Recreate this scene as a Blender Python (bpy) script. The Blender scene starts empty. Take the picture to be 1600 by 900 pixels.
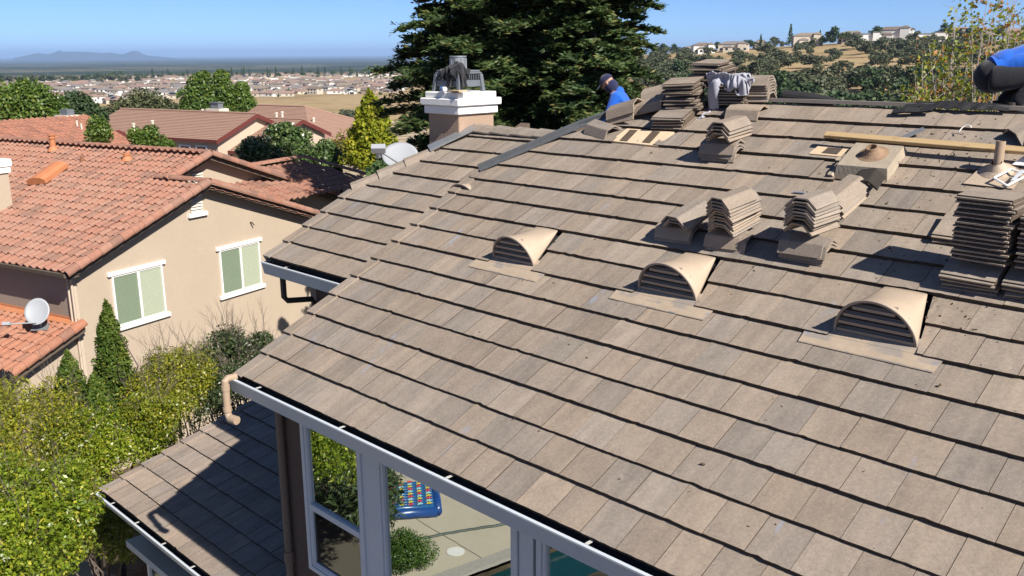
import bpy, math, random
import numpy as np
from mathutils import Vector, Matrix
random.seed(7); RNG = np.random.default_rng(7)
SC = bpy.context.scene; COL = SC.collection
V = lambda *a: np.array(a, float)
rad = math.radians

# ------------------------------------------------------------------ camera
F_PX = 1435.15; PITCH = rad(14.359); ROLL = rad(0.35)
def _cam_rows():
    c, s = math.cos(PITCH), math.sin(PITCH)
    fwd = V(0, c, -s); right = V(1, 0, 0); down = V(0, -s, -c)
    cr, sr = math.cos(ROLL), math.sin(ROLL)
    return np.array([cr*right + sr*down, -sr*right + cr*down, fwd])
CAMR = _cam_rows()
def ray(x, y):
    return CAMR.T @ V((x-800)/F_PX, (y-450)/F_PX, 1.0)
cam = bpy.data.cameras.new('camera'); camo = bpy.data.objects.new('camera', cam); COL.objects.link(camo)
cam.sensor_width = 36.0; cam.lens = 36.0*F_PX/1600.0; cam.clip_start = 0.1; cam.clip_end = 200000
m = Matrix.Identity(4)
for i in range(3):
    m[i][0] = CAMR[0][i]; m[i][1] = -CAMR[1][i]; m[i][2] = -CAMR[2][i]
camo.matrix_world = m
SC.camera = camo

# ------------------------------------------------------------------ frames of the place (metres, eye height = 0)
Z = V(0, 0, 1)
PSI = rad(135.195); SIG = rad(27.72)
U = V(math.cos(PSI), math.sin(PSI), 0)          # along the eaves of the near house
H = V(math.sin(PSI), -math.cos(PSI), 0)         # level, towards the ridge
J = H*math.cos(SIG) + Z*math.sin(SIG)           # up the slope
N = -H*math.sin(SIG) + Z*math.cos(SIG)          # out of the slope
S = 5.08
def R(a, v, w=0.0): return U*a + J*v + N*(w - S)
def on_roof(x, y, w=0.0):
    r = ray(x, y); return r*((w-S)/(N @ r))
def av(x, y, w=0.0):
    p = on_roof(x, y, w); return float(p @ U), float(p @ J)
P2 = rad(15.0); D2 = 7.5
J2 = H*math.cos(P2) + Z*math.sin(P2); N2 = -H*math.sin(P2) + Z*math.cos(P2)
def R2(a, v, w=0.0): return U*a + J2*v + N2*(w - D2)
PHI = rad(60.31)
W1 = V(math.cos(PHI), math.sin(PHI), 0)         # along the neighbour's gable wall
NW = V(math.sin(PHI), -math.cos(PHI), 0)        # out of that wall
WD = 22.14
def Q(s, z, d=0.0): return W1*s + NW*(-WD + d) + Z*z
def on_plane(x, y, nrm, dist):
    r = ray(x, y); return r*(dist/(nrm @ r))
GZ = -9.3                                        # ground beside the near house

# ------------------------------------------------------------------ mesh builder
class MB:
    def __init__(s): s.v = []; s.f = []; s.c = []; s.m = []
    def add(s, vs, fs, c=None, mi=0):
        b = len(s.v); s.v.extend([tuple(map(float, p)) for p in vs])
        c = c if c is not None else (random.random(), random.random(), random.random())
        for f in fs:
            s.f.append(tuple(b+i for i in f)); s.c.append(c); s.m.append(mi)
    def poly(s, pts, c=None, mi=0): s.add(pts, [tuple(range(len(pts)))], c, mi)
    def box(s, o, ax, ay, az, c=None, mi=0):
        """box from corner o with edge vectors ax, ay, az"""
        o, ax, ay, az = map(np.asarray, (o, ax, ay, az))
        vs = [o, o+ax, o+ax+ay, o+ay, o+az, o+ax+az, o+ax+ay+az, o+ay+az]
        fs = [(0,3,2,1),(4,5,6,7),(0,1,5,4),(1,2,6,5),(2,3,7,6),(3,0,4,7)]
        if np.dot(np.cross(ax, ay), az) < 0: fs = [tuple(reversed(f)) for f in fs]
        s.add(vs, fs, c, mi)
    def cbox(s, ctr, ax, ay, az, c=None, mi=0):
        s.box(np.asarray(ctr)-(np.asarray(ax)+np.asarray(ay)+np.asarray(az))/2, ax, ay, az, c, mi)
    def prism(s, base, ext, c=None, mi=0):
        """closed prism: base polygon swept by ext"""
        n_ = len(base); ext = np.asarray(ext); base = [np.asarray(b, float) for b in base]
        vs = base + [b+ext for b in base]
        nrm = sum((np.cross(base[i]-base[0], base[(i+1) % n_]-base[0]) for i in range(1, n_)), V(0,0,0))
        fs = [tuple(range(n_-1, -1, -1)), tuple(range(n_, 2*n_))] + [(i, (i+1) % n_, n_+(i+1) % n_, n_+i) for i in range(n_)]
        if np.dot(nrm, ext) < 0: fs = [tuple(reversed(f)) for f in fs]
        s.add(vs, fs, c, mi)
    def tube(s, pts, r, k=8, c=None, mi=0, cap=True):
        pts = [np.asarray(p, float) for p in pts]; L = len(pts)
        rs = [r]*L if np.isscalar(r) else list(r)
        vs = []; up = None
        for i, p in enumerate(pts):
            t = pts[min(i+1, L-1)] - pts[max(i-1, 0)]; t = t/(np.linalg.norm(t)+1e-9)
            if up is None:
                up = V(0,0,1) if abs(t[2]) < .9 else V(1,0,0)
            x = np.cross(up, t); x /= np.linalg.norm(x)+1e-9; y = np.cross(t, x); up = y
            for q in range(k):
                an = 2*math.pi*q/k; vs.append(p + rs[i]*(math.cos(an)*x + math.sin(an)*y))
        fs = []
        for i in range(L-1):
            for q in range(k):
                fs.append((i*k+q, i*k+(q+1) % k, (i+1)*k+(q+1) % k, (i+1)*k+q))
        if cap: fs.append(tuple(range(k-1, -1, -1))); fs.append(tuple((L-1)*k+q for q in range(k)))
        s.add(vs, fs, c, mi)
    def build(s, name, mat, parent=None, smooth=False, bevel=0.0, auto=None):
        me = bpy.data.meshes.new(name)
        me.from_pydata(s.v, [], s.f)
        mats = mat if isinstance(mat, (list, tuple)) else [mat]
        for q in mats: me.materials.append(q)
        if len(mats) > 1: me.polygons.foreach_set('material_index', s.m)
        at = me.attributes.new('rnd', 'FLOAT_COLOR', 'FACE')
        at.data.foreach_set('color', np.array([(*c, 1.0) for c in s.c], np.float32).ravel())
        if smooth: me.polygons.foreach_set('use_smooth', [True]*len(s.f))
        me.update()
        o = bpy.data.objects.new(name, me); COL.objects.link(o)
        if parent is not None: o.parent = parent
        if bevel:
            b = o.modifiers.new('bevel', 'BEVEL'); b.width = bevel; b.segments = 1; b.limit_method = 'ANGLE'
        return o
def tag(o, label=None, cat=None, group=None, kind=None):
    if label: o['label'] = label
    if cat: o['category'] = cat
    if group: o['group'] = group
    if kind: o['kind'] = kind
    return o
def thing(name, label, cat, group=None):
    o = bpy.data.objects.new(name, None); COL.objects.link(o); o.empty_display_size = .2
    return tag(o, label, cat, group)
def clip(poly, a, b, c):
    """keep a*x+b*y<=c"""
    out = []
    for i in range(len(poly)):
        p, q = poly[i], poly[(i+1) % len(poly)]
        dp = a*p[0]+b*p[1]-c; dq = a*q[0]+b*q[1]-c
        if dp <= 0: out.append(p)
        if (dp < 0 < dq) or (dq < 0 < dp):
            t = dp/(dp-dq); out.append((p[0]+t*(q[0]-p[0]), p[1]+t*(q[1]-p[1])))
    return out

# ------------------------------------------------------------------ materials
class NT:
    def __init__(s, name):
        s.mat = bpy.data.materials.new(name); s.mat.use_nodes = True
        s.t = s.mat.node_tree; s.t.nodes.clear()
    def n(s, typ, ins=None, **kw):
        nd = s.t.nodes.new(typ)
        for k, v in kw.items(): setattr(nd, k, v)
        for k, v in (ins or {}).items(): s.set(nd.inputs[k], v)
        return nd
    def set(s, sock, v):
        if isinstance(v, bpy.types.NodeSocket): s.t.links.new(v, sock)
        else: sock.default_value = v
    def ramp(s, fac, stops):
        r = s.n('ShaderNodeValToRGB'); s.t.links.new(fac, r.inputs[0]); el = r.color_ramp.elements
        while len(el) > 1: el.remove(el[-1])
        for i, (p, c) in enumerate(stops):
            e = el[0] if i == 0 else el.new(p)
            e.position = p; e.color = (*c, 1) if len(c) == 3 else c
        return r.outputs[0]
    def noise(s, scale, vec=None, detail=3.0, rough=.55, dist=0.0):
        nd = s.n('ShaderNodeTexNoise', {'Scale': scale, 'Detail': detail, 'Roughness': rough, 'Distortion': dist})
        if vec is not None: s.t.links.new(vec, nd.inputs['Vector'])
        return nd.outputs['Fac']
    def math(s, op, a, b=0.0, c=0.0):
        nd = s.n('ShaderNodeMath', operation=op); s.set(nd.inputs[0], a); s.set(nd.inputs[1], b); s.set(nd.inputs[2], c); return nd.outputs[0]
    def mix(s, fac, a, b, blend='MIX'):
        nd = s.n('ShaderNodeMix', data_type='RGBA', blend_type=blend)
        s.set(nd.inputs[0], fac); s.set(nd.inputs[6], a if isinstance(a, bpy.types.NodeSocket) else (*a, 1)); s.set(nd.inputs[7], b if isinstance(b, bpy.types.NodeSocket) else (*b, 1))
        return nd.outputs[2]
    def dot(s, vec, d):
        nd = s.n('ShaderNodeVectorMath', operation='DOT_PRODUCT'); s.t.links.new(vec, nd.inputs[0]); nd.inputs[1].default_value = tuple(d); return nd.outputs['Value']
    def comb(s, x, y, z):
        nd = s.n('ShaderNodeCombineXYZ'); s.set(nd.inputs[0], x); s.set(nd.inputs[1], y); s.set(nd.inputs[2], z); return nd.outputs[0]
    def pos(s): return s.n('ShaderNodeNewGeometry').outputs['Position']
    def objco(s): return s.n('ShaderNodeTexCoord').outputs['Object']
    def rnd(s):
        a = s.n('ShaderNodeAttribute', attribute_name='rnd'); sp = s.n('ShaderNodeSeparateColor'); s.t.links.new(a.outputs['Color'], sp.inputs[0]); return sp.outputs
    def bump(s, h, dist=.01, strength=.5):
        nd = s.n('ShaderNodeBump', {'Strength': strength, 'Distance': dist}); s.t.links.new(h, nd.inputs['Height']); return nd.outputs[0]
    def out(s, col, rough=.8, spec=.3, normal=None, metal=0.0, **kw):
        p = s.n('ShaderNodeBsdfPrincipled')
        s.set(p.inputs['Base Color'], col if isinstance(col, bpy.types.NodeSocket) else (*col, 1))
        s.set(p.inputs['Roughness'], rough); p.inputs['Specular IOR Level'].default_value = spec; s.set(p.inputs['Metallic'], metal)
        if normal is not None: s.t.links.new(normal, p.inputs['Normal'])
        for k, v in kw.items(): s.set(p.inputs[k], v)
        o = s.n('ShaderNodeOutputMaterial'); s.t.links.new(p.outputs[0], o.inputs[0]); return s.mat
    def surf(s, sh):
        o = s.n('ShaderNodeOutputMaterial'); s.t.links.new(sh, o.inputs[0]); return s.mat

def plain(name, col, rough=.7, spec=.3, var=.12, scale=6.0, bump=0.0, bscale=60.0, metal=0.0):
    t = NT(name); p = t.objco()
    f = t.noise(scale, p, 4)
    c = t.mix(f, tuple(x*(1-var) for x in col), tuple(min(1, x*(1+var)) for x in col))
    f2 = t.noise(scale*9, p, 2)
    c = t.mix(t.math('MULTIPLY', f2, .25), c, tuple(x*.6 for x in col))
    nm = t.bump(t.noise(bscale, p, 3), .01, bump) if bump else None
    return t.out(c, rough, spec, nm, metal)

def roof_tile_mat(name, uvec, jvec, stops, loose=False, k=1.0, mark=True):
    """through-coloured flat concrete tile: streaks down the slope, its own tint per tile, speckle, lichen and grime"""
    t = NT(name)
    if loose:
        p = t.objco(); oi = t.n('ShaderNodeObjectInfo').outputs['Random']
        sx = t.n('ShaderNodeSeparateXYZ'); t.t.links.new(p, sx.inputs[0])
        x, y = sx.outputs[1], sx.outputs[0]; r0 = oi; r1 = t.math('FRACT', t.math('MULTIPLY', oi, 17.3))
        zc = t.math('MULTIPLY', oi, 40.0); p3 = p
    else:
        p = t.pos(); x = t.dot(p, uvec); y = t.dot(p, jvec)
        rr = t.rnd(); r0, r1 = rr[0], rr[1]; zc = t.math('MULTIPLY', rr[2], 60.0); p3 = p
    st = t.noise(1.0, t.comb(t.math('MULTIPLY', x, 9.5), t.math('MULTIPLY', y, 1.0), zc), 3, .55)
    bl = t.noise(1.0, t.comb(t.math('MULTIPLY', x, 5.0), t.math('MULTIPLY', y, 4.0), zc), 3, .6)
    f = t.math('ADD', t.math('ADD', t.math('MULTIPLY_ADD', r0, .20, .03), t.math('MULTIPLY', st, .52)), t.math('MULTIPLY', bl, .34))
    c = t.ramp(f, stops)
    hue = t.mix(t.math('ADD', t.math('MULTIPLY', r1, .55), t.math('MULTIPLY', t.noise(1.0, t.comb(t.math('MULTIPLY', x, 7.0), t.math('MULTIPLY', y, .9), t.math('ADD', zc, 9.0)), 2, .5), .45)), (.80, .88, 1.0), (1.20, 1.02, .83)); c = t.mix(.60, c, hue, 'MULTIPLY')
    br = t.math('MULTIPLY_ADD', rr[2] if not loose else r1, .10, .95)
    c = t.mix(1.0, c, t.comb(br, br, br), 'MULTIPLY')
    sp = t.noise(260.0, p3, 2, .7)
    c = t.mix(t.math('MULTIPLY', t.math('SUBTRACT', sp, .46), 1.5), c, (.55, .47, .40), 'MIX')
    mo = t.noise(34.0, p3, 4, .65); mo = t.math('MULTIPLY_ADD', mo, .64, .68); c = t.mix(1.0, c, t.comb(mo, mo, mo), 'MULTIPLY')
    dk = t.noise(120.0, p3, 2, .6)
    c = t.mix(t.ramp(dk, [(.60, (0,0,0)), (.74, (.55,.55,.55))]), c, (.10, .085, .07))
    # grime patches and pale scuffs
    g = t.noise(1.6, p3, 5, .65, .6)
    c = t.mix(t.ramp(g, [(.58, (0,0,0)), (.75, (.35,.35,.35))]), c, (.13, .105, .085))
    sc = t.noise(7.0, t.comb(t.math('MULTIPLY', x, 1.0), t.math('MULTIPLY', y, .35), 3.3), 6, .72, 1.2)
    c = t.mix(t.ramp(sc, [(.66, (0,0,0)), (.74, (.45,.45,.45))]), c, (.47, .44, .42))
    if mark and not loose:
        # chalk and paint smudges that run with the slope
        b1 = t.noise(1.0, t.comb(t.math('MULTIPLY', x, 4.5), t.math('MULTIPLY', y, 1.1), 7.7), 2, .5)
        b2 = t.noise(9.0, p3, 3, .6)
        mk = t.math('MULTIPLY', t.ramp(b1, [(.70, (0,0,0)), (.74, (1,1,1))]), t.ramp(b2, [(.42, (0,0,0)), (.6, (.8,.8,.8))]))
        c = t.mix(t.math('MULTIPLY', mk, .8), c, (.24, .27, .34))
        em = t.ramp(t.noise(23.0, p3, 4, .7, .5), [(.60, (0,0,0)), (.70, (.5,.5,.5))]); em2 = t.ramp(t.noise(1.1, p3, 3, .6), [(.50, (0,0,0)), (.64, (1,1,1))])
        c = t.mix(t.math('MULTIPLY', em, em2), c, (.105, .085, .065))
    if k != 1.0: c = t.mix(1.0, c, (k, k, k), 'MULTIPLY')
    nm = t.bump(t.math('ADD', sp, t.math('MULTIPLY', st, .6)), .004, .35)
    return t.out(c, .88, .25, nm)
# ------------------------------------------------------------------ light and sky
SUN_AZ, SUN_EL = rad(-52.3), rad(40.5)
SUN = V(math.cos(SUN_EL)*math.cos(SUN_AZ), math.cos(SUN_EL)*math.sin(SUN_AZ), math.sin(SUN_EL))
sl = bpy.data.lights.new('sun', 'SUN'); sl.energy = 4.6; sl.angle = rad(.53); sl.color = (1.0, .945, .86)
so = bpy.data.objects.new('sun', sl); COL.objects.link(so)
so.rotation_euler = Vector(tuple(-SUN)).to_track_quat('-Z', 'Y').to_euler()
wd = bpy.data.worlds.new('World'); SC.world = wd; wd.use_nodes = True
wt = wd.node_tree; wt.nodes.clear()
sk = wt.nodes.new('ShaderNodeTexSky'); sk.sky_type = 'NISHITA'; sk.sun_disc = False
sk.sun_elevation = SUN_EL; sk.sun_rotation = math.pi/2 - SUN_AZ
sk.altitude = 80; sk.air_density = .42; sk.dust_density = .3; sk.ozone_density = 7.5
bg = wt.nodes.new('ShaderNodeBackground'); bg.inputs[1].default_value = .076
ow = wt.nodes.new('ShaderNodeOutputWorld')
wt.links.new(sk.outputs[0], bg.inputs[0]); wt.links.new(bg.outputs[0], ow.inputs[0])
vs_ = SC.view_settings
SC.display_settings.display_device = 'sRGB'
vs_.view_transform = 'Standard'; vs_.look = 'None'; vs_.gamma = 1; vs_.use_curve_mapping = False; vs_.exposure = .93
SC.cycles.max_bounces = 6; SC.cycles.diffuse_bounces = 3; SC.cycles.glossy_bounces = 3; SC.cycles.transmission_bounces = 4
SC.cycles.transparent_max_bounces = 8; SC.cycles.volume_bounces = 0
SC.cycles.use_denoising = True

# ------------------------------------------------------------------ materials of the near house
STOPS = [(.26, (.116,.099,.084)), (.45, (.186,.156,.127)), (.58, (.226,.188,.151)), (.74, (.284,.235,.187))]
M_TILE = roof_tile_mat('weathered flat concrete tile', U, J, STOPS)
M_TILE2 = roof_tile_mat('flat concrete tile on the lower roof', U, J2, [(p, (c[0]*1.08, c[1]*1.07, c[2]*1.10)) for p, c in STOPS], mark=False)
M_LOOSE = roof_tile_mat('loose concrete tile', U, J, STOPS, loose=True, k=1.05)
M_BUTT = plain('rough tile butt', (.075,.058,.045), .95, .1, .3, 20, .6, 150)  # raw brown edge, darkened to carry the shade of butts and joints
M_FELT = plain('black roofing felt', (.022,.022,.024), .75, .35, .3, 8, .5, 90)
M_GUT = plain('white gutter paint toned for shade', (.52,.56,.60), .42, .45, .05, 3)  # white-ish paint, with the blue grey of shade put into its colour
M_GUTIN = plain('dark gutter trough', (.035,.042,.05), .8, .2, .4, 5)  # trough and back board in near-black blue grey
M_TRIM = plain('white window frame', (.62,.645,.66), .4, .45, .04, 4)
M_BROWN = plain('brown stucco', (.135,.098,.078), .92, .15, .14, 2.5, .8, 70)
M_TANST = plain('pinkish tan chimney stucco', (.37,.262,.19), .93, .12, .07, 2.5, .9, 55)
M_WHITE = plain('white painted stucco', (.80,.79,.76), .8, .2, .04, 4, .4, 40)
M_PIPE = plain('tan plastic pipe', (.36,.265,.185), .45, .4, .08, 5)
M_VENT = plain('weathered painted vent metal', (.42,.33,.245), .62, .35, .10, 5, .25, 30)
M_VENTD = plain('dark vent inside', (.06,.052,.046), .9, .1, .2, 8)
M_LOUV = plain('taupe vent louvres', (.30,.245,.20), .7, .3, .12, 8)
M_ZINC = plain('grey galvanised metal', (.33,.345,.36), .42, .5, .15, 6, .15, 20, metal=.55)
M_DARKMETAL = plain('dull grey chimney shroud metal', (.17,.185,.205), .5, .45, .15, 5, metal=.3)
M_LEAD = plain('grimy lead flashing', (.34,.285,.215), .75, .3, .22, 9, .4, 30)
M_RUST = plain('rust stained pipe collar', (.26,.17,.11), .8, .2, .4, 14)
M_BATTEN = plain('raw batten wood', (.58,.44,.29), .85, .15, .15, 9)

def tile_field(mb, RF, v_rows, v_top, a_left, a_right, phase, expo, poly_clips, holes=(), width=.3251, thick=.033, seed=1):
    """one slab per tile, lapped course over course, joints staggered; RF maps (a, v, w) to space"""
    rg = random.Random(seed)
    for k, v0 in enumerate(v_rows):
        v1 = (v_rows[k+1] if k+1 < len(v_rows) else v_top)
        off = phase[k % 2]*width
        i0 = math.floor((a_right-off)/width); i1 = math.ceil((a_left-off)/width)
        course_dw = rg.uniform(-.002, .002)
        for i in range(i0, i1):
            aL, aR = off+(i+1)*width-.0034, off+i*width+.0005
            dv = rg.uniform(-.003, .003); dw = rg.uniform(-.0025, .0025)+course_dw; tl = rg.uniform(-.0028, .0028)
            col = (rg.random(), rg.random(), rg.random())
            pieces = [[(aR, v0+dv), (aL, v0+dv), (aL, v1+.03), (aR, v1+.03)]]
            for (h0, h1, hv0, hv1) in holes:            # a rectangle cut out of the courses (a0,a1,v0,v1)
                nxt = []
                for pc in pieces:
                    if v0 >= hv0-.05 and v0 < hv1-.02:
                        nxt += [clip(pc, *h0) if isinstance(h0, tuple) else clip(pc, 1, 0, h0), clip(pc, *h1) if isinstance(h1, tuple) else clip(pc, -1, 0, -h1)]
                    else: nxt.append(pc)
                pieces = [q for q in nxt if len(q) > 2]
            for pc in pieces:
                for c_ in poly_clips: 
                    pc = clip(pc, *c_)
                    if len(pc) < 3: break
                if len(pc) < 3: continue
                am = (aL+aR)/2
                # rough, slightly chipped front edge
                rough = []
                for q in range(len(pc)):
                    p_, q_ = pc[q], pc[(q+1) % len(pc)]; rough.append(p_)
                    if abs(p_[1]-v0-dv) < 1e-5 and abs(q_[1]-v0-dv) < 1e-5 and abs(p_[0]-q_[0]) > .1:
                        for z_ in range(1, 7):
                            g_ = z_/7; rough.append((p_[0]+(q_[0]-p_[0])*g_, v0+dv+rg.uniform(-.0022, .0022)+(rg.uniform(.004, .012) if rg.random() < .04 else 0)))
                pc = rough
                def w(p): return dw + tl*(p[0]-am)/width*2 - thick*(p[1]-v0)/expo
                top = [RF(p[0], p[1], w(p)) for p in pc]
                bot = [RF(p[0], p[1], w(p)-thick-.002) for p in pc]
                n_ = len(pc); vs = top+bot
                fs = [tuple(range(n_))]
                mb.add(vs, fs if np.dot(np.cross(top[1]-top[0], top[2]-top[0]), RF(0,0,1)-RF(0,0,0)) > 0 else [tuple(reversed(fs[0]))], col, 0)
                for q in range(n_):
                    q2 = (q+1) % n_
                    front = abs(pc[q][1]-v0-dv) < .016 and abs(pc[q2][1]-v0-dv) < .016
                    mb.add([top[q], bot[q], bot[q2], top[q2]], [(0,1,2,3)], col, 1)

def rake_row(mb, RF, a, vs, v_top, seed=3, wd=.145, drop=.14, sgn=1):
    """L-shaped verge tiles stepping down the rake: cap strip and outer drop"""
    rg = random.Random(seed)
    for k, v0 in enumerate(vs):
        v1 = (vs[k+1] if k+1 < len(vs) else v_top)+.03
        v0 = v0+.0+rg.uniform(-.008, .008)-.02
        col = (rg.random(), rg.random(), rg.random())
        e = .35
        def w(v): return .022 - .033*(v-v0)/e
        o0, o1 = a+sgn*.055, a-sgn*(wd-.055)
        P = lambda aa, v, dw: RF(aa, v, w(v)+dw)
        # strip
        mb.add([P(o1,v0,0),P(o0,v0,0),P(o0,v1,0),P(o1,v1,0),P(o1,v0,-.02),P(o0,v0,-.02),P(o0,v1,-.02),P(o1,v1,-.02)],
               [(0,1,2,3) if sgn < 0 else (3,2,1,0),(0,4,5,1),(2,6,7,3),(1,5,6,2),(3,7,4,0)], col, 0)
        mb.add([P(o0,v0,.0),P(o0,v1,.0),P(o0,v1,-drop),P(o0,v0,-drop),P(o0-sgn*.02,v0,.0),P(o0-sgn*.02,v1,0),P(o0-sgn*.02,v1,-drop),P(o0-sgn*.02,v0,-drop)],
               [(0,1,2,3),(4,7,6,5),(0,3,7,4),(2,1,5,6)], col, 0)

def cap_row(mb, p0, p1, side, up, L=.40, wid=.24, rise=.05, seed=5, mat=0):
    """angled hip or ridge tiles lapped along p0->p1"""
    rg = random.Random(seed)
    d = p1-p0; ln = np.linalg.norm(d); d = d/ln; k = max(1, int(ln/L+.5)); L = ln/k
    for i in range(k):
        a = p0+d*(i*L-.03); b = p0+d*((i+1)*L)
        col = (rg.random(), rg.random(), rg.random())
        j1, j2 = up*(.022+rg.uniform(-.004,.004)), up*rg.uniform(-.004,.003)
        def sec(c, lift, g): return [c-side*wid/2*g+lift-up*rise, c-side*wid*.2*g+lift, c+side*wid*.2*g+lift, c+side*wid/2*g+lift-up*rise]
        A = sec(a, j1, 1.04); B = sec(b, j2, .96); t = up*.018
        vs = A+B+[q-t for q in A]+[q-t for q in B]
        fs = [(0,1,5,4),(1,2,6,5),(2,3,7,6),(8,12,13,9),(9,13,14,10),(10,14,15,11),(0,8,9,1),(1,9,10,2),(2,10,11,3),(0,4,12,8),(3,11,15,7),(4,5,13,12),(5,6,14,13),(6,7,15,14)]
        mb.add(vs, fs, col, mat)

house = thing('house', 'near house with brown flat concrete tile roof under repair and pale gutters', 'house')

# main slope -------------------------------------------------------------
ROWS = [2.489] + [2.858+.3497*i for i in range(0, 16)]
A_RAKE = 8.70; A_RIGHT = -4.2; V_RIDGE = 8.47
HIP0, HIP1, HIP2 = (8.70, 6.55), (7.88, 7.71), (7.06, V_RIDGE)
def halfplane(p, q, keep):
    nx, ny = q[1]-p[1], -(q[0]-p[0]); c = nx*p[0]+ny*p[1]
    if nx*keep[0]+ny*keep[1] > c: nx, ny, c = -nx, -ny, -c
    return nx, ny, c
MAINCLIP = [(1,0,A_RAKE), (0,1,V_RIDGE), halfplane(HIP0, HIP2, (5,5)), (-1,0,-A_RIGHT)]
VENTS = [(7.05, 6.45), (5.08, 4.44), (3.135, 2.48)]
holes = [(halfplane((vr-.03, 4.95), ((vl+vr)/2-.205, 5.66), (vr-9, 5)), halfplane((vl+.03, 4.95), ((vl+vr)/2+.205, 5.66), (vl+9, 5)), 4.95, 5.60) for vl, vr in VENTS]
holes += [(6.50, 7.12, 7.38, 7.50), (3.64, 4.10, 7.05, 7.42)]     # where tiles are off: bare deck, pipe flashing
mb = MB()
tile_field(mb, R, ROWS, V_RIDGE+.02, A_RAKE+.2, A_RIGHT, (.885, .405), .3497, MAINCLIP, holes, seed=11)
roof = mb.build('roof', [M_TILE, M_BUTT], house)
mb = MB()   # felted deck under the tiles
dk = [(A_RIGHT, 2.50), (A_RAKE-.02, 2.50), (A_RAKE-.02, 6.55), (7.06, V_RIDGE-.01), (A_RIGHT, V_RIDGE-.01)]
mb.prism([R(a, v, -.075) for a, v in dk], -N*.03)
mb.build('felt_underlay', M_FELT, roof)
mb = MB()
rake_row(mb, R, A_RAKE, ROWS[:11], 6.33, 3)
mb.build('verge_tiles', [M_TILE], roof)
mb = MB()   # the bare black hip batten, its caps taken off
for p, q in ((HIP0, HIP1), (HIP1, (7.3, 8.27))):
    a, b = R(*p, .0), R(*q, .0); d = b-a; d /= np.linalg.norm(d); sd = np.cross(N, d)
    mb.cbox((a+b)/2+N*.02, b-a, sd*.05, N*.06)
    mb.cbox((a+b)/2+N*.004-sd*.05, b-a, sd*.10, N*.012)
mb.build('bare_hip_batten', plain('tarred batten', (.085,.09,.098), .6, .4, .3, 7, .3, 40), roof)
mb = MB()   # far slope behind the ridge and hip, out of sight from here
mb.prism([R(A_RIGHT, V_RIDGE, -.05), R(7.06, V_RIDGE, -.05), R(7.06, V_RIDGE, -.05)+H*5-Z*2.62, R(A_RIGHT, V_RIDGE, -.05)+H*5-Z*2.62], -Z*.05)
mb.poly([R(*HIP0, -.05), R(*HIP2, -.05), R(*HIP2, -.05)+H*5-Z*2.62, R(*HIP0, -.05)+H*3.5-Z*1.8])
mb.build('roof', M_TILE, house)
tag(mb and bpy.data.objects['roof.001'], 'far slope of the brown tile roof')

# left wing, a step lower ------------------------------------------------
LW = -.10
RL = lambda a, v, w=0.0: R(a, v, w+LW)
def avl(x, y): return av(x, y, LW)
le = avl(420, 398.75); lr0 = avl(556, 288.75); lr1 = avl(748, 203.5); lrid = avl(985, 214)
A_RL = le[0]+.02; VL_RIDGE = (lr1[1]+lrid[1])/2
LROWS = [le[1]-.02+.3497*i for i in range(11)]
LHIP = [(A_RL, lr0[1]), (lr1[0], VL_RIDGE)]
LCLIP = [(1,0,A_RL), (0,1,VL_RIDGE), halfplane(*LHIP, (7.5,5)), (-1,0,-6.3)]
mb = MB()
hv = avl(700, 292)
tile_field(mb, RL, LROWS, VL_RIDGE+.02, A_RL+.2, 6.0, (.6, .1), .3497, LCLIP, [], seed=23)
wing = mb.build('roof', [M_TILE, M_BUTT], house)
wing['label'] = 'lower left wing of the brown tile roof'
mb = MB(); rake_row(mb, RL, A_RL, [r for r in LROWS if r < lr0[1]-.1], lr0[1]+.02, 8)
hp0, hp1 = RL(*LHIP[0], .03), RL(*LHIP[1], .03)
dh = (hp1-hp0)/np.linalg.norm(hp1-hp0)
mb.build('verge_tiles', [M_TILE], wing); mb = MB()
cap_row(mb, hp0-dh*.05, hp1-dh*.75, np.cross(N, dh), (N+Z*.4)/np.linalg.norm(N+Z*.4), .42, .23, .06, 12)
mb.build('hip_caps', [M_TILE], wing); mb = MB()
cap_row(mb, RL(lr1[0]+.05, VL_RIDGE, .03), RL(6.5, VL_RIDGE, .03), J*.4+H*.6, Z, .42, .26, .05, 13)
mb.build('ridge_caps', [M_TILE], wing)
mb = MB()
mb.prism([hp1-dh*.80+N*.0-np.cross(N,dh)*.07, hp1-dh*.05-np.cross(N,dh)*.05, hp1-dh*.05+np.cross(N,dh)*.12, hp1-dh*.80+np.cross(N,dh)*.12], N*.025)
mb.build('hip_flashing', M_ZINC, wing)
mb = MB()
pts = [(6.2, LROWS[0]+.01), (A_RL-.02, LROWS[0]+.01), (A_RL-.02, lr0[1]), (lr1[0], VL_RIDGE), (6.2, VL_RIDGE)]
mb.prism([RL(a, v, -.075) for a, v in pts], -N*.03)
mb.build('felt_underlay', M_FELT, wing)
mb = MB()
mb.poly([hp0-N*.05, hp1-N*.05, hp1+H*2-Z*1.3+U*.6, hp0+H*2-Z*1.6+U*.6])
mb.poly([hp1-N*.05, RL(6.0, VL_RIDGE, -.02), RL(6.0, VL_RIDGE, -.02)+H*3-Z*1.5, hp1+H*3-Z*1.5])
mb.build('back_slope', M_TILE, wing)

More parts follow.
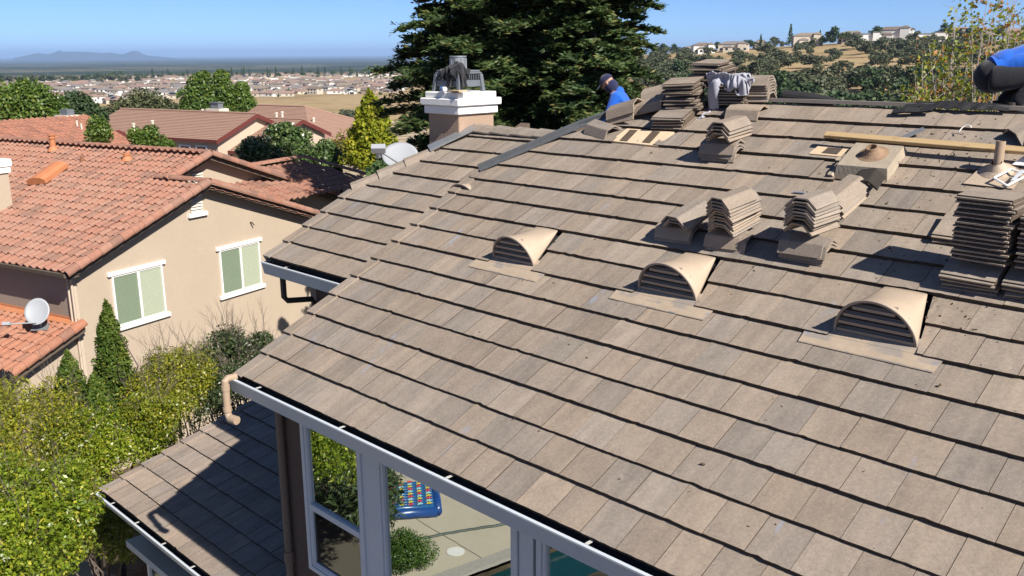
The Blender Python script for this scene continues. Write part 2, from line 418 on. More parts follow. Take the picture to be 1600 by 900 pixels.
# lower roof ---------------------------------------------------------------
A_R2 = 13.66; V2ROWS = [2.887+.3525*i for i in range(13)]; V2TOP = 7.4
mb = MB()
tile_field(mb, R2, V2ROWS, V2TOP, A_R2+.2, 7.0, (.3, .8), .3525, [(1,0,A_R2),(0,1,V2TOP),(-1,0,-7.0)], [], seed=31)
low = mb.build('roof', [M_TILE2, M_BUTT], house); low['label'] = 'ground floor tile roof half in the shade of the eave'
mb = MB(); rake_row(mb, R2, A_R2, V2ROWS, V2TOP, 9); mb.build('verge_tiles', [M_TILE2], low)
mb = MB(); mb.prism([R2(a, v, -.075) for a, v in ((7.0,2.9),(A_R2-.02,2.9),(A_R2-.02,V2TOP),(7.0,V2TOP))], -N2*.03)
mb.build('felt_underlay', M_FELT, low)

# gutters --------------------------------------------------------------------
def gutter(a0, a1, hl, z, name_parent, ht=.165, dp=.13, straps=1.5, label=None):
    """fascia gutter: front face, bottom, back board, end stops; hl = level of the lip in H, z = lip height"""
    B = lambda a, hh, zz: U*a + H*hh + Z*zz
    mb = MB()
    L_ = U*(a1-a0)
    mb.prism([B(a0,hl,z), B(a0,hl+.012,z), B(a0,hl+.047,z-ht), B(a0,hl+.035,z-ht)], L_)
    mb.prism([B(a0,hl-.012,z+.004), B(a0,hl+.02,z+.004), B(a0,hl+.02,z-.010), B(a0,hl-.012,z-.010)], L_)
    mb.prism([B(a0,hl+.0475,z-ht+.001), B(a0,hl+.05,z-ht+.012), B(a0,hl+dp-.001,z-ht+.012), B(a0,hl+dp-.001,z-ht+.001)], L_)
    for a in (a0-.006, a1):
        mb.prism([B(a,hl+.001,z-.001), B(a,hl+dp+.012,z-.001), B(a,hl+dp+.012,z-ht+.002), B(a,hl+.037,z-ht+.002)], U*.006)
    g = mb.build('gutter', M_GUT, house)
    if label: g['label'] = label
    mb = MB()
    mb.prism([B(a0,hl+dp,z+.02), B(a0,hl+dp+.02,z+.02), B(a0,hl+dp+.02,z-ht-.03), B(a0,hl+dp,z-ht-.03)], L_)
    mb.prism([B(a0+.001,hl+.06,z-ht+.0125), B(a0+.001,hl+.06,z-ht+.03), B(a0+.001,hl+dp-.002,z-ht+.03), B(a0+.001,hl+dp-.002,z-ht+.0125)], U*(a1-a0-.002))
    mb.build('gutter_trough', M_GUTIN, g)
    a = a1-.55
    m_strap = plain('pale strap', (.50,.49,.46), .5, .4, .05)
    while a > a0+.2:
        mb = MB(); mb.prism([B(a,hl+.022,z+.006), B(a,hl+dp-.005,z+.006), B(a,hl+dp-.005,z+.002), B(a,hl+.022,z+.002)], U*.028)
        mb.build('gutter_strap', m_strap, g); a -= straps
    # soffit under the eave
    return g
ELIP = on_roof(500, 657.4); HL = float(ELIP @ H); ZL = float(ELIP[2])
gl = on_roof(356.5, 589.2)
gutter(A_RIGHT, float(gl @ U), HL, ZL, house, label='long front gutter of the upper roof')
# left wing gutter: its lip a little below the first course
lg0 = RL(A_RL+.05, LROWS[0]-.085, -.05)
gutter(8.3, A_RL+.07, float(lg0 @ H), float(lg0[2]), house, label='short gutter of the left wing')
l2 = R2(A_R2, V2ROWS[0]-.085, -.05)
gutter(7.0, A_R2+.09, float(l2 @ H), float(l2[2])+.005, house, ht=.12, straps=.85, label='gutter of the ground floor roof')
M_DARKGL = plain('dark green glass', (.012,.03,.026), .08, .6, .1)
# ------------------------------------------------------------------ walls of the near house
HW = HL+.50                                       # front wall plane
def fw(x, y, d=0.0): return on_plane(x, y, H, HW-d)
A_CORN = float(fw(440, 700) @ U)
def FWP(a, z, d=0.0): return U*a + H*(HW-d) + Z*z
ZTOP = ZL-.12
mb = MB()
mb.prism([FWP(A_RIGHT, GZ), FWP(A_CORN, GZ), FWP(A_CORN, ZTOP+.02), FWP(A_RIGHT, ZTOP+.02)], H*.2)
w_front = mb.build('wall', M_BROWN, house)
mb = MB()
aw = A_CORN
g0 = FWP(aw, GZ)+H*.201; 
mb.prism([g0, g0+H*5.0, U*aw+H*(HW+5.2)+Z*(ZTOP+2.55), FWP(aw, ZTOP)+H*.201], -U*.2)
mb.build('wall', M_BROWN, house)
mb = MB()                                         # soffits
mb.prism([U*A_RIGHT+H*(HL+.152)+Z*(ZTOP+.03), U*(A_RAKE-.03)+H*(HL+.152)+Z*(ZTOP+.03), U*(A_RAKE-.03)+H*(HW+.25)+Z*(ZTOP+.03), U*A_RIGHT+H*(HW+.25)+Z*(ZTOP+.03)], Z*.04)
mb.prism([R(A_RAKE-.04, 2.52, -.12), R(A_CORN-.1, 2.52, -.12), R(A_CORN-.1, 6.6, -.12), R(A_RAKE-.04, 6.6, -.12)], -N*.02)
mb.build('soffit', M_BROWN, house)
# left wing walls
hwl = float(lg0 @ H)+.55; awl = A_RL-.35; zl_ = float(lg0[2])
mb = MB()
mb.prism([U*8.0+H*hwl+Z*GZ, U*awl+H*hwl+Z*GZ, U*awl+H*hwl+Z*(zl_-.1), U*8.0+H*hwl+Z*(zl_-.1)], H*.2)
mb.prism([U*awl+H*(hwl+.2)+Z*GZ, U*awl+H*(hwl+4)+Z*GZ, U*awl+H*(hwl+4)+Z*(zl_+1.6), U*awl+H*(hwl+.2)+Z*(zl_-.1)], -U*.2)
mb.build('wall', M_BROWN, house)
mb = MB()
mb.prism([U*8.0+H*(float(lg0@H)+.152)+Z*(zl_-.11), U*(A_RL-.03)+H*(float(lg0@H)+.152)+Z*(zl_-.11), U*(A_RL-.03)+H*(hwl+.1)+Z*(zl_-.11), U*8.0+H*(hwl+.1)+Z*(zl_-.11)], Z*.03)
mb.build('soffit', M_BROWN, house)
# ground floor walls under the lower roof
h2 = float(l2 @ H)+.55; z2 = float(l2[2]); a2 = A_R2-.45
mb = MB()
mb.prism([U*A_CORN+H*h2+Z*GZ, U*a2+H*h2+Z*GZ, U*a2+H*h2+Z*(z2-.08), U*A_CORN+H*h2+Z*(z2-.08)], H*.2)
mb.prism([U*a2+H*(h2+.2)+Z*GZ, U*a2+H*(h2+4.2)+Z*GZ, U*a2+H*(h2+4.2)+Z*(z2+.95), U*a2+H*(h2+.2)+Z*(z2-.08)], -U*.2)
mb.build('wall', M_BROWN, house)
mb = MB()      # soffit and the second board below the lower gutter
mb.prism([U*7.0+H*(h2-.42)+Z*(z2-.16), U*(A_R2-.03)+H*(h2-.42)+Z*(z2-.16), U*(A_R2-.03)+H*(h2+.02)+Z*(z2-.16), U*7.0+H*(h2+.02)+Z*(z2-.16)], Z*.03)
mb.build('soffit', M_BROWN, house)
mb = MB()
mb.box(U*(A_R2-3.6)+H*(h2-.36)+Z*(z2-.80), U*3.2, H*.36, Z*.11)
mb.build('ledge', M_GUT, house)
wl_ = [on_plane(x, y, H, h2) for x, y in ((236, 898), (257, 868))]
wa, wz = float(wl_[0]@U), float(wl_[1][2])
mb = MB()
for k_, (da, dz, la, lz) in enumerate(((0, -1.3, .08, 1.3), (-1.1, -1.3, .08, 1.3), (-1.02, -.08, 1.02, .08))): mb.box(U*(wa+da-.08)+H*(h2-.05)+Z*(wz+dz), U*la, H*.05, Z*lz)
wf = mb.build('window', M_TRIM, house); wf['label'] = 'small window under the lower gutter'
mb = MB(); mb.poly([U*(wa-.08)+H*(h2-.01)+Z*(wz-.08), U*(wa-1.05)+H*(h2-.01)+Z*(wz-.08), U*(wa-1.05)+H*(h2-.01)+Z*(wz-1.3), U*(wa-.08)+H*(h2-.01)+Z*(wz-1.3)]); mb.build('pane', M_DARKGL, wf)

# windows on the front wall -------------------------------------------------
def glass_mat(name, refl, dark, rough=.0, wob=.0, fk=.55):
    t = NT(name)
    gl = t.n('ShaderNodeBsdfGlossy', {'Roughness': rough}); gl.inputs[0].default_value = (.88,.96,.93,1)
    if wob:
        nm = t.bump(t.noise(2.2, t.pos(), 2), .01, wob); t.t.links.new(nm, gl.inputs['Normal'])
    df = t.n('ShaderNodeBsdfDiffuse'); df.inputs[0].default_value = (*dark, 1)
    fr = t.n('ShaderNodeFresnel', {'IOR': 1.6})
    mx = t.n('ShaderNodeMixShader'); t.set(mx.inputs[0], t.math('ADD', t.math('MULTIPLY', fr.outputs[0], fk), refl))
    t.t.links.new(df.outputs[0], mx.inputs[1]); t.t.links.new(gl.outputs[0], mx.inputs[2])
    return t.surf(mx.outputs[0])
M_GLASS = glass_mat('coated window glass', .15, (.010,.013,.013), 0.0, .03)
M_SCREEN = glass_mat('insect screen over glass', .0, (.016,.012,.010), .03, 0.0, .16)
pz = lambda x, y: float(fw(x, y)[2]); pa = lambda x, y: float(fw(x, y) @ U)
zb = pz(490, 885); zt = ZTOP-.02
aA0, aA1 = pa(482, 770), pa(577, 800)              # sash window outer left, mullion left
aB0 = pa(603, 800); aB1 = pa(815, 890); aC0 = pa(842, 890)
zrail = pz(535, 815); 
def ring(mb, a0, a1, z0, z1, wd, d0, d1):
    """a rectangular frame on the front wall, face d1 in front of the wall"""
    D_ = -H*(d1-d0)
    b = lambda a, z: FWP(a, z, d0)
    for p in ([b(a0,z0),b(a0,z1),b(a0-wd,z1),b(a0-wd,z0)], [b(a1+wd,z0),b(a1+wd,z1),b(a1,z1),b(a1,z0)],
              [b(a0-wd,z0),b(a0-wd,z0+wd),b(a1+wd,z0+wd),b(a1+wd,z0)], [b(a0-wd,z1-wd),b(a0-wd,z1),b(a1+wd,z1),b(a1+wd,z1-wd)]):
        mb.prism(p, D_)
def window(a0, a1, z0, z1, label, sash=False):
    mb = MB(); ring(mb, a0, a1, z0, z1, .055, .0, .06); ring(mb, a0-.055, a1+.055, z0+.055, z1-.055, .035, .0, .045)
    w_ = mb.build('window', M_TRIM, house, bevel=.004); w_['label'] = label
    i0, i1, y0, y1 = a0-.09, a1+.09, z0+.09, z1-.09
    if sash:
        zr = zrail
        mb = MB(); mb.box(FWP(i0, zr-.03, .0), U*(i1-i0), -H*.05, Z*.06)
        ring(mb, i0, i1, y0, zr-.03, .022, .0, .038); mb.build('sash_rail', M_TRIM, w_, bevel=.003)
        mb = MB(); mb.poly([FWP(i0,zr+.03,.012),FWP(i1,zr+.03,.012),FWP(i1,y1,.012),FWP(i0,y1,.012)][::-1]); mb.build('pane', M_GLASS, w_)
        mb = MB(); mb.poly([FWP(i0,y0,.016),FWP(i1,y0,.016),FWP(i1,zr-.03,.016),FWP(i0,zr-.03,.016)][::-1]); o = mb.build('pane', M_SCREEN, w_); o['label'] = 'screened lower pane'
    else:
        mb = MB(); mb.poly([FWP(i0,y0,.012),FWP(i1,y0,.012),FWP(i1,y1,.012),FWP(i0,y1,.012)][::-1]); mb.build('pane', M_GLASS, w_)
    return w_
window(aA0, aA1+.035, zb, zt, 'sash window beside the brown corner', True)
window(aB0+.06, aB1, zb-.25, zt, 'wide fixed window reflecting the patio')
window(aC0-.02, aC0-2.2, zb, zt, 'dark window at the lower edge of the view', True)
mb = MB(); mb.box(FWP(aA1+.045, zb, .0), -U*(aA1-aB0-.02), -H*.04, Z*(zt-zb)); mb.build('window_mullion', M_TRIM, house); mb = MB(); mb.box(FWP(aB1-.01, zb, .0), -U*(aB1-aC0-.04), -H*.04, Z*(zt-zb)); mb.build('window_mullion', M_TRIM, house)

# drain pipes ------------------------------------------------------------------
mb = MB()
e0 = on_roof(365, 586, .02); 
def px_at(x, y, p): 
    """point on the line of sight (x, y) at the depth of p"""
    r = ray(x, y); return r*((CAMR[2] @ p)/1.0)
pe = U*(float(gl@U)-.10)+H*(HL-.03)+Z*(ZL-.01)
q0 = pe+H*.07+Z*.03; q1 = pe-H*.03+Z*.035; q2 = pe-H*.06-Z*.01; q3 = q2-Z*.34; q4 = q3-Z*.05-U*.03; q5 = q4-U*.10+H*.02
mb.tube([q0, q1, q2+Z*.02, q2-Z*.04, q3, q4, q5], .040, 14)
mb.tube([q2-Z*.27, q3+Z*.02], .047, 14); mb.tube([q4-U*.02, q5-U*.02], .047, 14); mb.tube([q2-Z*.08, q2-Z*.02], .046, 14)
mb.build('drain_pipe', M_PIPE, house, smooth=False)
mb = MB()
c0 = FWP(A_CORN-.09, 0, .055)
dp_ = [c0+Z*(ZTOP), c0+Z*(ZTOP-1.9), c0+Z*(ZTOP-2.35), c0+Z*(GZ+.4)]
mb.tube(dp_, .045, 10); mb.tube([c0+Z*(zb+.05), c0+Z*(zb-.10)], .058, 10)
o = mb.build('drain_pipe', plain('brown downpipe', (.165,.120,.092), .55, .35, .06, 4), house); o['label'] = 'brown downpipe on the wall corner'
mb = MB(); mb.box(FWP(A_CORN+.012, GZ, -.15), -U*.05, -H*.165, Z*(ZTOP-GZ)); mb.build('corner_trim', plain('brown corner board', (.20,.148,.112), .8, .2, .06, 3), house)
mb = MB()
k0 = U*(A_RL-.28)+H*(float(lg0@H)+.10)+Z*(zl_-.16)
mb.tube([k0, k0-Z*.28, k0-Z*.34+H*.05, k0-Z*.36+H*.36-U*.1, k0-Z*.44+H*.40-U*.12, k0-Z*2.6+H*.40-U*.12], .04, 8)
o = mb.build('drain_pipe', plain('dark brown downpipe', (.06,.045,.037), .6, .35, .06, 4), house); o['label'] = 'dark downpipe under the left wing gutter'

# half round roof vents ----------------------------------------------------------
def roof_vent(aL, aR, v0, v1, label, RF=R, flangeL=.22, flangeR=.22, dirt=0):
    root = thing('roof_vent', None, None); root.parent = house
    if label: root['label'] = label
    root.location = RF((aL+aR)/2, v0, 0)
    inv = -RF((aL+aR)/2, v0, 0)
    G = lambda a, v, w: RF(a, v, w)+inv
    ac, r = (aL+aR)/2, (aL-aR)/2
    up = (N+Z*.75); up /= np.linalg.norm(up)
    base = -.018
    K = 28
    def arch(rr, dv=0.0, lift=0.0):
        return [G(ac, v0+dv, base)+U*rr*math.cos(t)+up*(rr*math.sin(t)*1.02+lift) for t in np.linspace(0, math.pi, K+1)]
    # hood: lofted from the arch to a low back edge
    mb = MB(); secs = []
    T = 9
    for q in range(T+1):
        f = q/T; row = []
        for k in range(K+1):
            t = math.pi*k/K
            fr = G(ac, v0-.035, base)+U*r*math.cos(t)+up*r*math.sin(t)*1.0
            x = r*.52*math.copysign(min(1, abs(math.cos(t))*1.25), math.cos(t))
            bk = G(ac, v1, -.010)+U*x+N*(.016*math.sin(t))
            g = f; lift = -.018*math.sin(math.pi*f)*math.sin(t)
            row.append(fr*(1-g)+bk*g+N*lift)
        secs.append(row)
    vs = [p for row in secs for p in row]; fs = []
    for q in range(T):
        for k in range(K):
            i = q*(K+1)+k; fs.append((i, i+K+1, i+K+2, i+1))
    mb.add(vs, fs); hood = mb.build('hood', M_VENT, root, smooth=True)
    so_ = hood.modifiers.new('sheet', 'SOLIDIFY'); so_.thickness = .004; so_.offset = -1
    # rolled rim
    mb = MB()
    a_out, a_in = arch(r+.004, -.040), arch(r-.014, -.040); b_out, b_in = arch(r+.004, -.028), arch(r-.014, -.010)
    for k in range(K):
        mb.add([a_out[k],a_out[k+1],a_in[k+1],a_in[k]], [(0,1,2,3)]); mb.add([a_in[k],a_in[k+1],b_in[k+1],b_in[k]], [(0,1,2,3)]); mb.add([a_out[k],b_out[k],b_out[k+1],a_out[k+1]], [(0,1,2,3)])
    mb.build('rim', M_LOUV, root, smooth=False)
    # louvres and the dark inside
    mb = MB()
    nl = 4
    for q in range(nl):
        z0 = r*(.03+q*.225)
        if q == 0: z0 = .012
        wq = math.sqrt(max(0, (r-.018)**2-(z0+.03)**2))
        c_ = G(ac, v0-.028, base)+up*z0
        dn = -H*.05-Z*.016
        mb.prism([c_+U*wq, c_-U*wq, c_-U*wq+H*.055+Z*.058, c_+U*wq+H*.055+Z*.058], up*.007)
        mb.prism([c_+U*wq, c_-U*wq, c_-U*wq+up*.026, c_+U*wq+up*.026], -H*.006)
    mb.build('louver', M_LOUV, root)
    mb = MB(); bk = arch(r-.030, .012, -.0); mb.poly(bk); mb.build('vent_screen', M_VENTD, root)
    # base flange tucked under the neighbouring courses
    mb = MB()
    fl = [(aL+.02, v0+.06, -.004), (aL+.02, v0-.10, -.012), (aL+flangeL, v0-.10, -.014), (aL+flangeL-.01, v0-.238, -.0125), (aR-flangeR+.02, v0-.245, -.0125), (aR-flangeR, v0-.10, -.014), (aR-.02, v0-.10, -.012), (aR-.02, v0+.06, -.004)]
    top = [G(*p) for p in fl]
    mb.add(top+[p-N*.004 for p in top], [(0,1,6,7),(2,3,4,5)]+[(i,(i+1)%8,8+(i+1)%8,8+i) for i in range(8)])
    mb.add([G(aL+.02,v0-.10,-.012),G(aL+flangeL,v0-.10,-.014),G(aR-flangeR,v0-.10,-.014),G(aR-.02,v0-.10,-.012)], [(0,1,2,3)])
    # lower strip bent flat, its sunlit look put into a lighter colour
    hm = MB(); hm.add([G(aL+flangeL-.01,v0-.236,-.0085),G(aR-flangeR+.02,v0-.243,-.0085),G(aR-flangeR+.012,v0-.178,-.0065),G(aL+flangeL-.01,v0-.170,-.0065)], [(0,1,2,3)]); hm.build('flange_hem', M_HEM, root)
    # small hem where the sheet is folded
    mb.prism([G(aL+flangeL-.01,v0-.236,-.012),G(aR-flangeR+.02,v0-.243,-.012),G(aR-flangeR+.02,v0-.235,-.007),G(aL+flangeL-.01,v0-.228,-.007)], -J*.006)
    mb.build('flange', M_FLANGE, root)
    return root
def flange_mat():
    t = NT('weathered vent flange'); p = t.pos()
    f = t.noise(5, p, 4); c = t.mix(f, (.43,.335,.24), (.36,.285,.215))
    g = t.noise(3.0, p, 3, .6, .5); c = t.mix(t.ramp(g, [(.52,(0,0,0)),(.62,(.75,.75,.75))]), c, (.22,.20,.19))
    c = t.mix(t.ramp(t.noise(4.1, p, 2), [(.62,(0,0,0)),(.68,(.8,.8,.8))]), c, (.16,.19,.26))
    c = t.mix(t.math('MULTIPLY', t.noise(60, p, 3), .4), c, (.25,.21,.17))
    return t.out(c, .6, .35, t.bump(t.noise(14, p, 3), .01, .25))
M_FLANGE = flange_mat(); M_HEM = plain('flange strip lightened for sun', (.385,.305,.225), .65, .3, .35, 5, .3, 20)
for (vl, vr), lb in zip(VENTS, ('half round vent farthest from the view', 'half round vent in the middle of the row', 'largest half round vent nearest the view')):
    roof_vent(vl, vr, 5.06, 5.625, lb)
v0l = avl(700, 297)
roof_vent(8.93, 8.33, v0l[1]-.06, v0l[1]+.5, 'half round vent tucked behind the verge of the upper slope', lambda a, v, w=0.0: RL(a, v, w-.13))

# pipe flashings ------------------------------------------------------------------
def lead_box():
    root = thing('pipe_flashing', None, None); root.parent = house; root['label'] = 'square lead flashing with an open vent pipe'
    pts = [av(1347, 231), av(1403, 241), av(1388, 270), av(1322, 262)]
    T = [R(a, v, .075 if i in (0,1) else .09) for i, (a, v) in enumerate([(4.10,7.60),(3.62,7.60),(3.60,7.17),(4.10,7.17)])]
    mb = MB()
    B = [R(4.12,7.62,-.01), R(3.60,7.62,-.01), R(3.585,7.10,-.03), R(4.115,7.10,-.03)]
    mb.add(T+B, [(0,3,2,1),(0,1,5,4),(1,2,6,5),(2,3,7,6),(3,0,4,7)])
    mb.build('flashing_sheet', M_LEAD, root)
    c = R(3.84, 7.40, .084)
    mb = MB()
    prof = [(.15,.0),(.11,.012),(.085,.03),(.062,.06),(.055,.085),(.046,.085),(.044,.0)]
    K = 20
    for i in range(len(prof)-1):
        for k in range(K):
            a0, a1 = 2*math.pi*k/K, 2*math.pi*(k+1)/K
            P_ = lambda pr, an: c+(U*math.cos(an)+J*math.sin(an))*pr[0]+N*pr[1]
            mb.add([P_(prof[i],a0),P_(prof[i],a1),P_(prof[i+1],a1),P_(prof[i+1],a0)], [(0,1,2,3)])
    mb.build('pipe_collar', M_RUST, root, smooth=True)
    mb = MB(); mb.add([c+N*.02+(U*math.cos(t)+J*math.sin(t))*.045 for t in np.linspace(0, 2*math.pi, 13)[:-1]], [tuple(range(12))]); mb.build('pipe_mouth', M_VENTD, root)
    mb = MB()   # folded ragged lead edge at the front left
    for q in range(7):
        p = R(4.12+random.uniform(-.02,.04), 7.12+q*.05, .03+random.uniform(0,.05)); mb.cbox(p-N*.02, U*.045, J*.065, N*random.uniform(.010,.022)+U*.015)
    mb.build('crumpled_edge', M_LEAD, root)
lead_box()
def vent_stack():
    root = thing('vent_pipe', None, None); root.parent = house; root['label'] = 'upright tan vent pipe with a flared boot'
    b = R(2.713, 7.406, -.01)
    mb = MB(); mb.tube([b-Z*.02, b+Z*.275], .041, 18, cap=False); mb.tube([b+Z*.275, b+Z*.10], .035, 18, cap=False); mb.build('pipe', M_PIPE, root, smooth=True)
    mb = MB()
    K = 22; prof = [(.17,-.008),(.13,.012),(.085,.045),(.055,.085),(.046,.10)]
    for i in range(len(prof)-1):
        for k in range(K):
            a0, a1 = 2*math.pi*k/K, 2*math.pi*(k+1)/K
            def P_(pr, an):
                e = (U*math.cos(an)+J*math.sin(an)); f_ = i
                return b+e*pr[0]*(1 if pr[0] < .12 else 1.08)+N*pr[1]
            mb.add([P_(prof[i],a0),P_(prof[i],a1),P_(prof[i+1],a1),P_(prof[i+1],a0)], [(0,1,2,3)])
    mb.build('boot', M_VENT, root, smooth=True)
    mb = MB(); mb.prism([R(2.92,7.165,.004),R(2.50,7.15,.004),R(2.48,7.40,.0),R(2.86,7.52,-.01)], -N*.004); mb.build('flashing_sheet', M_VENT, root)
vent_stack()

# bare patches -------------------------------------------------------------------
mb = MB()
c5 = [(7.16,7.425),(6.43,7.395),(6.40,7.71),(7.11,7.72)]
mb.prism([R(a, v, -.012) for a, v in c5], -N*.03)
deck = mb.build('exposed_decking', plain('pale exposed plywood', (.62,.475,.32), .8, .2, .12, 8), roof)
mb = MB()
for f in (.17, .64):
    a0 = 7.15-f*.72
    mb.prism([R(a0,7.44,-.0095), R(a0-.12,7.435,-.0095), R(a0-.105,7.69,-.0095), R(a0+.015,7.69,-.0095)], N*.003)
mb.build('dark_deck_patch', plain('dark felt strip', (.10,.075,.055), .9, .1, .3, 12), roof)
mb = MB()
mb.prism([R(4.55,7.45,.004), R(4.18,7.44,.004), R(4.18,7.60,.004), R(4.52,7.60,.004)], -N*.02); mb.build('exposed_decking', M_BATTEN, roof)
mb = MB(); mb.prism([R(4.42,7.475,.007), R(4.25,7.47,.007), R(4.24,7.58,.007), R(4.40,7.58,.007)], N*.002); mb.build('dark_deck_patch', plain('painted shade of a deck gap', (.09,.07,.06), .9, .1, .3, 12), roof)  # dark patch paints the shade of an open gap onto the batten

# chimney of the near house ---------------------------------------------------------
def chimney():
    root = thing('chimney', None, None); root.parent = house; root['label'] = 'tan stucco chimney with a white stepped cap'
    C0 = RL(*avl(717.7, 214), 0.0)+N*0          # the corner facing us, where it meets the roof
    hc, ac_ = float(C0@H), float(C0@U)
    topz = on_plane(717.5, 179, H, hc)[2]; capz = on_plane(717, 144, H, hc)[2]
    hr = float((ray(772.0, 180))@H); 
    # right face runs along H from the corner: find its far edge
    def along(px, y, axis, fixed):
        r = ray(px, y); t = fixed/(r@(U if axis is H else H)); return float((r*t)@axis)
    h1 = along(771.8, 178, H, ac_); a1 = along(669.3, 180, U, hc)
    zb_ = float(C0[2])-1.6
    mb = MB()
    mb.box(U*ac_+H*hc+Z*zb_, U*(a1-ac_), H*(h1-hc), Z*(topz-zb_)); mb.build('shaft', M_TANST, root, bevel=.012)
    L1, L2 = a1-ac_, h1-hc
    mb = MB()
    tz = float(capz)-float(topz); z0 = float(topz)
    for e, za, zb2 in ((.045, -.005, tz*.36), (.085, tz*.37, tz*.70), (.03, tz*.70, tz*.98)):
        mb.box(U*(ac_-e)+H*(hc-e)+Z*(z0+za), U*(L1+2*e), H*(L2+2*e), Z*(zb2-za))
    mb.build('chimney_cap', M_WHITE, root, bevel=.012)
    # metal shroud: four sloped legs with a mesh band, and the flue on top
    ca, chh = ac_+L1*.52, hc+L2*.46; zt_ = z0+tz*.98
    mb = MB(); bw, bh = L1*.36, L2*.30
    hh = .25
    for (sa, sh) in ((1,-1),(-1,-1),(-1,1),(1,1)):
        p0 = U*(ca+sa*bw*1.12)+H*(chh+sh*bh*1.12)+Z*zt_; p1 = U*(ca+sa*bw)+H*(chh+sh*bh)+Z*(zt_+hh)
        mb.prism([p0-U*.03-H*.03, p0+U*.03-H*.03, p0+U*.03+H*.03, p0-U*.03+H*.03], p1-p0)
    e = .02
    mb.box(U*(ca-bw-e)+H*(chh-bh-e)+Z*(zt_+.07), U*2*(bw+e), H*2*(bh+e), Z*.09)
    mb.box(U*(ca-bw*1.08)+H*(chh-bh*1.08)+Z*(zt_+hh), U*2*bw*1.08, H*2*bh*1.08, Z*.025)
    mb.prism([U*(ca-bw)+H*(chh-bh)+Z*(zt_+hh+.025), U*(ca+bw)+H*(chh-bh)+Z*(zt_+hh+.025), U*(ca+bw)+H*(chh+bh)+Z*(zt_+hh+.025), U*(ca-bw)+H*(chh+bh)+Z*(zt_+hh+.025)], Z*.03)
    mb.build('shroud', M_DARKMETAL, root, bevel=.006)
    mb = MB()
    nb = 13
    for q in range(nb):
        f = -1+2*q/(nb-1)
        for sg in (-1, 1):
            mb.tube([U*(ca+f*bw)+H*(chh+sg*bh)+Z*(zt_+.16), U*(ca+f*bw)+H*(chh+sg*bh)+Z*(zt_+hh)], .006, 4)
            mb.tube([U*(ca+sg*bw)+H*(chh+f*bh)+Z*(zt_+.16), U*(ca+sg*bw)+H*(chh+f*bh)+Z*(zt_+hh)], .006, 4)
    mb.build('spark_mesh', M_DARKMETAL, root)
    mb = MB(); f0 = U*ca+H*chh+Z*(zt_+hh+.05)
    mb.tube([f0, f0+Z*.19], .115, 24); mb.tube([f0+Z*.185, f0+Z*.205], .125, 24)
    for k in range(9):
        an = 2*math.pi*k/9; d = U*math.cos(an)+H*math.sin(an); mb.tube([f0+d*.117+Z*.02, f0+d*.117+Z*.17], .012, 4)
    mb.build('flue', M_ZINC, root)
    return ca, chh, zt_, bw, bh, hh, ac_, hc, L1, L2
CHIM = chimney()
# ------------------------------------------------------------------ ground: one sheet to the horizon
def smooth(a, b, x):
    t = np.clip((x-a)/(b-a), 0, 1); return t*t*(3-2*t)
def px_az(x): return math.atan2((x-800)/F_PX, math.cos(PITCH))      # approximate bearing of a column, from straight ahead
LP = ([0,9,16,22,30,60,100,140,200,300,450,600,1000,2000,5000,12000,27000,62000,70000],
      [GZ,GZ,GZ-.7,-11.4,-11.9,-13.2,-15.0,-19,-28,-38,-43.5,-45.0,-45.5,-48.5,-63,-88,-112,-118,-118])
RP = ([0,9,16,30,60,120,200,300,360,500,700,840,960,1200,2000,5000,12000,27000,62000,70000],
      [GZ,GZ,GZ-.4,-11,-16,-24,-27,-22.5,-18.5,-12,-2.5,4.0,7.5,3,-22,-63,-88,-112,-118,-118])
def _hash_noise(x, y, seed):
    rg = np.random.default_rng(seed); out = 0
    for k in range(6):
        a = rg.uniform(0, 6.28); f = rg.uniform(.6, 1.6); ph = rg.uniform(0, 6.28)
        out = out+np.sin((x*math.cos(a)+y*math.sin(a))*f+ph)
    return out/6
def terrain(x, y):
    x = np.asarray(x, float); y = np.asarray(y, float)
    r = np.hypot(x, y); th = np.arctan2(x, y)
    zl = np.interp(r, *LP); zr = np.interp(r, *RP)
    k = smooth(px_az(820), px_az(1010), th)*(1-smooth(1.6, 2.2, th))
    # the crest climbs from left to right and rolls
    crest = np.interp(th, [px_az(980), px_az(1060), px_az(1150), px_az(1250), px_az(1330), px_az(1450), px_az(1650), 1.2], [-10.0,-7.5,-4.5,-1.0,1.5,1.5,0.5,0.0])
    zr = zr + crest*smooth(330, 900, r)*(1-smooth(1100, 1800, r))
    zr = zr + 3.0*_hash_noise(x/95, y/95, 3)*smooth(200, 420, r)*(1-smooth(700, 900, r))
    zl = zl + 1.2*_hash_noise(x/120, y/120, 5)*smooth(300, 500, r)*(1-smooth(800, 1500, r))
    return zl*(1-k)+zr*k
def ground_sheet():
    nth = 420
    th = np.concatenate([np.linspace(-.75, .85, 300, endpoint=False), np.linspace(.85, 2*math.pi-.75, 60, endpoint=False)])
    rr = np.concatenate([[0.0], np.linspace(3, 40, 26), np.geomspace(44, 1500, 90), np.geomspace(1600, 66000, 50)])
    T, Rr = np.meshgrid(th, rr, indexing='ij')
    X, Y = Rr*np.sin(T), Rr*np.cos(T); Zz = terrain(X, Y)
    nt, nr = T.shape
    vs = np.stack([X, Y, Zz], -1).reshape(-1, 3)
    ii, jj = np.meshgrid(np.arange(nt), np.arange(nr-1), indexing='ij')
    a = ii*nr+jj; b = ((ii+1) % nt)*nr+jj
    fs = np.stack([a, a+1, b+1, b], -1).reshape(-1, 4)
    me = bpy.data.meshes.new('ground'); me.from_pydata(vs.tolist(), [], fs[:, ::-1].tolist())
    me.polygons.foreach_set('use_smooth', [True]*len(me.polygons)); me.update()
    o = bpy.data.objects.new('ground', me); COL.objects.link(o); o['kind'] = 'structure'
    return o
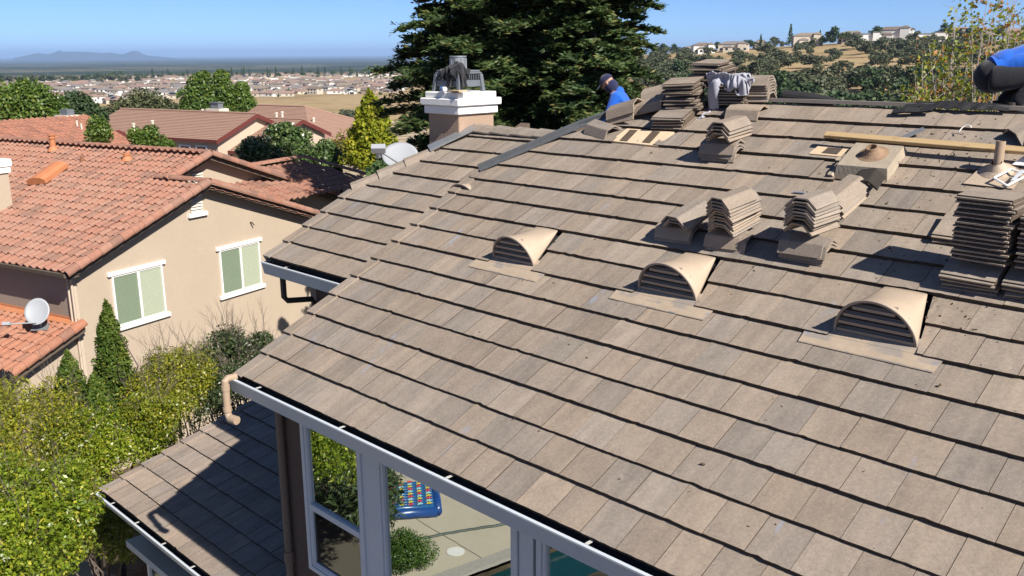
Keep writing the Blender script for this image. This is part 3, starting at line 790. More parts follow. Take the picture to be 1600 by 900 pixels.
def ground_mat():
    t = NT('dry grass hills and far valley floor'); p = t.pos()
    ln = t.n('ShaderNodeVectorMath', operation='LENGTH'); t.t.links.new(p, ln.inputs[0]); d = ln.outputs['Value']
    n1 = t.noise(.012, p, 6, .6); n2 = t.noise(.07, p, 5, .65); n3 = t.noise(.6, p, 4, .6)
    dry = t.ramp(t.math('ADD', t.math('MULTIPLY', n1, .6), t.math('MULTIPLY', n2, .4)), [(.34,(.21,.145,.075)), (.46,(.31,.215,.112)), (.55,(.37,.275,.148)), (.66,(.27,.205,.105))])
    dry = t.mix(t.math('MULTIPLY', n3, .35), dry, (.22,.17,.09))
    dry = t.mix(t.ramp(t.noise(.02, p, 4, .6), [(.56,(0,0,0)),(.68,(.55,.55,.55))]), dry, (.15,.155,.06))
    # scrub and garden soil close by
    near = t.ramp(t.noise(.9, p, 5, .6), [(.35,(.055,.042,.030)), (.6,(.11,.085,.055)), (.75,(.08,.085,.035))])
    c = t.mix(t.ramp(t.math('DIVIDE', d, 400.0), [(.0,(0,0,0)),(.35,(0,0,0)),(.9,(1,1,1))]), near, dry)
    # far valley: fields, tree belts and pale roofs running together
    sx = t.n('ShaderNodeSeparateXYZ'); t.t.links.new(p, sx.inputs[0])
    fv = t.n('ShaderNodeTexVoronoi', {'Scale': .0016}); t.t.links.new(p, fv.inputs['Vector']); 
    sc = t.n('ShaderNodeSeparateColor'); t.t.links.new(fv.outputs['Color'], sc.inputs[0])
    far = t.ramp(sc.outputs[0], [(.0,(.020,.030,.020)),(.45,(.035,.048,.03)),(.66,(.09,.085,.055)),(.76,(.03,.042,.026)),(.93,(.13,.12,.08))])
    far = t.mix(t.ramp(t.noise(.006, p, 6, .7), [(.40,(1,1,1)),(.56,(0,0,0))]), far, (.035,.048,.03))
    far = t.mix(t.ramp(t.noise(.018, p, 3, .7), [(.66,(0,0,0)),(.70,(.8,.8,.8))]), far, (.45,.43,.40))
    c = t.mix(t.ramp(t.math('DIVIDE', d, 5000.0), [(.0,(0,0,0)),(.40,(0,0,0)),(.62,(1,1,1))]), c, far)
    return t.out(c, .95, .1, t.bump(t.math('ADD', n2, n3), .4, .5))
grd = ground_sheet(); grd.data.materials.append(ground_mat())

# haze, the air over the valley -------------------------------------------------
def haze_box():
    mb = MB(); mb.box(V(-68000,-68000,-122), V(136000,0,0), V(0,136000,0), V(0,0,362))
    t = NT('valley haze'); v = t.n('ShaderNodeVolumePrincipled'); v.inputs['Color'].default_value = (.44,.65,1.0,1); v.inputs['Density'].default_value = 4.5e-5; v.inputs['Anisotropy'].default_value = .0
    o_ = t.n('ShaderNodeOutputMaterial'); t.t.links.new(v.outputs[0], o_.inputs['Volume'])
    o = mb.build('haze', t.mat); o['kind'] = 'stuff'; return o
HAZE = haze_box()

# buttes on the horizon --------------------------------------------------------
def buttes():
    prof = [(20,91),(40,87),(58,83),(75,85),(85,82),(93,78.5),(100,81),(112,80.5),(122,81),(135,80.8),(148,82),(158,83),(172,82),(182,84),(192,85),(200,82),(208,79.5),(216,80),(222,84),(232,87),(250,88.5),(275,91)]
    Rb = 26500; pts = []
    for x, y in prof:
        r = ray(x, y); r = r/np.hypot(r[0], r[1]); pts.append(r*Rb)
    mb = MB(); rows = []
    for k, (dd, g) in enumerate([(-1500, 0.0), (-900, .35), (-350, .8), (0, 1.0), (500, .7), (1500, 0.0)]):
        row = []
        for i, p in enumerate(pts):
            u_ = V(p[0], p[1], 0)/Rb; off = 160*math.sin(i*2.1+k*1.7)*(0 if g in (0., 1.) else 1)
            row.append(u_*(Rb+dd+off)+Z*(-114+(p[2]+114)*g*(1+.12*math.sin(i*3.7+k*2.3)*(g < 1))))
        rows.append(row)
    n_ = len(pts); vs = [p for r_ in rows for p in r_]
    fs = [(k*n_+i, k*n_+i+1, (k+1)*n_+i+1, (k+1)*n_+i) for k in range(len(rows)-1) for i in range(n_-1)]
    mb.add(vs, fs); o = mb.build('hills', plain('dark grey rock', (.045,.05,.045), .95, .1, .2, .002), None, smooth=True); o['kind'] = 'structure'  # even dark grey base colour
buttes()

# ------------------------------------------------------------------ foliage
def leaf_mat(name, ca, cb, cc=None, trans=.32, rough=.5, spec=.25):
    t = NT(name); r = t.rnd()
    c = t.mix(r[0], ca, cb)
    if cc: c = t.mix(t.ramp(r[1], [(.80,(0,0,0)),(.92,(1,1,1))]), c, cc)
    b = t.math('MULTIPLY_ADD', r[2], .5, .75); c = t.mix(1.0, c, t.comb(b, b, b), 'MULTIPLY')
    d = t.n('ShaderNodeBsdfPrincipled'); t.set(d.inputs['Base Color'], c); d.inputs['Roughness'].default_value = rough; d.inputs['Specular IOR Level'].default_value = spec
    tr = t.n('ShaderNodeBsdfTranslucent'); t.set(tr.inputs[0], t.mix(.5, c, (.30,.42,.04), 'MIX') if trans > .3 else c)
    mx = t.n('ShaderNodeMixShader', {0: trans}); t.t.links.new(d.outputs[0], mx.inputs[1]); t.t.links.new(tr.outputs[0], mx.inputs[2])
    return t.surf(mx.outputs[0])
M_BARK = plain('grey brown bark', (.11,.085,.065), .95, .1, .3, 6, .8, 25)
M_TWIG = plain('bare grey twig', (.115,.092,.078), .9, .1, .2, 9)

def leaves_mesh(name, ctr, d, nn, L, Wd, mat, parent=None, rnd=None):
    """diamond leaves: ctr (n,3), length dir d, facing nn, sizes L, Wd (n)"""
    n_ = len(ctr)
    d = d/(np.linalg.norm(d, axis=1, keepdims=True)+1e-9)
    s = np.cross(d, nn); s /= np.linalg.norm(s, axis=1, keepdims=True)+1e-9
    up = np.cross(s, d)
    L = np.asarray(L)[:, None]; Wd = np.asarray(Wd)[:, None]
    v = np.empty((n_, 4, 3), np.float32)
    v[:, 0] = ctr-d*L/2; v[:, 1] = ctr+s*Wd/2+up*L*.06; v[:, 2] = ctr+d*L/2; v[:, 3] = ctr-s*Wd/2+up*L*.06
    me = bpy.data.meshes.new(name)
    me.vertices.add(n_*4); me.vertices.foreach_set('co', v.ravel())
    me.loops.add(n_*4); me.loops.foreach_set('vertex_index', np.arange(n_*4, dtype=np.int32))
    me.polygons.add(n_); me.polygons.foreach_set('loop_start', np.arange(0, n_*4, 4, dtype=np.int32))
    try: me.polygons.foreach_set('loop_total', np.full(n_, 4, np.int32))
    except Exception: pass
    me.update(calc_edges=True); me.materials.append(mat)
    if rnd is None: rnd = RNG.random((n_, 3))
    at = me.attributes.new('rnd', 'FLOAT_COLOR', 'FACE')
    at.data.foreach_set('color', np.concatenate([rnd, np.ones((n_, 1))], 1).astype(np.float32).ravel())
    if parent == 'MESH': return me
    o = bpy.data.objects.new(name, me); COL.objects.link(o)
    if parent is not None: o.parent = parent
    return o
def unit(n_, rg=RNG):
    x = rg.normal(size=(n_, 3)); return x/np.linalg.norm(x, axis=1, keepdims=True)

def clump_crown(clumps, per, leafL, leafW, rg, shell=.55, tint=None):
    """leaves through a set of ellipsoidal clumps (cx,cy,cz,rx,ry,rz)"""
    C, Dd, Nn, Rn = [], [], [], []
    for (cx, cy, cz, rx, ry, rz) in clumps:
        u = unit(per, rg); rad_ = rg.random(per)**(shell)
        p = V(cx, cy, cz)+u*rad_[:, None]*V(rx, ry, rz)
        C.append(p); out = u*V(1,1,.8)+rg.normal(size=(per, 3))*.55
        Nn.append(out+V(0,0,.35)); Dd.append(rg.normal(size=(per, 3))+u*.6+V(0,0,-.25))
        b = rg.random(); r3 = rg.random((per, 3)); r3[:, 0] = np.clip(.65*b+.35*r3[:, 0], 0, 1); Rn.append(r3)
    C, Dd, Nn, Rn = map(np.concatenate, (C, Dd, Nn, Rn)); n_ = len(C)
    return C, Dd, Nn, leafL*rg.uniform(.7, 1.3, n_), leafW*rg.uniform(.7, 1.3, n_), Rn

def limb_mesh(mb, base, clumps, r0, rg, k=6, fork=.45):
    """a tapered trunk that forks towards the clumps"""
    base = np.asarray(base, float)
    top = np.mean([c[:3] for c in clumps], 0)
    fk = base+(top-base)*fork
    mid = (base+fk)/2+rg.normal(size=3)*r0*.6
    mb.tube([base-Z*.1, base+(mid-base)*.15, mid, fk], [r0*1.35, r0, r0*.85, r0*.7], k)
    for c in clumps:
        e = V(*c[:3]); m_ = fk+(e-fk)*.5+rg.normal(size=3)*np.linalg.norm(e-fk)*.08+Z*.06*np.linalg.norm(e-fk)
        mb.tube([fk, m_, e], [r0*.45, r0*.28, r0*.08], max(4, k-2))

# far oaks: four shapes shared by all of them -----------------------------------------
M_OAK = leaf_mat('grey green oak foliage', (.064,.078,.042), (.110,.124,.064), (.13,.14,.075), .2, .6)
M_WOOD = leaf_mat('dark green valley foliage', (.030,.056,.022), (.056,.090,.034), (.08,.11,.042), .18, .6)
M_LOT = leaf_mat('mid green garden foliage', (.035,.070,.020), (.075,.12,.035), (.12,.15,.05), .2, .6)
def far_tree_meshes(kind, mat, seed):
    rg = np.random.default_rng(seed)
    out = []
    for q in range(4):
        if kind == 'conifer':
            cl = [(0, 0, .18+.8*f, .20*(1-f)+.03, .20*(1-f)+.03, .11) for f in np.linspace(0, .95, 8)]
            per, lf = 60, .07
        else:
            cl = []
            for i in range(11):
                an = rg.uniform(0, 6.28); rr = rg.uniform(.0, .40); zz = rg.uniform(.36, .86)
                rr *= 1.15-abs(zz-.55)
                cl.append((rr*math.cos(an), rr*math.sin(an), zz, rg.uniform(.13, .22), rg.uniform(.13, .22), rg.uniform(.10, .17)))
            per, lf = 78, .085
        C, Dd, Nn, L, Wd, Rn = clump_crown(cl, per, lf, lf*.8, rg, .45)
        cm = leaves_mesh('crown', C, Dd, Nn, L, Wd, mat, 'MESH', Rn)
        mb = MB(); limb_mesh(mb, V(0,0,-.03), [c for c in cl[:5]], .028, rg, 5)
        to = mb.build('trunk', M_BARK); tm = to.data; bpy.data.objects.remove(to)
        out.append((cm, tm))
    return out
OAKS = far_tree_meshes('oak', M_OAK, 41); WOODS = far_tree_meshes('oak', M_WOOD, 42); LOTS = far_tree_meshes('oak', M_LOT, 43); CONIF = far_tree_meshes('conifer', M_WOOD, 44)
def far_tree(set_, name, x, y, h, label, group, wide=1.0, sink=0.0, trunk=False, cat='tree'):
    cm, tm = set_[random.randrange(4)]
    o = bpy.data.objects.new(name, None); COL.objects.link(o)
    z = float(terrain(x, y))
    o.location = (x, y, z-sink); o.rotation_euler = (0, 0, random.uniform(0, 6.28)); o.scale = (h*wide, h*wide, h)
    c = bpy.data.objects.new('crown', cm); COL.objects.link(c); c.parent = o
    if trunk:
        c = bpy.data.objects.new('trunk', tm); COL.objects.link(c); c.parent = o
    return tag(o, label, cat, group)
def polar(px, r):
    th = px_az(px); return r*math.sin(th), r*math.cos(th)
OAKL = 'grey green oak standing in the dry grass of the hillside'
cnt = 0
rgo = random.Random(5)
def crest_r(px): return 900
# hillside oaks, thicker towards the bottom and along gullies
placed = []
while cnt < 240:
    px = rgo.uniform(985, 1640); r = rgo.uniform(300, 930)
    x, y = polar(px, r)
    g = _hash_noise(x/70, y/70, 9)
    dens = .80+1.0*g - .35*((r-400)/500)*(1 if 1150 < px < 1400 else .2)
    if r > 780: dens *= .55
    if 1190 < px < 1400 and 440 < r < 600: dens *= .35
    if px < 1150 and r > 480: dens *= .6
    if rgo.random() > dens: continue
    if any((x-a)**2+(y-b)**2 < 60 for a, b in placed): continue
    placed.append((x, y)); cnt += 1
    far_tree(OAKS, 'oak_tree', x, y, rgo.uniform(7.5, 13), OAKL, 'oaks scattered over the dry hillside', rgo.uniform(1.15, 1.6), .4, trunk=r < 520)
# dense wood at the foot of the hill
wood_n = 0
for q in range(75):
    px = rgo.uniform(1000, 1600); r = rgo.uniform(205, 330)+rgo.random()**2*150; x, y = polar(px, r)
    far_tree(WOODS, 'woodland_tree', x, y, rgo.uniform(10, 14.5), 'dark green tree in the dense wood at the foot of the hill', 'trees of the wood below the hill', rgo.uniform(1.05, 1.45), 1.2)
# oaks by the dry field on the left, in the middle distance
for px, r, h in [(505,560,13),(486,575,11),(527,570,12),(475,600,9),(560,610,12),(575,590,11),(548,640,10),(598,600,12),(590,560,9),(612,640,12),(455,585,8),(296,690,15),(285,700,12)]:
    x, y = polar(px, r)
    far_tree(OAKS, 'oak_tree', x, y, h, 'dark oak in the clump beside the dry field below the suburb' if px > 400 else 'grey oak between the suburb and the tall green trees', 'oaks beside the dry field', 1.3, .5, True)

# ------------------------------------------------------------------ far houses
def facade_mat(name, col): return plain(name, col, .85, .2, .06, .3)
M_FW = [facade_mat('white render', (.66,.64,.60)), facade_mat('cream render', (.50,.44,.36)), facade_mat('tan render', (.36,.29,.22))]
M_FR = [plain('tan tile roof', (.22,.18,.145), .9, .15, .15, .6), plain('grey shingle roof', (.19,.175,.165), .9, .15, .15, .6), plain('pinkish tile roof', (.26,.175,.14), .9, .15, .15, .6), plain('brown tile roof', (.17,.135,.11), .9, .15, .15, .6)]
M_WIN = plain('dark window', (.03,.035,.04), .2, .5, .1, 2)
M_SOLAR = plain('solar panel', (.02,.024,.035), .25, .5, .1, 1)
def hip_roof(mb, x0, x1, y0, y1, z, h, ov=.5, gable=False, mi=0):
    x0 -= ov; x1 += ov; y0 -= ov; y1 += ov; e = (y1-y0)/2 if not gable else 0
    ym = (y0+y1)/2
    a = [V(x0,y0,z),V(x1,y0,z),V(x1,y1,z),V(x0,y1,z),V(x0+e,ym,z+h),V(x1-e,ym,z+h)]
    mb.add(a, [(0,1,5,4),(1,2,5),(2,3,4,5),(3,0,4),(3,2,1,0)], None, mi)
def far_house_mesh(v, seed):
    rg = random.Random(seed); mb = MB()
    w = rg.uniform(13, 17); d = rg.uniform(10, 13); two = v in (0, 3)
    h = 5.6 if two else 3.1
    mb.box(V(-w/2,-d/2,-.8), V(w,0,0), V(0,d,0), V(0,0,h+.8), None, 0)
    hip_roof(mb, -w/2, w/2, -d/2, d/2, h, 2.6, .5, v in (1, 3), 1)
    gx = rg.choice([-1, 1])*w*.22; gw = 6.2
    mb.box(V(gx-gw/2,-d/2-3,-.8), V(gw,0,0), V(0,4,0), V(0,0,3.9), None, 0)
    a = [V(gx-gw/2-.4,-d/2-3.5,3.1),V(gx+gw/2+.4,-d/2-3.5,3.1),V(gx,-d/2-3.5,4.9),V(gx-gw/2-.4,-d/2+3,3.1),V(gx+gw/2+.4,-d/2+3,3.1),V(gx,-d/2+3,4.9)]
    mb.add(a, [(0,2,5,3),(2,1,4,5)], None, 1); mb.add([a[0]+V(.4,.4,0),a[1]+V(-.4,.4,0),a[2]+V(0,.4,0)], [(0,1,2)], None, 0)
    for k in range(3 if two else 2):
        x = -w/2+2+k*w*.3
        for zz in ((1.0, 3.8) if two else (1.0,)):
            for sy in (-1, 1):
                yy = sy*(d/2+.02)
                mb.box(V(x,yy-.03,zz), V(1.8,0,0), V(0,.06,0), V(0,0,1.3), None, 2)
    mb.box(V(gx-2.3,-d/2-3.05,0), V(4.6,0,0), V(0,.06,0), V(0,0,2.3), None, 2 if v == 2 else 0)
    for sx in (-1, 1):
        mb.box(V(sx*(w/2+.02)-.03,-1,1.0 if not two else 3.8), V(.06,0,0), V(0,2,0), V(0,0,1.2), None, 2)
    if v in (2, 4):
        e = V(0,-d/2-.5,h); t = V(0,0,h+2.6); sl_ = (t-e)
        n_ = np.cross(V(1,0,0), sl_); n_ /= np.linalg.norm(n_)
        mb.prism([e+sl_*.25+V(-3.2,0,0)+n_*.12, e+sl_*.25+V(3.0,0,0)+n_*.12, e+sl_*.85+V(3.0,0,0)+n_*.12, e+sl_*.85+V(-3.2,0,0)+n_*.12], n_*.08, None, 3)
    return mb
FARM = []
for v in range(5):
    for q in range(3):
        mb = far_house_mesh(v, v*10+q)
        o = mb.build('house', [M_FW[(v+q) % 3 if v else 0], M_FR[(v*2+q) % 4], M_WIN, M_SOLAR]); FARM.append((v, o.data)); bpy.data.objects.remove(o)
FLAB = ['white two storey house in the suburb on the plain', 'pale single storey gabled house in the suburb on the plain', 'low house with solar panels and dark garage in the suburb', 'two storey gabled house in the suburb on the plain', 'low house with dark solar panels in the suburb on the plain']
def far_house(px, r, rot, label=None, group='houses of the suburb on the plain', s=1.0, v=None):
    c = [f for f in FARM if v is None or f[0] == v]; vv, me = c[random.randrange(len(c))]
    x, y = polar(px, r); o = bpy.data.objects.new('suburban_house', me); COL.objects.link(o)
    o.location = (x, y, float(terrain(x, y))); o.rotation_euler = (0, 0, rot); o.scale = (s, s, s)
    return tag(o, label or FLAB[vv], 'house', group)
rows = [(1000,-20,250,24),(1045,-15,260,24),(1085,300,470,25),(1130,380,640,26),(1175,-20,640,25),(1225,-20,640,27),(1300,-20,640,27),(1390,60,640,28),(1480,200,640,30)]
nh = 0
for r, p0, p1, sp in rows:
    step = sp/r*F_PX*.78
    p = p0
    while p < p1 and nh < 205:
        far_house(p+rgo.uniform(-2, 2), r*(1+rgo.uniform(-.014, .014)), rgo.choice([0, math.pi])+rgo.uniform(-.5, .5)-.3, s=rgo.uniform(1.0, 1.25)); nh += 1
        p += step*rgo.uniform(.85, 1.3)
for q in range(50):          # long low row of roofs on the rise beyond
    r = rgo.uniform(1950, 2250); p = 230+q*8.4+rgo.uniform(-3, 3)
    far_house(p, r, rgo.uniform(-.4, .4), 'tan roofed low house in the far row below the dark trees', 'houses in the far row', 1.15, rgo.choice([1, 4]))
for q in range(26):          # white row at far left
    far_house(-15+q*7.6, 1560+rgo.uniform(-20, 20), rgo.uniform(-.3, .3), 'white house in the packed far left row of the suburb', 'white houses at the far edge of the dry field', 1.05, 0)
def distant_houses():
    mb = MB(); rg = random.Random(77)
    for q in range(420):
        r = rg.choice([1240, 1270, 1340, 1365, 1430, 1450, 1520, 1600, 1650, 1700, 1760, 1830, 2050, 2300])*rg.uniform(.985, 1.015); p = rg.uniform(-20, 640); x, y = polar(p, r); z = float(terrain(x, y))
        w_, d_, h_ = rg.uniform(11, 17), rg.uniform(9, 12), rg.choice([3.1, 3.1, 5.6]); an = rg.uniform(-.5, .5); ca, sa = math.cos(an), math.sin(an)
        T = lambda px_, py_, pz_: V(x+px_*ca-py_*sa, y+px_*sa+py_*ca, z+pz_)
        c4 = [(-w_/2,-d_/2),(w_/2,-d_/2),(w_/2,d_/2),(-w_/2,d_/2)]
        wm = rg.choice([0, 0, 0, 1]); rm = rg.choice([2, 3, 4, 5])
        mb.add([T(a, b, -1) for a, b in c4]+[T(a, b, h_) for a, b in c4], [(0,1,5,4),(1,2,6,5),(2,3,7,6),(3,0,4,7)], None, wm)
        e = d_/2*rg.choice([0, 1]); v6 = [T(a*1.07, b*1.09, h_) for a, b in c4]+[T(-w_/2+e, 0, h_+2.5), T(w_/2-e, 0, h_+2.5)]
        mb.add(v6, [(0,1,5,4),(1,2,5),(2,3,4,5),(3,0,4)], None, rm)
        if rg.random() < .35: mb.add([T(-3,-d_*.42,h_+.75), T(3,-d_*.42,h_+.75), T(3,-d_*.16,h_+2.0), T(-3,-d_*.16,h_+2.0)], [(0,1,2,3)], None, 7)
        for k in (-.28, .05, .3): mb.add([T(w_*k,-d_/2-.05,1), T(w_*k+2,-d_/2-.05,1), T(w_*k+2,-d_/2-.05,2.3), T(w_*k,-d_/2-.05,2.3)], [(0,1,2,3)], None, 6)
    o = mb.build('distant_houses', [M_FW[0], M_FW[1]]+M_FR+[M_WIN, M_SOLAR]); o['kind'] = 'stuff'
distant_houses()
for q in range(46):
    r = rgo.uniform(1020, 1500); p = rgo.uniform(-10, 640); x, y = polar(p, r)
    far_tree(LOTS, 'garden_tree', x, y, rgo.uniform(4.5, 8), 'small green garden tree between suburban houses', 'garden trees of the suburb', 1.1)
for q in range(64):
    r = rgo.uniform(1950, 2450); p = 180+q*7.2+rgo.uniform(-4, 4); x, y = polar(p, r)
    s_ = CONIF if rgo.random() < .5 else LOTS
    far_tree(s_, 'conifer' if s_ is CONIF else 'garden_tree', x, y, rgo.uniform(14, 24) if s_ is CONIF else rgo.uniform(10, 16), 'tall dark conifer on the skyline of the suburb' if s_ is CONIF else 'round dark tree on the skyline of the suburb', 'skyline trees of the suburb', 1.2 if s_ is not CONIF else 1.0)
for q in range(34):
    r = rgo.uniform(1700, 1950); p = -15+q*8.4+rgo.uniform(-4, 4); x, y = polar(p, r)
    far_tree(OAKS if rgo.random() < .6 else WOODS, 'oak_tree', x, y, rgo.uniform(11, 19), 'dark round tree in the belt beyond the white row', 'tree belt beyond the white row', 1.5)
# a paler road and flattened lots among the houses come from the ground itself

# mansions along the crest -------------------------------------------------------------
def mansion(px, r, rot, wide, tall, wall, roof_, label, flat=False, s=1.0):
    root = thing('hilltop_house', label, 'house', 'houses along the crest of the hill')
    x, y = polar(px, r); z = float(terrain(x, y))
    root.location = (x, y, z); root.rotation_euler = (0, 0, -px_az(px)+rot); root.scale = (s*1.15, s*1.15, s*1.15)
    d = 11
    mb = MB(); mb.box(V(-wide/2,-d/2,-3), V(wide,0,0), V(0,d,0), V(0,0,tall+3)); mb.box(V(-wide*.32,-d/2-3,-3), V(wide*.3,0,0), V(0,4,0), V(0,0,3+tall*.62)); mb.box(V(wide*.16,-d/2-2,-3), V(wide*.26,0,0), V(0,4,0), V(0,0,3+tall*1.15))
    mb.build('wall', wall, root)
    mb = MB()
    if flat:
        mb.box(V(-wide/2-.5,-d/2-.5,tall), V(wide+1,0,0), V(0,d+1,0), V(0,0,.4)); mb.box(V(wide*.15,-d/2-2.4,tall*1.15), V(wide*.28,0,0), V(0,5,0), V(0,0,.3))
    else:
        hip_roof(mb, -wide/2, wide/2, -d/2, d/2, tall, 2.4); hip_roof(mb, -wide*.32, -wide*.02, -d/2-3, -d/2+1, tall*.62, 1.5); hip_roof(mb, wide*.16, wide*.42, -d/2-2, -d/2+2.2, tall*1.15, 1.6)
    mb.build('roof', roof_, root)
    for k in range(5):
        xx = -wide*.44+k*wide*.2
        mb = MB(); yy = -d/2-(3.02 if -wide*.32 < xx+.8 < -wide*.02 else 2.02 if wide*.16 < xx+.8 < wide*.42 else .02)
        mb.box(V(xx,yy-.04,1.0), V(1.9,0,0), V(0,.06,0), V(0,0,1.7)); mb.build('window', M_WIN, root)
    return root
CRW, CRC, CRT = M_FW
for a in [(1082,880,.2,17,6,CRW,M_FR[3],'white house with brown roof at the left end of the crest'),
          (1062,900,.1,12,4,CRC,M_FR[1],'low grey roofed house at the far left of the crest'),
          (1127,885,-.1,23,5.5,CRC,M_FR[1],'long pale house with grey roof low on the crest'),
          (1164,910,0,10,5,CRC,M_FR[0],'small tan gable beside the dark conifer on the crest'),
          (1234,890,.15,22,8,CRC,M_FR[0],'large tan house with stepped roofs on the crest'),
          (1297,905,-.1,18,7,CRC,M_FR[0],'cream house left of the white mansion on the crest'),
          (1322,840,.1,17,7.5,CRW,M_FR[1],'white flat roofed house set below the crest',True),
          (1362,900,-.15,26,9,CRW,M_FR[3],'white mansion with brown roofs at the top of the crest'),
          (1410,880,.05,26,6,CRW,M_FR[1],'long white house on a retaining wall beside the dry gully',True),
          (1452,905,.1,15,8,M_FW[2],M_FR[2],'terracotta house behind the sparse sapling'),
          (1490,900,-.1,15,7,M_FW[2],M_FR[2],'red roofed house behind the upper twigs of the sapling'),
          (1545,895,.1,22,7,M_FW[2],M_FR[2],'wide red roofed house above the crouching worker')]:
    mansion(*a)
for px, r, h, s_ in [(1278,880,17,WOODS),(1290,900,10,LOTS),(1150,905,11,LOTS),(1166,900,13,CONIF),(1209,905,20,CONIF),(1252,895,13,CONIF),(1103,900,10,WOODS),(1335,890,15,WOODS),(1340,905,11,LOTS),(1386,900,12,WOODS),(1436,890,16,WOODS),(1258,880,9,LOTS),(1020,880,12,WOODS),(1040,900,10,WOODS),(1470,900,12,WOODS),(1515,905,14,WOODS),(1580,900,13,WOODS),(1270,900,10,LOTS)]:
    x, y = polar(px, r)
    far_tree(s_, 'conifer' if s_ is CONIF else 'crest_tree', x, y, h, 'dark pointed conifer between houses on the crest' if s_ is CONIF else ('bright green tree between houses on the crest' if s_ is LOTS else 'dark round tree between houses on the crest'), 'trees between the crest houses', 1.2 if s_ is not CONIF else .9)
# ------------------------------------------------------------------ neighbour with the S tile roof
def stile_mat(name, ca, cb, cc):
    t = NT(name); p = t.pos(); r = t.rnd()
    c = t.mix(r[0], ca, cb); c = t.mix(t.ramp(r[1], [(.72,(0,0,0)),(.95,(.8,.8,.8))]), c, cc)
    c = t.mix(t.ramp(t.noise(6, p, 5, .65), [(.45,(0,0,0)),(.75,(.45,.45,.45))]), c, tuple(x*.55 for x in ca))
    c = t.mix(t.ramp(t.noise(25, p, 3, .6), [(.55,(0,0,0)),(.75,(.4,.4,.4))]), c, (.40,.28,.21))
    return t.out(c, .85, .2, t.bump(t.noise(70, p, 3), .006, .4))
M_STILE = stile_mat('terracotta S tile', (.300,.142,.098), (.300,.168,.122), (.185,.110,.085))
M_STILE2 = stile_mat('bright terracotta S tile', (.335,.142,.086), (.32,.16,.108), (.21,.108,.078))
M_PEACH = plain('peach stucco', (.425,.345,.262), .93, .12, .08, 1.1, .8, 45)
M_CREAM = plain('cream stucco trim', (.60,.55,.46), .85, .2, .05, 3)
M_TERRA = plain('terracotta painted metal', (.47,.185,.085), .6, .3, .1, 4)
M_DKEAVE = plain('dark brown eave board', (.11,.085,.065), .8, .2, .12, 5)
M_WTRIM = plain('white window trim', (.78,.76,.72), .6, .3, .04, 4)
def s_roof(mb, O, A, B, ncol, nrow, keep=None, tw=.30, ex=.375, amp=.062, seed=1, K=7):
    """S tiles: O eave corner, A along the eave, B up the slope (unit vectors)"""
    rg = random.Random(seed); Nn = np.cross(A, B); 
    if Nn[2] < 0: Nn = -Nn
    prof = []
    for k in range(K+1):
        t = k/K
        prof.append(amp*math.sin(math.pi*t/.62) if t < .62 else -.018*math.sin(math.pi*(t-.62)/.38))
    for c in range(ncol):
        for r_ in range(nrow):
            if keep and not keep((c+.5)*tw, (r_+.5)*ex): continue
            col = (rg.random(), rg.random(), rg.random())
            j0 = rg.uniform(-.008, .008); jv = rg.uniform(-.012, .012)
            f, b, fr = [], [], []
            for k in range(K+1):
                x = (c+k/K)*tw
                f.append(O+A*x+B*(r_*ex+jv)+Nn*(prof[k]+.030+j0)); b.append(O+A*x+B*((r_+1)*ex+.02)+Nn*(prof[k]*.93+j0-.004))
                fr.append(O+A*x+B*(r_*ex+jv+.004)+Nn*(prof[k]-.012+j0))
            n_ = K+1
            fs = [(k, k+1, n_+k+1, n_+k) for k in range(K)]; fs += [(2*n_+k, 2*n_+k+1, k+1, k) for k in range(K)]
            if np.dot(np.cross(f[1]-f[0], b[0]-f[0]), Nn) < 0: fs = [tuple(reversed(q)) for q in fs]
            mb.add(f+b+fr, fs, col)
def barrel_row(mb, p0, p1, r, up, L=.40, seed=1, K=8, arc=math.pi):
    rg = random.Random(seed); d = p1-p0; ln = np.linalg.norm(d); d = d/ln; n_ = max(1, int(ln/L+.5)); L = ln/n_
    sd = np.cross(d, up); sd /= np.linalg.norm(sd); up = np.cross(sd, d)
    for i in range(n_):
        a, b = p0+d*(i*L-.04), p0+d*(i+1)*L; col = (rg.random(), rg.random(), rg.random())
        ra, rb = r*1.08+rg.uniform(-.004,.004), r*.93
        A = [a+ra*(math.cos(t)*sd+math.sin(t)*up*.85) for t in np.linspace((math.pi-arc)/2, (math.pi+arc)/2, K+1)]
        B = [b+rb*(math.cos(t)*sd+math.sin(t)*up*.85) for t in np.linspace((math.pi-arc)/2, (math.pi+arc)/2, K+1)]
        Ai = [a+(ra-.02)*(math.cos(t)*sd+math.sin(t)*up*.85) for t in np.linspace((math.pi-arc)/2, (math.pi+arc)/2, K+1)]
        n2 = K+1
        mb.add(A+B+Ai, [(k, n2+k, n2+k+1, k+1) for k in range(K)]+[(2*n2+k, k, k+1, 2*n2+k+1) for k in range(K)], col)
PT = rad(19.6)
nb = thing('neighbour_house', 'peach stucco house with terracotta S tile roof and two blind covered windows', 'house')
S_E, Z_E = 14.62, -5.56                              # rake foot on the gable plane
S_F, S_R = 19.62, 21.35                              # front and rear ridge stations
ZF = Z_E+(S_F-S_E)*math.tan(PT); ZR = Z_E+(S_R-S_E)*math.tan(PT)
SB = 1.75                                            # the rear gable stands back
OVH = .42                                            # rake overhang
BU = W1*math.cos(PT)+Z*math.sin(PT)                   # up the left slope
BD = -W1*math.cos(PT)+Z*math.sin(PT)
nlen_F = (S_F-S_E)/math.cos(PT); nlen_R = (S_R-S_E)/math.cos(PT)
lift = 0.03
mb = MB()
def keepL(x, y):
    if y > nlen_R: return False
    if y > nlen_F-.1: return x > SB-.1
    return True
s_roof(mb, Q(S_E, Z_E, OVH), -NW, BU, 62, int(nlen_R/.375)+1, keepL, seed=3)
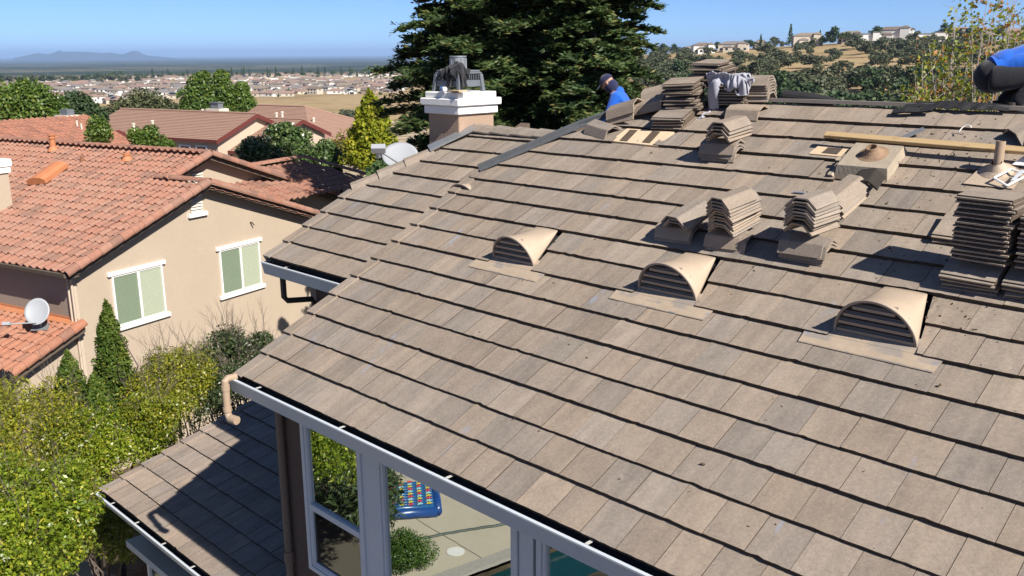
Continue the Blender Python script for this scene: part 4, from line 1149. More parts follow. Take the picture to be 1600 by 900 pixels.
# right slopes
s_roof(mb, Q(2*S_F-S_E-.2, Z_E-.07, OVH), -NW, BD, 7, int(nlen_F/.375)+1, lambda x, y: y < nlen_F+.1, seed=4)
s_roof(mb, Q(2*S_R-S_E+2.6, Z_E-.93, OVH-SB), -NW, BD, 56, int(nlen_R/.375)+8, None, seed=5)
# the cross wing beyond: a slope facing us
cw0 = Q(0,0); 
EA = W1; zc = -4.05
pr = on_plane(474, 248, NW, -WD-2.6); pl = on_plane(388, 264, NW, -WD-2.6)
BN = -NW*math.cos(PT)+Z*math.sin(PT)
wlen = float((pr-pl) @ W1); rows_n = 7
O_ = pl - BN*(rows_n*.375)
def keepW(x, y):
    return x < wlen+(rows_n*.375-y)*.55 and x > -2+(0)
s_roof(mb, O_-W1*3, W1, BN, int((wlen+3+3)/.30), rows_n, lambda x, y: (x-3) < wlen+(rows_n*.375-y)*.62, seed=6)
nroof = mb.build('roof', M_STILE, nb, smooth=False)
mb = MB()
up1 = Z
rk = lambda s, d=OVH: Q(s, Z_E+(s-S_E)*math.tan(PT)+.055, d-.02)
barrel_row(mb, rk(S_E-.06), rk(S_F), .135, Z*.8+NW*.45, .38, 1)
rkr = lambda s, d=OVH: Q(s, ZF-(s-S_F)*math.tan(PT)+.055, d-.02)
barrel_row(mb, rkr(2*S_F-S_E-.3), rkr(S_F), .135, Z*.8+NW*.45, .38, 2)
barrel_row(mb, Q(S_F, ZF+.05, OVH-.05), Q(S_F, ZF+.05, OVH-SB-.6), .13, Z, .38, 3)
rk2 = lambda s: Q(s, Z_E+(s-S_E)*math.tan(PT)+.055, OVH-SB-.02)
barrel_row(mb, rk2(S_F-.1), rk2(S_R), .135, Z*.8+NW*.45, .38, 4)
rk3 = lambda s: Q(s, ZR-(s-S_R)*math.tan(PT)+.055, OVH-SB-.02)
barrel_row(mb, rk3(2*S_R-S_E+2.6), rk3(S_R), .135, Z*.8+NW*.45, .38, 5)
barrel_row(mb, Q(S_R, ZR+.05, OVH-SB-.05), Q(S_R, ZR+.05, -19), .13, Z, .40, 6)
barrel_row(mb, pl-W1*2.5+Z*.06, pr+Z*.06, .13, Z, .38, 7)
hipd = (W1*.62+NW*math.cos(PT)-Z*math.sin(PT))
barrel_row(mb, pr+hipd*2.7+Z*.05, pr+Z*.06, .12, Z, .38, 8)
mb.build('barrel_caps', M_STILE, nroof, smooth=False)
ZGN = -12.0
def wallpoly(pts, d, th, name='wall'):
    mb = MB(); mb.prism([Q(s, z, d) for s, z in pts], -NW*th); return mb.build(name, M_PEACH, nb)
SC_ = 14.95                                           # wall corner station
tz = lambda s: Z_E+(s-S_E)*math.tan(PT)-.10
gw = wallpoly([(SC_,ZGN),(2*S_F-SC_-.1,ZGN),(2*S_F-SC_-.1,tz(SC_)-.05),(S_F,tz(S_F)),(SC_,tz(SC_))], 0, .2)
gw['label'] = 'peach gable wall with two windows'
wallpoly([(SC_+1,ZGN),(2*S_R-SC_+2.4,ZGN),(2*S_R-SC_+2.4,tz(SC_)-.9),(S_R,tz(S_R)),(SC_+1,tz(SC_+1))], -SB, .2)
mb = MB(); mb.prism([Q(SC_,ZGN,-.201),Q(SC_,ZGN,-17),Q(SC_,tz(SC_)-.02,-17),Q(SC_,tz(SC_)-.02,-.201)], W1*.2)
mb.build('wall', plain('taupe stucco', (.30,.235,.19), .93, .12, .06, 1.6, .6, 45), nb)
mb = MB()
for (s0, s1, f, d) in ((S_E+.02, S_F, rk, OVH), (2*S_F-S_E-.25, S_F, rkr, OVH)):
    a, b = f(s0), f(s1); mb.prism([a-Z*.06+NW*-.03, b-Z*.06+NW*-.03, b-Z*.24+NW*-.03, a-Z*.24+NW*-.03], -NW*.03)
    mb.prism([a-Z*.10-NW*.061, b-Z*.10-NW*.061, b-Z*.10-NW*(d+.03), a-Z*.10-NW*(d+.03)], -Z*.02)
for (s0, s1, f) in ((S_F, S_R, rk2), (2*S_R-S_E+2.5, S_R, rk3)):
    a, b = f(s0), f(s1); mb.prism([a-Z*.06-NW*.03, b-Z*.06-NW*.03, b-Z*.22-NW*.03, a-Z*.22-NW*.03], -NW*.03); mb.prism([a-Z*.10-NW*.061, b-Z*.10-NW*.061, b-Z*.10-NW*.43, a-Z*.10-NW*.43], -Z*.02)
mb.build('eave_board', M_DKEAVE, nb)
mb = MB(); g0, g1 = Q(S_E-.03, Z_E-.10, OVH-.05), Q(S_E-.03, Z_E-.10, -17)
mb.prism([g0, g0+Z*.11, g0+Z*.11-W1*.10, g0-W1*.08], g1-g0); mb.prism([g0-Z*.01, g0-Z*.01+W1*.36, g0-Z*.04+W1*.36, g0-Z*.04], g1-g0); mb.build('gutter', M_DKEAVE, nb)
mb = MB()                                             # corner downpipe and trim
mb.tube([Q(SC_-.05, Z_E-.2, .06), Q(SC_-.05, ZGN, .06)], .035, 6); mb.tube([Q(SC_-.06, Z_E-.2, -.08), Q(SC_-.06, ZGN, -.08)], .03, 6); mb.box(Q(SC_+.0, ZGN, .0), W1*.10, NW*.03, Z*(tz(SC_)-ZGN)); mb.build('drain_pipe', plain('pale corner trim', (.50,.41,.32), .8, .2, .05), nb)
# windows with blinds ------------------------------------------------------------------
def thin_glass(name, tint, refl):
    t = NT(name); tr = t.n('ShaderNodeBsdfTransparent'); tr.inputs[0].default_value = (*tint, 1)
    gl = t.n('ShaderNodeBsdfGlossy', {'Roughness': .02}); mx = t.n('ShaderNodeMixShader', {0: refl})
    t.t.links.new(tr.outputs[0], mx.inputs[1]); t.t.links.new(gl.outputs[0], mx.inputs[2]); return t.surf(mx.outputs[0])
M_CLEAR = thin_glass('clear greenish glass', (.93,.95,.90), .05)
M_DSCR = thin_glass('window glass behind insect screen', (.66,.72,.66), .05)
M_BLIND = plain('pale blind slats', (.43,.45,.375), .6, .3, .04, 3)
def blind_window(s0, s1, z0, z1, label):
    root = thing('window', None, None); root.parent = nb; root['label'] = label
    mb = MB()
    mb.box(Q(s0-.12, z1, .0), W1*(s1-s0+.24), NW*.085, Z*.115); mb.build('lintel', M_WTRIM, root, bevel=.006)
    mb = MB(); mb.box(Q(s0-.12, z0-.12, .0), W1*(s1-s0+.24), NW*.095, Z*.12); mb.build('sill', M_WTRIM, root, bevel=.006)
    mb = MB(); f = .05
    mb.box(Q(s0, z0, 0), W1*f, NW*.055, Z*(z1-z0)); mb.box(Q(s1-f, z0, 0), W1*f, NW*.055, Z*(z1-z0)); mb.box(Q(s0+f, z0, 0), W1*(s1-s0-2*f), NW*.05, Z*f); mb.box(Q(s0+f, z1-f, 0), W1*(s1-s0-2*f), NW*.05, Z*f)
    sm = (s0+s1)/2-.03; mb.box(Q(sm, z0+f, 0), W1*.075, NW*.062, Z*(z1-z0-2*f)); mb.build('frame', M_WTRIM, root)
    mb = MB(); n_ = 24; hh = (z1-z0-2*f)/n_
    for k in range(n_):
        zz = z0+f+k*hh; mb.prism([Q(s0+f, zz, .030), Q(s1-f, zz, .030), Q(s1-f, zz+hh*.84, .014), Q(s0+f, zz+hh*.84, .014)], NW*.002)
    mb.build('blind', M_BLIND, root)
    mb = MB(); mb.poly([Q(s0+f, z0+f, .004), Q(s1-f, z0+f, .004), Q(s1-f, z1-f, .004), Q(s0+f, z1-f, .004)]); mb.build('recess', M_VENTD, root)
    mb = MB(); mb.poly([Q(s0+f, z0+f, .045), Q(sm, z0+f, .045), Q(sm, z1-f, .045), Q(s0+f, z1-f, .045)]); o = mb.build('pane', M_DSCR, root); o['label'] = 'screened darker half'
    mb = MB(); mb.poly([Q(sm+.075, z0+f, .040), Q(s1-f, z0+f, .040), Q(s1-f, z1-f, .040), Q(sm+.075, z1-f, .040)]); mb.build('pane', M_CLEAR, root)
blind_window(16.15, 17.88, -7.47, -5.99, 'left window with lowered blind')
blind_window(20.10, 21.83, -7.47, -6.00, 'right window with lowered blind nearer the brown roof')
def gable_vent(s, z0, z1, d):
    root = thing('gable_vent', None, None); root.parent = nb
    mb = MB(); n_ = 6; w_ = .46
    for k in range(n_):
        zz = z0+(z1-z0)*k/n_; mb.prism([Q(s-w_/2, zz, d+.05), Q(s+w_/2, zz, d+.05), Q(s+w_/2, zz+.075, d+.0), Q(s-w_/2, zz+.075, d+.0)], NW*.012)
    mb.build('louver', M_CREAM, root)
    mb = MB(); mb.poly([Q(s-w_/2, z0, d+.006), Q(s+w_/2, z0, d+.006), Q(s+w_/2, z1, d+.006), Q(s-w_/2, z1, d+.006)]); mb.build('vent_screen', M_VENTD, root)
    mb = MB(); mb.box(Q(s-.36, z0-.13, d), W1*.72, NW*.10, Z*.12); mb.build('sill', M_WTRIM, root)
gable_vent(19.38, -4.66, -4.12, 0); gable_vent(21.05, -4.3, -3.72, -SB)
mb = MB(); mb.tube([Q(21.55,-5.33,0), Q(21.55,-5.33,.09)], .028, 6); mb.tube([Q(21.55,-5.33,.09), Q(21.6,-5.42,.12)], .022, 5); mb.build('spigot', M_DKEAVE, nb)
# things fixed through the roof
def onL(x, y):                                       # point on the neighbour's left slope
    nl = np.cross(-NW, BU); nl = nl if nl[2] > 0 else -nl
    r = ray(x, y); return r*((Q(S_E, Z_E) @ nl)/(nl @ r)), nl
def nb_pipe(x, y, h, r, mat, cap=True):
    p, nl = onL(x, y); mb = MB(); mb.tube([p-Z*.05, p+Z*h], r, 12)
    if cap: mb.tube([p+Z*h*.80, p+Z*(h*.80+.05)], r*1.3, 12); mb.tube([p+Z*h, p+Z*(h+.03)], r*1.35, 12)
    mb.tube([p, p+Z*.16], [r*2.0, r*1.05], 12); mb.build('vent_pipe', mat, nb)
nb_pipe(83.5, 236, .56, .105, M_TERRA); nb_pipe(199, 251, .22, .10, M_TERRA); nb_pipe(129, 254, .22, .05, plain('rusty pipe', (.22,.10,.06), .9, .1, .2), False)
def nb_hood():
    p, nl = onL(72, 281); root = thing('roof_vent', None, None); root.parent = nb; root['label'] = 'orange curved attic vent hood'
    ax = W1*.93+NW*.36; ax = ax/np.linalg.norm(ax); ax = BU*.96-NW*.28; ax = ax/np.linalg.norm(ax); sd = np.cross(nl, ax)
    L = 1.25; w_ = .36; mb = MB(); prof = [(-w_,.06),(-w_,.20),(-w_*.6,.27),(0,.30),(w_*.6,.27),(w_,.20),(w_,.06)]
    base = [p-ax*.45+sd*a+nl*b for a, b in prof]
    mb.prism(base, ax*L); mb.build('hood', M_TERRA, root)
    mb = MB(); mb.box(p-ax*.3-sd*.25-nl*.02, ax*.9, sd*.5, nl*.10); mb.build('hood_base', M_DKEAVE, root)
nb_hood()
def nb_chimney():
    root = thing('chimney', None, None); root.parent = nb
    c, _ = onL(20, 322); p = c*1; d = np.hypot(c[0], c[1]); rt = ray(18, 250); zt = (rt*(d/np.hypot(rt[0], rt[1])))[2]; zb0 = float(c[2])-1.2
    p[2] = 0; mb = MB(); mb.box(p+Z*zb0, -W1*1.1, -NW*2.0, Z*(zt-.38-zb0)); mb.build('shaft', M_PEACH, root)
    mb = MB(); mb.box(p+W1*.06+NW*.06+Z*(zt-.38), -W1*1.22, -NW*2.12, Z*.2); mb.box(p+W1*.10+NW*.10+Z*(zt-.18), -W1*1.3, -NW*2.2, Z*.22); mb.build('chimney_cap', M_WHITE, root)
nb_chimney()
# low roof against the left wall
SL, ZL_ = SC_, -7.02
mb = MB(); nrl = 6
OL = Q(SL, ZL_, OVH-.1) - BU*(nrl*.375)
s_roof(mb, OL, -NW, BU, 40, nrl, None, seed=9)
lr = mb.build('roof', M_STILE2, nb); lr['label'] = 'low porch roof of brighter terracotta tiles'
mb = MB(); barrel_row(mb, OL-BU*.06+Z*.05+NW*.02, Q(SL, ZL_, OVH-.1)+Z*.05+NW*.02, .135, Z*.8+NW*.45, .38, 11); mb.build('barrel_caps', M_STILE2, lr)
mb = MB(); mb.prism([Q(SL-.01, ZL_-.02, .1), Q(SL-.01, ZL_-.02, -12), Q(SL-.01, ZL_+.12, -12), Q(SL-.01, ZL_+.12, .1)], -W1*.02)
mb.prism([Q(SL-.03, ZL_+.03, .1), Q(SL-.03, ZL_+.03, -12), Q(SL-.20, ZL_-.03, -12), Q(SL-.20, ZL_-.03, .1)], Z*.02); mb.build('wall_flashing', M_TERRA, lr)
mb = MB(); a, b = OL+NW*.02, Q(SL, ZL_, OVH-.08); mb.prism([a-Z*.04, b-Z*.04, b-Z*.22, a-Z*.22], -NW*.03); mb.build('eave_board', M_DKEAVE, lr)
mb = MB(); mb.prism([Q(SL-1.9, ZGN, 0), Q(SL, ZGN, 0), Q(SL, ZL_-.1, 0), Q(SL-1.9, ZL_-.75, 0)], -NW*.2); mb.build('wall', M_PEACH, nb)

def at0(px, py, d):
    r = ray(px, py); return r*(d/(CAMR[2] @ r))
# satellite dishes ------------------------------------------------------------------------
M_DISH = plain('pale grey dish', (.31,.325,.345), .45, .4, .05, 4)
def dish(name, base, face, r, label, arm_dir, nrm=Z, stretch=1.0, post=.45):
    root = thing(name, label, 'satellite dish'); root.location = tuple(base)
    f = face/np.linalg.norm(face); sd = np.cross(f, Z); sd /= np.linalg.norm(sd); up = np.cross(sd, f)
    c = Z*post+f*.08
    mb = MB(); vs = [c]; fs = []; K, Rr = 30, 6
    for q in range(1, Rr+1):
        for k in range(K):
            an = 2*math.pi*k/K; rr = r*q/Rr; vs.append(c+sd*rr*stretch*math.cos(an)+up*rr*math.sin(an)+f*(.16*r*(q/Rr)**2))
    for k in range(K): fs.append((0, 1+k, 1+(k+1) % K))
    for q in range(1, Rr):
        for k in range(K): fs.append((1+(q-1)*K+k, 1+q*K+k, 1+q*K+(k+1) % K, 1+(q-1)*K+(k+1) % K))
    mb.add(vs, fs); o = mb.build('reflector', M_DISH, root, smooth=True); so2 = o.modifiers.new('sheet', 'SOLIDIFY'); so2.thickness = .012
    mb = MB(); e = c-up*r*.86+f*.1; tip = c+arm_dir; mb.tube([c-up*r*.9-f*.05, e, tip], .018, 6); mb.build('feed_arm', M_DISH, root)
    mb = MB(); mb.tube([tip-f*.02, tip-f*.12], .045, 10); mb.cbox(tip+f*.03, sd*.20, up*.09, f*.10); mb.build('feed_horn', M_DISH, root, bevel=.004)
    mb = MB(); mb.tube([V(0,0,0), Z*post*.7, Z*post-f*.06], .024, 8); mb.tube([nrm*.01+sd*.22, Z*post*.55], .012, 5); mb.build('mast', M_ZINC, root)
    mb = MB(); mb.cbox(nrm*.015, sd*.42, np.cross(nrm, sd)*.34, nrm*.02); mb.build('mount_plate', M_ZINC, root)
nlr = np.cross(-NW, BU); nlr = nlr if nlr[2] > 0 else -nlr
r_ = ray(66, 515); pl2 = r_*((Q(SL, ZL_) @ nlr)/(nlr @ r_))
_tocam = -pl2/np.linalg.norm(pl2)
dish('satellite_dish', pl2+nlr*.07, V(.10,-.95,.52), .37, 'small grey satellite dish on the porch roof of the peach house', V(-.62,-.45,-.20), nlr, .88, .42)
pd = at0(626, 252, 13.5)-Z*.50
dish('satellite_dish', pd, V(.05,-.62,.78), .265, 'large pale satellite dish behind the hip of the brown roof', V(-.24,-.52,.16), Z, 1.0, .50)

# ------------------------------------------------------------------ second row of houses
M_RIBT = None
def course_mat(name, base, dark, dvec, period, nrm=None):
    """lapped low profile tiles: base colour mottled by noise, with darker speckle"""
    t = NT(name); p = t.pos(); f = t.noise(1.3, p, 4); c = t.mix(f, tuple(x*.85 for x in base), tuple(x*1.15 for x in base))
    c = t.mix(t.math('MULTIPLY', t.noise(14, p, 2), .35), c, dark)
    return t.out(c, .88, .2)
M_BROWNR = course_mat('brown pink roof tile', (.315,.20,.15), (.20,.12,.09), None, 0)
M_GREYR = course_mat('grey tan roof tile', (.30,.245,.175), (.20,.165,.12), None, 0)
M_REDB = plain('dark red fascia', (.125,.032,.026), .6, .3, .08, 4)
M_SIDE = plain('tan lap siding', (.50,.40,.30), .85, .2, .05, 2)
M_GREIGE = plain('greige stucco', (.33,.27,.215), .9, .15, .06, 2)
def lap_roof(mb, O, A, B, La, Lb, ex=.36, taper0=0.0, taper1=0.0, th=.05):
    """courses of flat tiles as lapped boards from eave O along A and up B; taper: how much each end shrinks per metre up"""
    n_ = np.cross(A, B); n_ = n_ if n_[2] > 0 else -n_
    k = int(math.ceil(Lb/ex))
    for i in range(k):
        y0, y1 = i*ex, min(Lb, (i+1)*ex)+.03
        x = [taper0*y0, La-taper1*y0, La-taper1*y1, taper0*y1]
        if x[0] >= x[1]-.02: break
        if x[2] < x[3]: x[2] = x[3] = (x[2]+x[3])/2
        P_ = [O+A*x[0]+B*y0+n_*th, O+A*x[1]+B*y0+n_*th, O+A*x[2]+B*y1, O+A*x[3]+B*y1]
        mb.prism(P_, -n_*th)
n2 = thing('brown_roof_house', 'tan house with brown pink tile roof and dark red fascias in the second row', 'house')
DN = 75.0; PN = rad(21.5)
PH2 = rad(60); W2 = V(math.cos(PH2), math.sin(PH2), 0); N2W = V(math.sin(PH2), -math.cos(PH2), 0)
def Q2(s, z, d=0.0): return W2*s+N2W*(-DN+d)+Z*z
def q2(x, y, d=0.0): 
    p = on_plane(x, y, N2W, -DN+d); return float(p@W2), float(p[2])
BU2 = W2*math.cos(PN)+Z*math.sin(PN); BD2 = -W2*math.cos(PN)+Z*math.sin(PN)
def gable_block(sr, zr, half_l, half_r, depth, d0, wallm, roofm, name_l, both=True):
    """a gabled block: ridge station sr at height zr, running back from plane d0"""
    ov = .45
    lL, lR = half_l/math.cos(PN), half_r/math.cos(PN)
    mb = MB()
    lap_roof(mb, Q2(sr-half_l, zr-half_l*math.tan(PN), d0+ov), -N2W, BU2, depth+ov, lL)
    if both: lap_roof(mb, Q2(sr+half_r, zr-half_r*math.tan(PN), d0+ov), -N2W, BD2, depth+ov, lR)
    mb.tube([Q2(sr, zr+.06, d0+ov), Q2(sr, zr+.06, d0-depth)], .13, 6)
    mb.build('roof', roofm, n2)
    mb = MB(); 
    for (s1, z1) in ((sr-half_l-.05, zr-half_l*math.tan(PN)), (sr+half_r+.05, zr-half_r*math.tan(PN))):
        a, b = Q2(s1, z1+.02, d0+ov+.01), Q2(sr, zr+.04, d0+ov+.01); mb.prism([a, b, b-Z*.45, a-Z*.45], N2W*.06)
    a = Q2(sr-half_l-.03, zr-half_l*math.tan(PN)-.28, d0+ov); mb.prism([a, a+Z*.30, a+Z*.30-W2*.05, a-W2*.05], -N2W*(depth+ov))
    mb.build('fascia', M_REDB, n2)
    mb = MB(); zl2 = zr-half_l*math.tan(PN)-.1; zr2 = zr-half_r*math.tan(PN)-.1
    mb.prism([Q2(sr-half_l+.5, -16, d0), Q2(sr+half_r-.5, -16, d0), Q2(sr+half_r-.5, zr2, d0), Q2(sr, zr-.12, d0), Q2(sr-half_l+.5, zl2, d0)], -N2W*.25)
    mb.prism([Q2(sr-half_l+.5, -16, d0-.26), Q2(sr-half_l+.5, -16, d0-depth), Q2(sr-half_l+.5, zl2, d0-depth), Q2(sr-half_l+.5, zl2, d0-.26)], W2*.2)
    mb.build('wall', wallm, n2)
s1_, z1_ = q2(397, 178); sf, zf = q2(334, 222)
gable_block(s1_, z1_, s1_-sf, (s1_-sf), 22, 0, M_SIDE, M_BROWNR, 'a')
s2_, z2_ = q2(468, 187, 3.5); sf2, zf2 = q2(430, 213, 3.5)
gable_block(s2_, z2_, (s2_-sf2)*1.9, (s2_-sf2)*1.15, 9, 3.5, M_SIDE, M_BROWNR, 'b')
s3_, z3_ = q2(476, 167, -6); 
def hip_block(sr, zr, half, depth, d0):
    """hipped roof whose front and right slopes face us"""
    cp_ = math.cos(PN); l_ = half/cp_; ze = zr-half*math.tan(PN); mb = MB()
    lap_roof(mb, Q2(sr+half, ze, d0+half), -N2W, BD2, depth+half, l_, .36, cp_, 0)
    lap_roof(mb, Q2(sr-half, ze, d0+half), -N2W, BU2, depth+half, l_, .36, cp_, 0)
    lap_roof(mb, Q2(sr-half, ze, d0+half), W2, -N2W*cp_+Z*math.sin(PN), 2*half, l_, .36, cp_, cp_)
    mb.tube([Q2(sr, zr+.06, d0), Q2(sr, zr+.06, d0-depth)], .13, 6); mb.tube([Q2(sr, zr+.06, d0), Q2(sr+half, ze+.06, d0+half)], .12, 6); mb.build('roof', M_BROWNR, n2)
    mb = MB(); mb.box(Q2(sr-half, ze-.35, d0+half), W2*2*half, N2W*.06, Z*.38); mb.box(Q2(sr+half, ze-.35, d0+half), W2*.06, -N2W*(depth+half), Z*.38); mb.build('fascia', M_REDB, n2)
    mb = MB(); mb.box(Q2(sr-half+.6, -16, d0+half-.6), W2*(2*half-1.2), -N2W*(depth+half-.6), Z*(16+ze-.05)); mb.build('wall', M_SIDE, n2)
hip_block(s3_, z3_, 8.5, 8, -6)
def n2_window(x0, x1, y0, y1):
    """a window in the wall that faces us on the left, under the eave"""
    sw = s1_-(s1_-sf)+.5
    a, b = [on_plane(x, (y0+y1)/2, W2, sw) for x in (x0, x1)]; zt_, zb_ = on_plane((x0+x1)/2, y0, W2, sw)[2], on_plane((x0+x1)/2, y1, W2, sw)[2]
    da, db = float(a@N2W), float(b@N2W); g = lambda d, z, o: W2*(sw-o)+N2W*d+Z*z
    mb = MB(); mb.prism([g(da,zb_,.001), g(db,zb_,.001), g(db,zt_,.001), g(da,zt_,.001)], -W2*.08); w_ = mb.build('window', M_WTRIM, n2)
    mb = MB(); m_ = (db-da)*.14; mb.prism([g(da+m_,zb_+.15,.082), g(db-m_,zb_+.15,.082), g(db-m_,zt_-.15,.082), g(da+m_,zt_-.15,.082)], -W2*.01); mb.build('pane', M_WIN, w_)
n2_window(281, 299, 226, 243); n2_window(307, 325, 227, 247)
# left lower gable with the grey siding
sg, zg = q2(180, 202, -9); 
mb = MB(); gp = lambda x, y, d: Q2(*q2(x, y, d), d)
s4, z4 = q2(179, 203, -11)
def small_gable():
    d0 = -11; half = 5.2
    mb = MB(); 
    lap_roof(mb, Q2(s4-half, z4-half*math.tan(PN), d0+.5), -N2W, BU2, 8, half/math.cos(PN)); lap_roof(mb, Q2(s4+half, z4-half*math.tan(PN), d0+.5), -N2W, BD2, 8, half/math.cos(PN)); mb.build('roof', M_BROWNR, n2)
    mb = MB()
    for sg_ in (-1, 1):
        a, b = Q2(s4+sg_*half, z4-half*math.tan(PN), d0+.51), Q2(s4, z4+.03, d0+.51); mb.prism([a, b, b-Z*.4, a-Z*.4], N2W*.06)
    mb.build('fascia', M_REDB, n2)
    mb = MB(); mb.prism([Q2(s4-half+.6,-16,d0), Q2(s4+half-.6,-16,d0), Q2(s4+half-.6, z4-half*math.tan(PN)+.1, d0), Q2(s4, z4-.15, d0), Q2(s4-half+.6, z4-half*math.tan(PN)+.1, d0)], -N2W*.2); mb.build('wall', M_GREIGE, n2)
    mb = MB()
    for sg_ in (-1, 1):
        a = Q2(s4+sg_*(half*.55), z4-half*.55*math.tan(PN)-.25, d0+.48); mb.prism([a, a+Z*-.16, a-N2W*.46-Z*.75, a-N2W*.46-Z*.55], W2*.16)
    mb.build('bracket', M_WTRIM, n2)
small_gable()
def n2_chimney(x, y0, y1, dd):
    r0 = ray(x-11, y1); p = on_plane(x, y1, N2W, -DN-dd); zt_ = on_plane(x, y0, N2W, -DN-dd)[2]; p0 = p*1; p0[2] = 0
    root = thing('chimney', None, None); root.parent = n2
    mb = MB(); mb.cbox(p0+Z*(p[2]-1.5+zt_)/2, W2*1.3, N2W*2.0, Z*(zt_-p[2]+1.5)); mb.cbox(p0+Z*(zt_-.15), W2*1.55, N2W*2.3, Z*.4); mb.build('shaft', M_CREAM, root)
    mb = MB(); mb.cbox(p0+Z*(zt_+.4), W2*.8, N2W*1.3, Z*.6); mb.cbox(p0+Z*(zt_+.75), W2*1.0, N2W*1.5, Z*.1); mb.build('shroud', M_DARKMETAL, root)
n2_chimney(340, 170, 180, 13)
def n2_pipe(x, y, d, h, dish=False):
    p = on_plane(x, y, N2W, -DN-d); mb = MB(); mb.tube([p-Z*.5, p+Z*h], .14, 8); mb.tube([p+Z*h, p+Z*(h+.15)], .2, 8); mb.build('vent_pipe', M_CREAM, n2)
n2_pipe(317, 178, 16, .45); n2_pipe(239, 200, 9, .7); n2_pipe(432, 182, 2, .3); n2_pipe(441, 181, 2, .35); n2_pipe(490, 190, 2, .35); n2_pipe(209, 199, 10, .3)
# red tiled roof at the far left of the second row
n3 = thing('red_roof_house', 'house with small red roof tiles and a cream chimney at the left edge', 'house')
D3 = 46.0
M_RED3 = stile_mat('small red S tiles', (.36,.16,.105), (.30,.145,.10), (.22,.11,.08))
p_l, p_r = on_plane(-60, 192.5, NW, -D3-6), on_plane(143, 194.5, NW, -D3-6)
A3 = (p_r-p_l); A3[2] = 0; l3 = np.linalg.norm(A3); A3 = A3/l3; B3h = np.cross(Z, A3); B3h = B3h if B3h[1] > 0 else -B3h
B3 = B3h*math.cos(rad(20))+Z*math.sin(rad(20))
mb = MB(); s_roof(mb, p_l-B3*7.5, A3, B3, int(l3/.34), 20, None, .34, .375, .07, seed=15, K=5); s3r = mb.build('roof', M_RED3, n3)
mb = MB(); barrel_row(mb, p_l+Z*.03, p_r+Z*.03, .14, Z, .4, 16, 6); mb.build('ridge_caps', M_RED3, s3r); mb = MB(); barrel_row(mb, p_r-B3*7.5+Z*.05, p_r+Z*.05, .14, Z, .4, 17, 6); mb.build('barrel_caps', M_RED3, s3r)
mb = MB(); mb.prism([p_l-B3*7.4-Z*.1, p_r-A3*.4-B3*7.4-Z*.1, p_r-A3*.4-B3*7.4-Z*7, p_l-B3*7.4-Z*7], B3h*13.6); mb.build('wall', M_PEACH, n3)
mb = MB(); b3b = -B3h*math.cos(rad(20))+Z*math.sin(rad(20)); mb.prism([p_l, p_r, p_r-b3b*7.5, p_l-b3b*7.5], -Z*.05); mb.build('roof', M_RED3, n3)
mb = MB(); mb.prism([p_r-A3*.42-B3*7.3-Z*.2, p_r-A3*.42-Z*.12, p_r-A3*.42-b3b*7.3-Z*.2], -A3*.2); mb.build('wall', M_PEACH, n3)
pc = on_plane(107, 194, NW, -D3-6.5); mb = MB(); zc3 = on_plane(107, 186, NW, -D3-6.5)[2]; pc[2] = 0; mb.cbox(pc+Z*(zc3-.9), A3*.75, B3h*1.0, Z*2.2); mb.cbox(pc+Z*(zc3+.1), A3*.95, B3h*1.2, Z*.3); ch = mb.build('chimney', M_CREAM, n3)
mb = MB(); mb.cbox(pc+Z*(zc3+.42), A3*.5, B3h*.7, Z*.36); mb.build('shroud', M_DARKMETAL, ch)
for x, y in ((121, 199), (128, 204)):
    r3 = ray(x, y); nn3 = np.cross(A3, B3); p = r3*((p_l@nn3)/(nn3@r3)); mb = MB(); mb.tube([p-Z*.1, p+Z*.42], .05, 7); mb.build('vent_pipe', M_CREAM, n3)
# grey tan roofs glimpsed between the trees
def lean_roof(pts, dist, name, label, slope=24):
    """a roof plane facing us through four sight lines, its ridge at the given distance"""
    root = thing(name, label, 'house')
    a, b = [ray(*p)*(dist/np.hypot(*ray(*p)[:2])) for p in pts[:2]]
    A_ = b-a; A_[2] = 0; L_ = np.linalg.norm(A_); A_ /= L_; Bh = np.cross(Z, A_); Bh = Bh if Bh[1] > 0 else -Bh
    B_ = Bh*math.cos(rad(slope))+Z*math.sin(rad(slope)); len_ = pts[2]
    a[2] = b[2] = (a[2]+b[2])/2
    mb = MB(); lap_roof(mb, a-B_*len_, A_, B_, L_, len_, .37, 0, pts[3]); bk = -Bh*math.cos(rad(slope))+Z*math.sin(rad(slope)); lap_roof(mb, a-bk*len_, A_, bk, L_, len_, .37)
    mb.tube([a+Z*.05, a+A_*L_+Z*.05], .12, 6); mb.build('roof', M_GREYR, root)
    mb = MB(); mb.prism([a-B_*(len_-.4)-Z*.15+A_*.4, a-B_*(len_-.4)-Z*.15+A_*(L_-.4), a-B_*(len_-.4)-Z*6+A_*(L_-.4), a-B_*(len_-.4)-Z*6+A_*.4], Bh*(2*len_*math.cos(rad(slope))-.8)); mb.build('wall', M_SIDE, root)
    for e in (.4, L_-.6):
        mb = MB(); mb.prism([a+A_*e-B_*(len_-.4)-Z*.1, a+A_*e-Z*.1, a+A_*e-bk*(len_-.4)-Z*.1], A_*.2); mb.build('wall', M_SIDE, root)
lean_roof([(607, 196), (668, 190), 4.2, 0], 56, 'grey_roof_house', 'house with grey tan tile roof beside the redwoods, behind the dish')
lean_roof([(536, 252), (610, 243), 4.2, 0], 47, 'grey_roof_house', 'low grey tan tile roof between the shiny leaved tree and the dish')
for px, r, rot, lb in [(572,250,.5,'white house with dark roof below the yellow green tree top'),(560,285,.2,'white two storey house beside the yellow green tree'),(548,215,.7,'white gabled house low behind the brown roof'),(596,300,-.2,'pale house between the yellow tree and the redwoods'),(530,300,.4,'flat pale house at the foot of the dry field'),(555,330,.1,'tan house at the upper end of the valley street')]:
    far_house(px, r, rot, lb, 'white houses in the valley below the dry field', .62, 0)
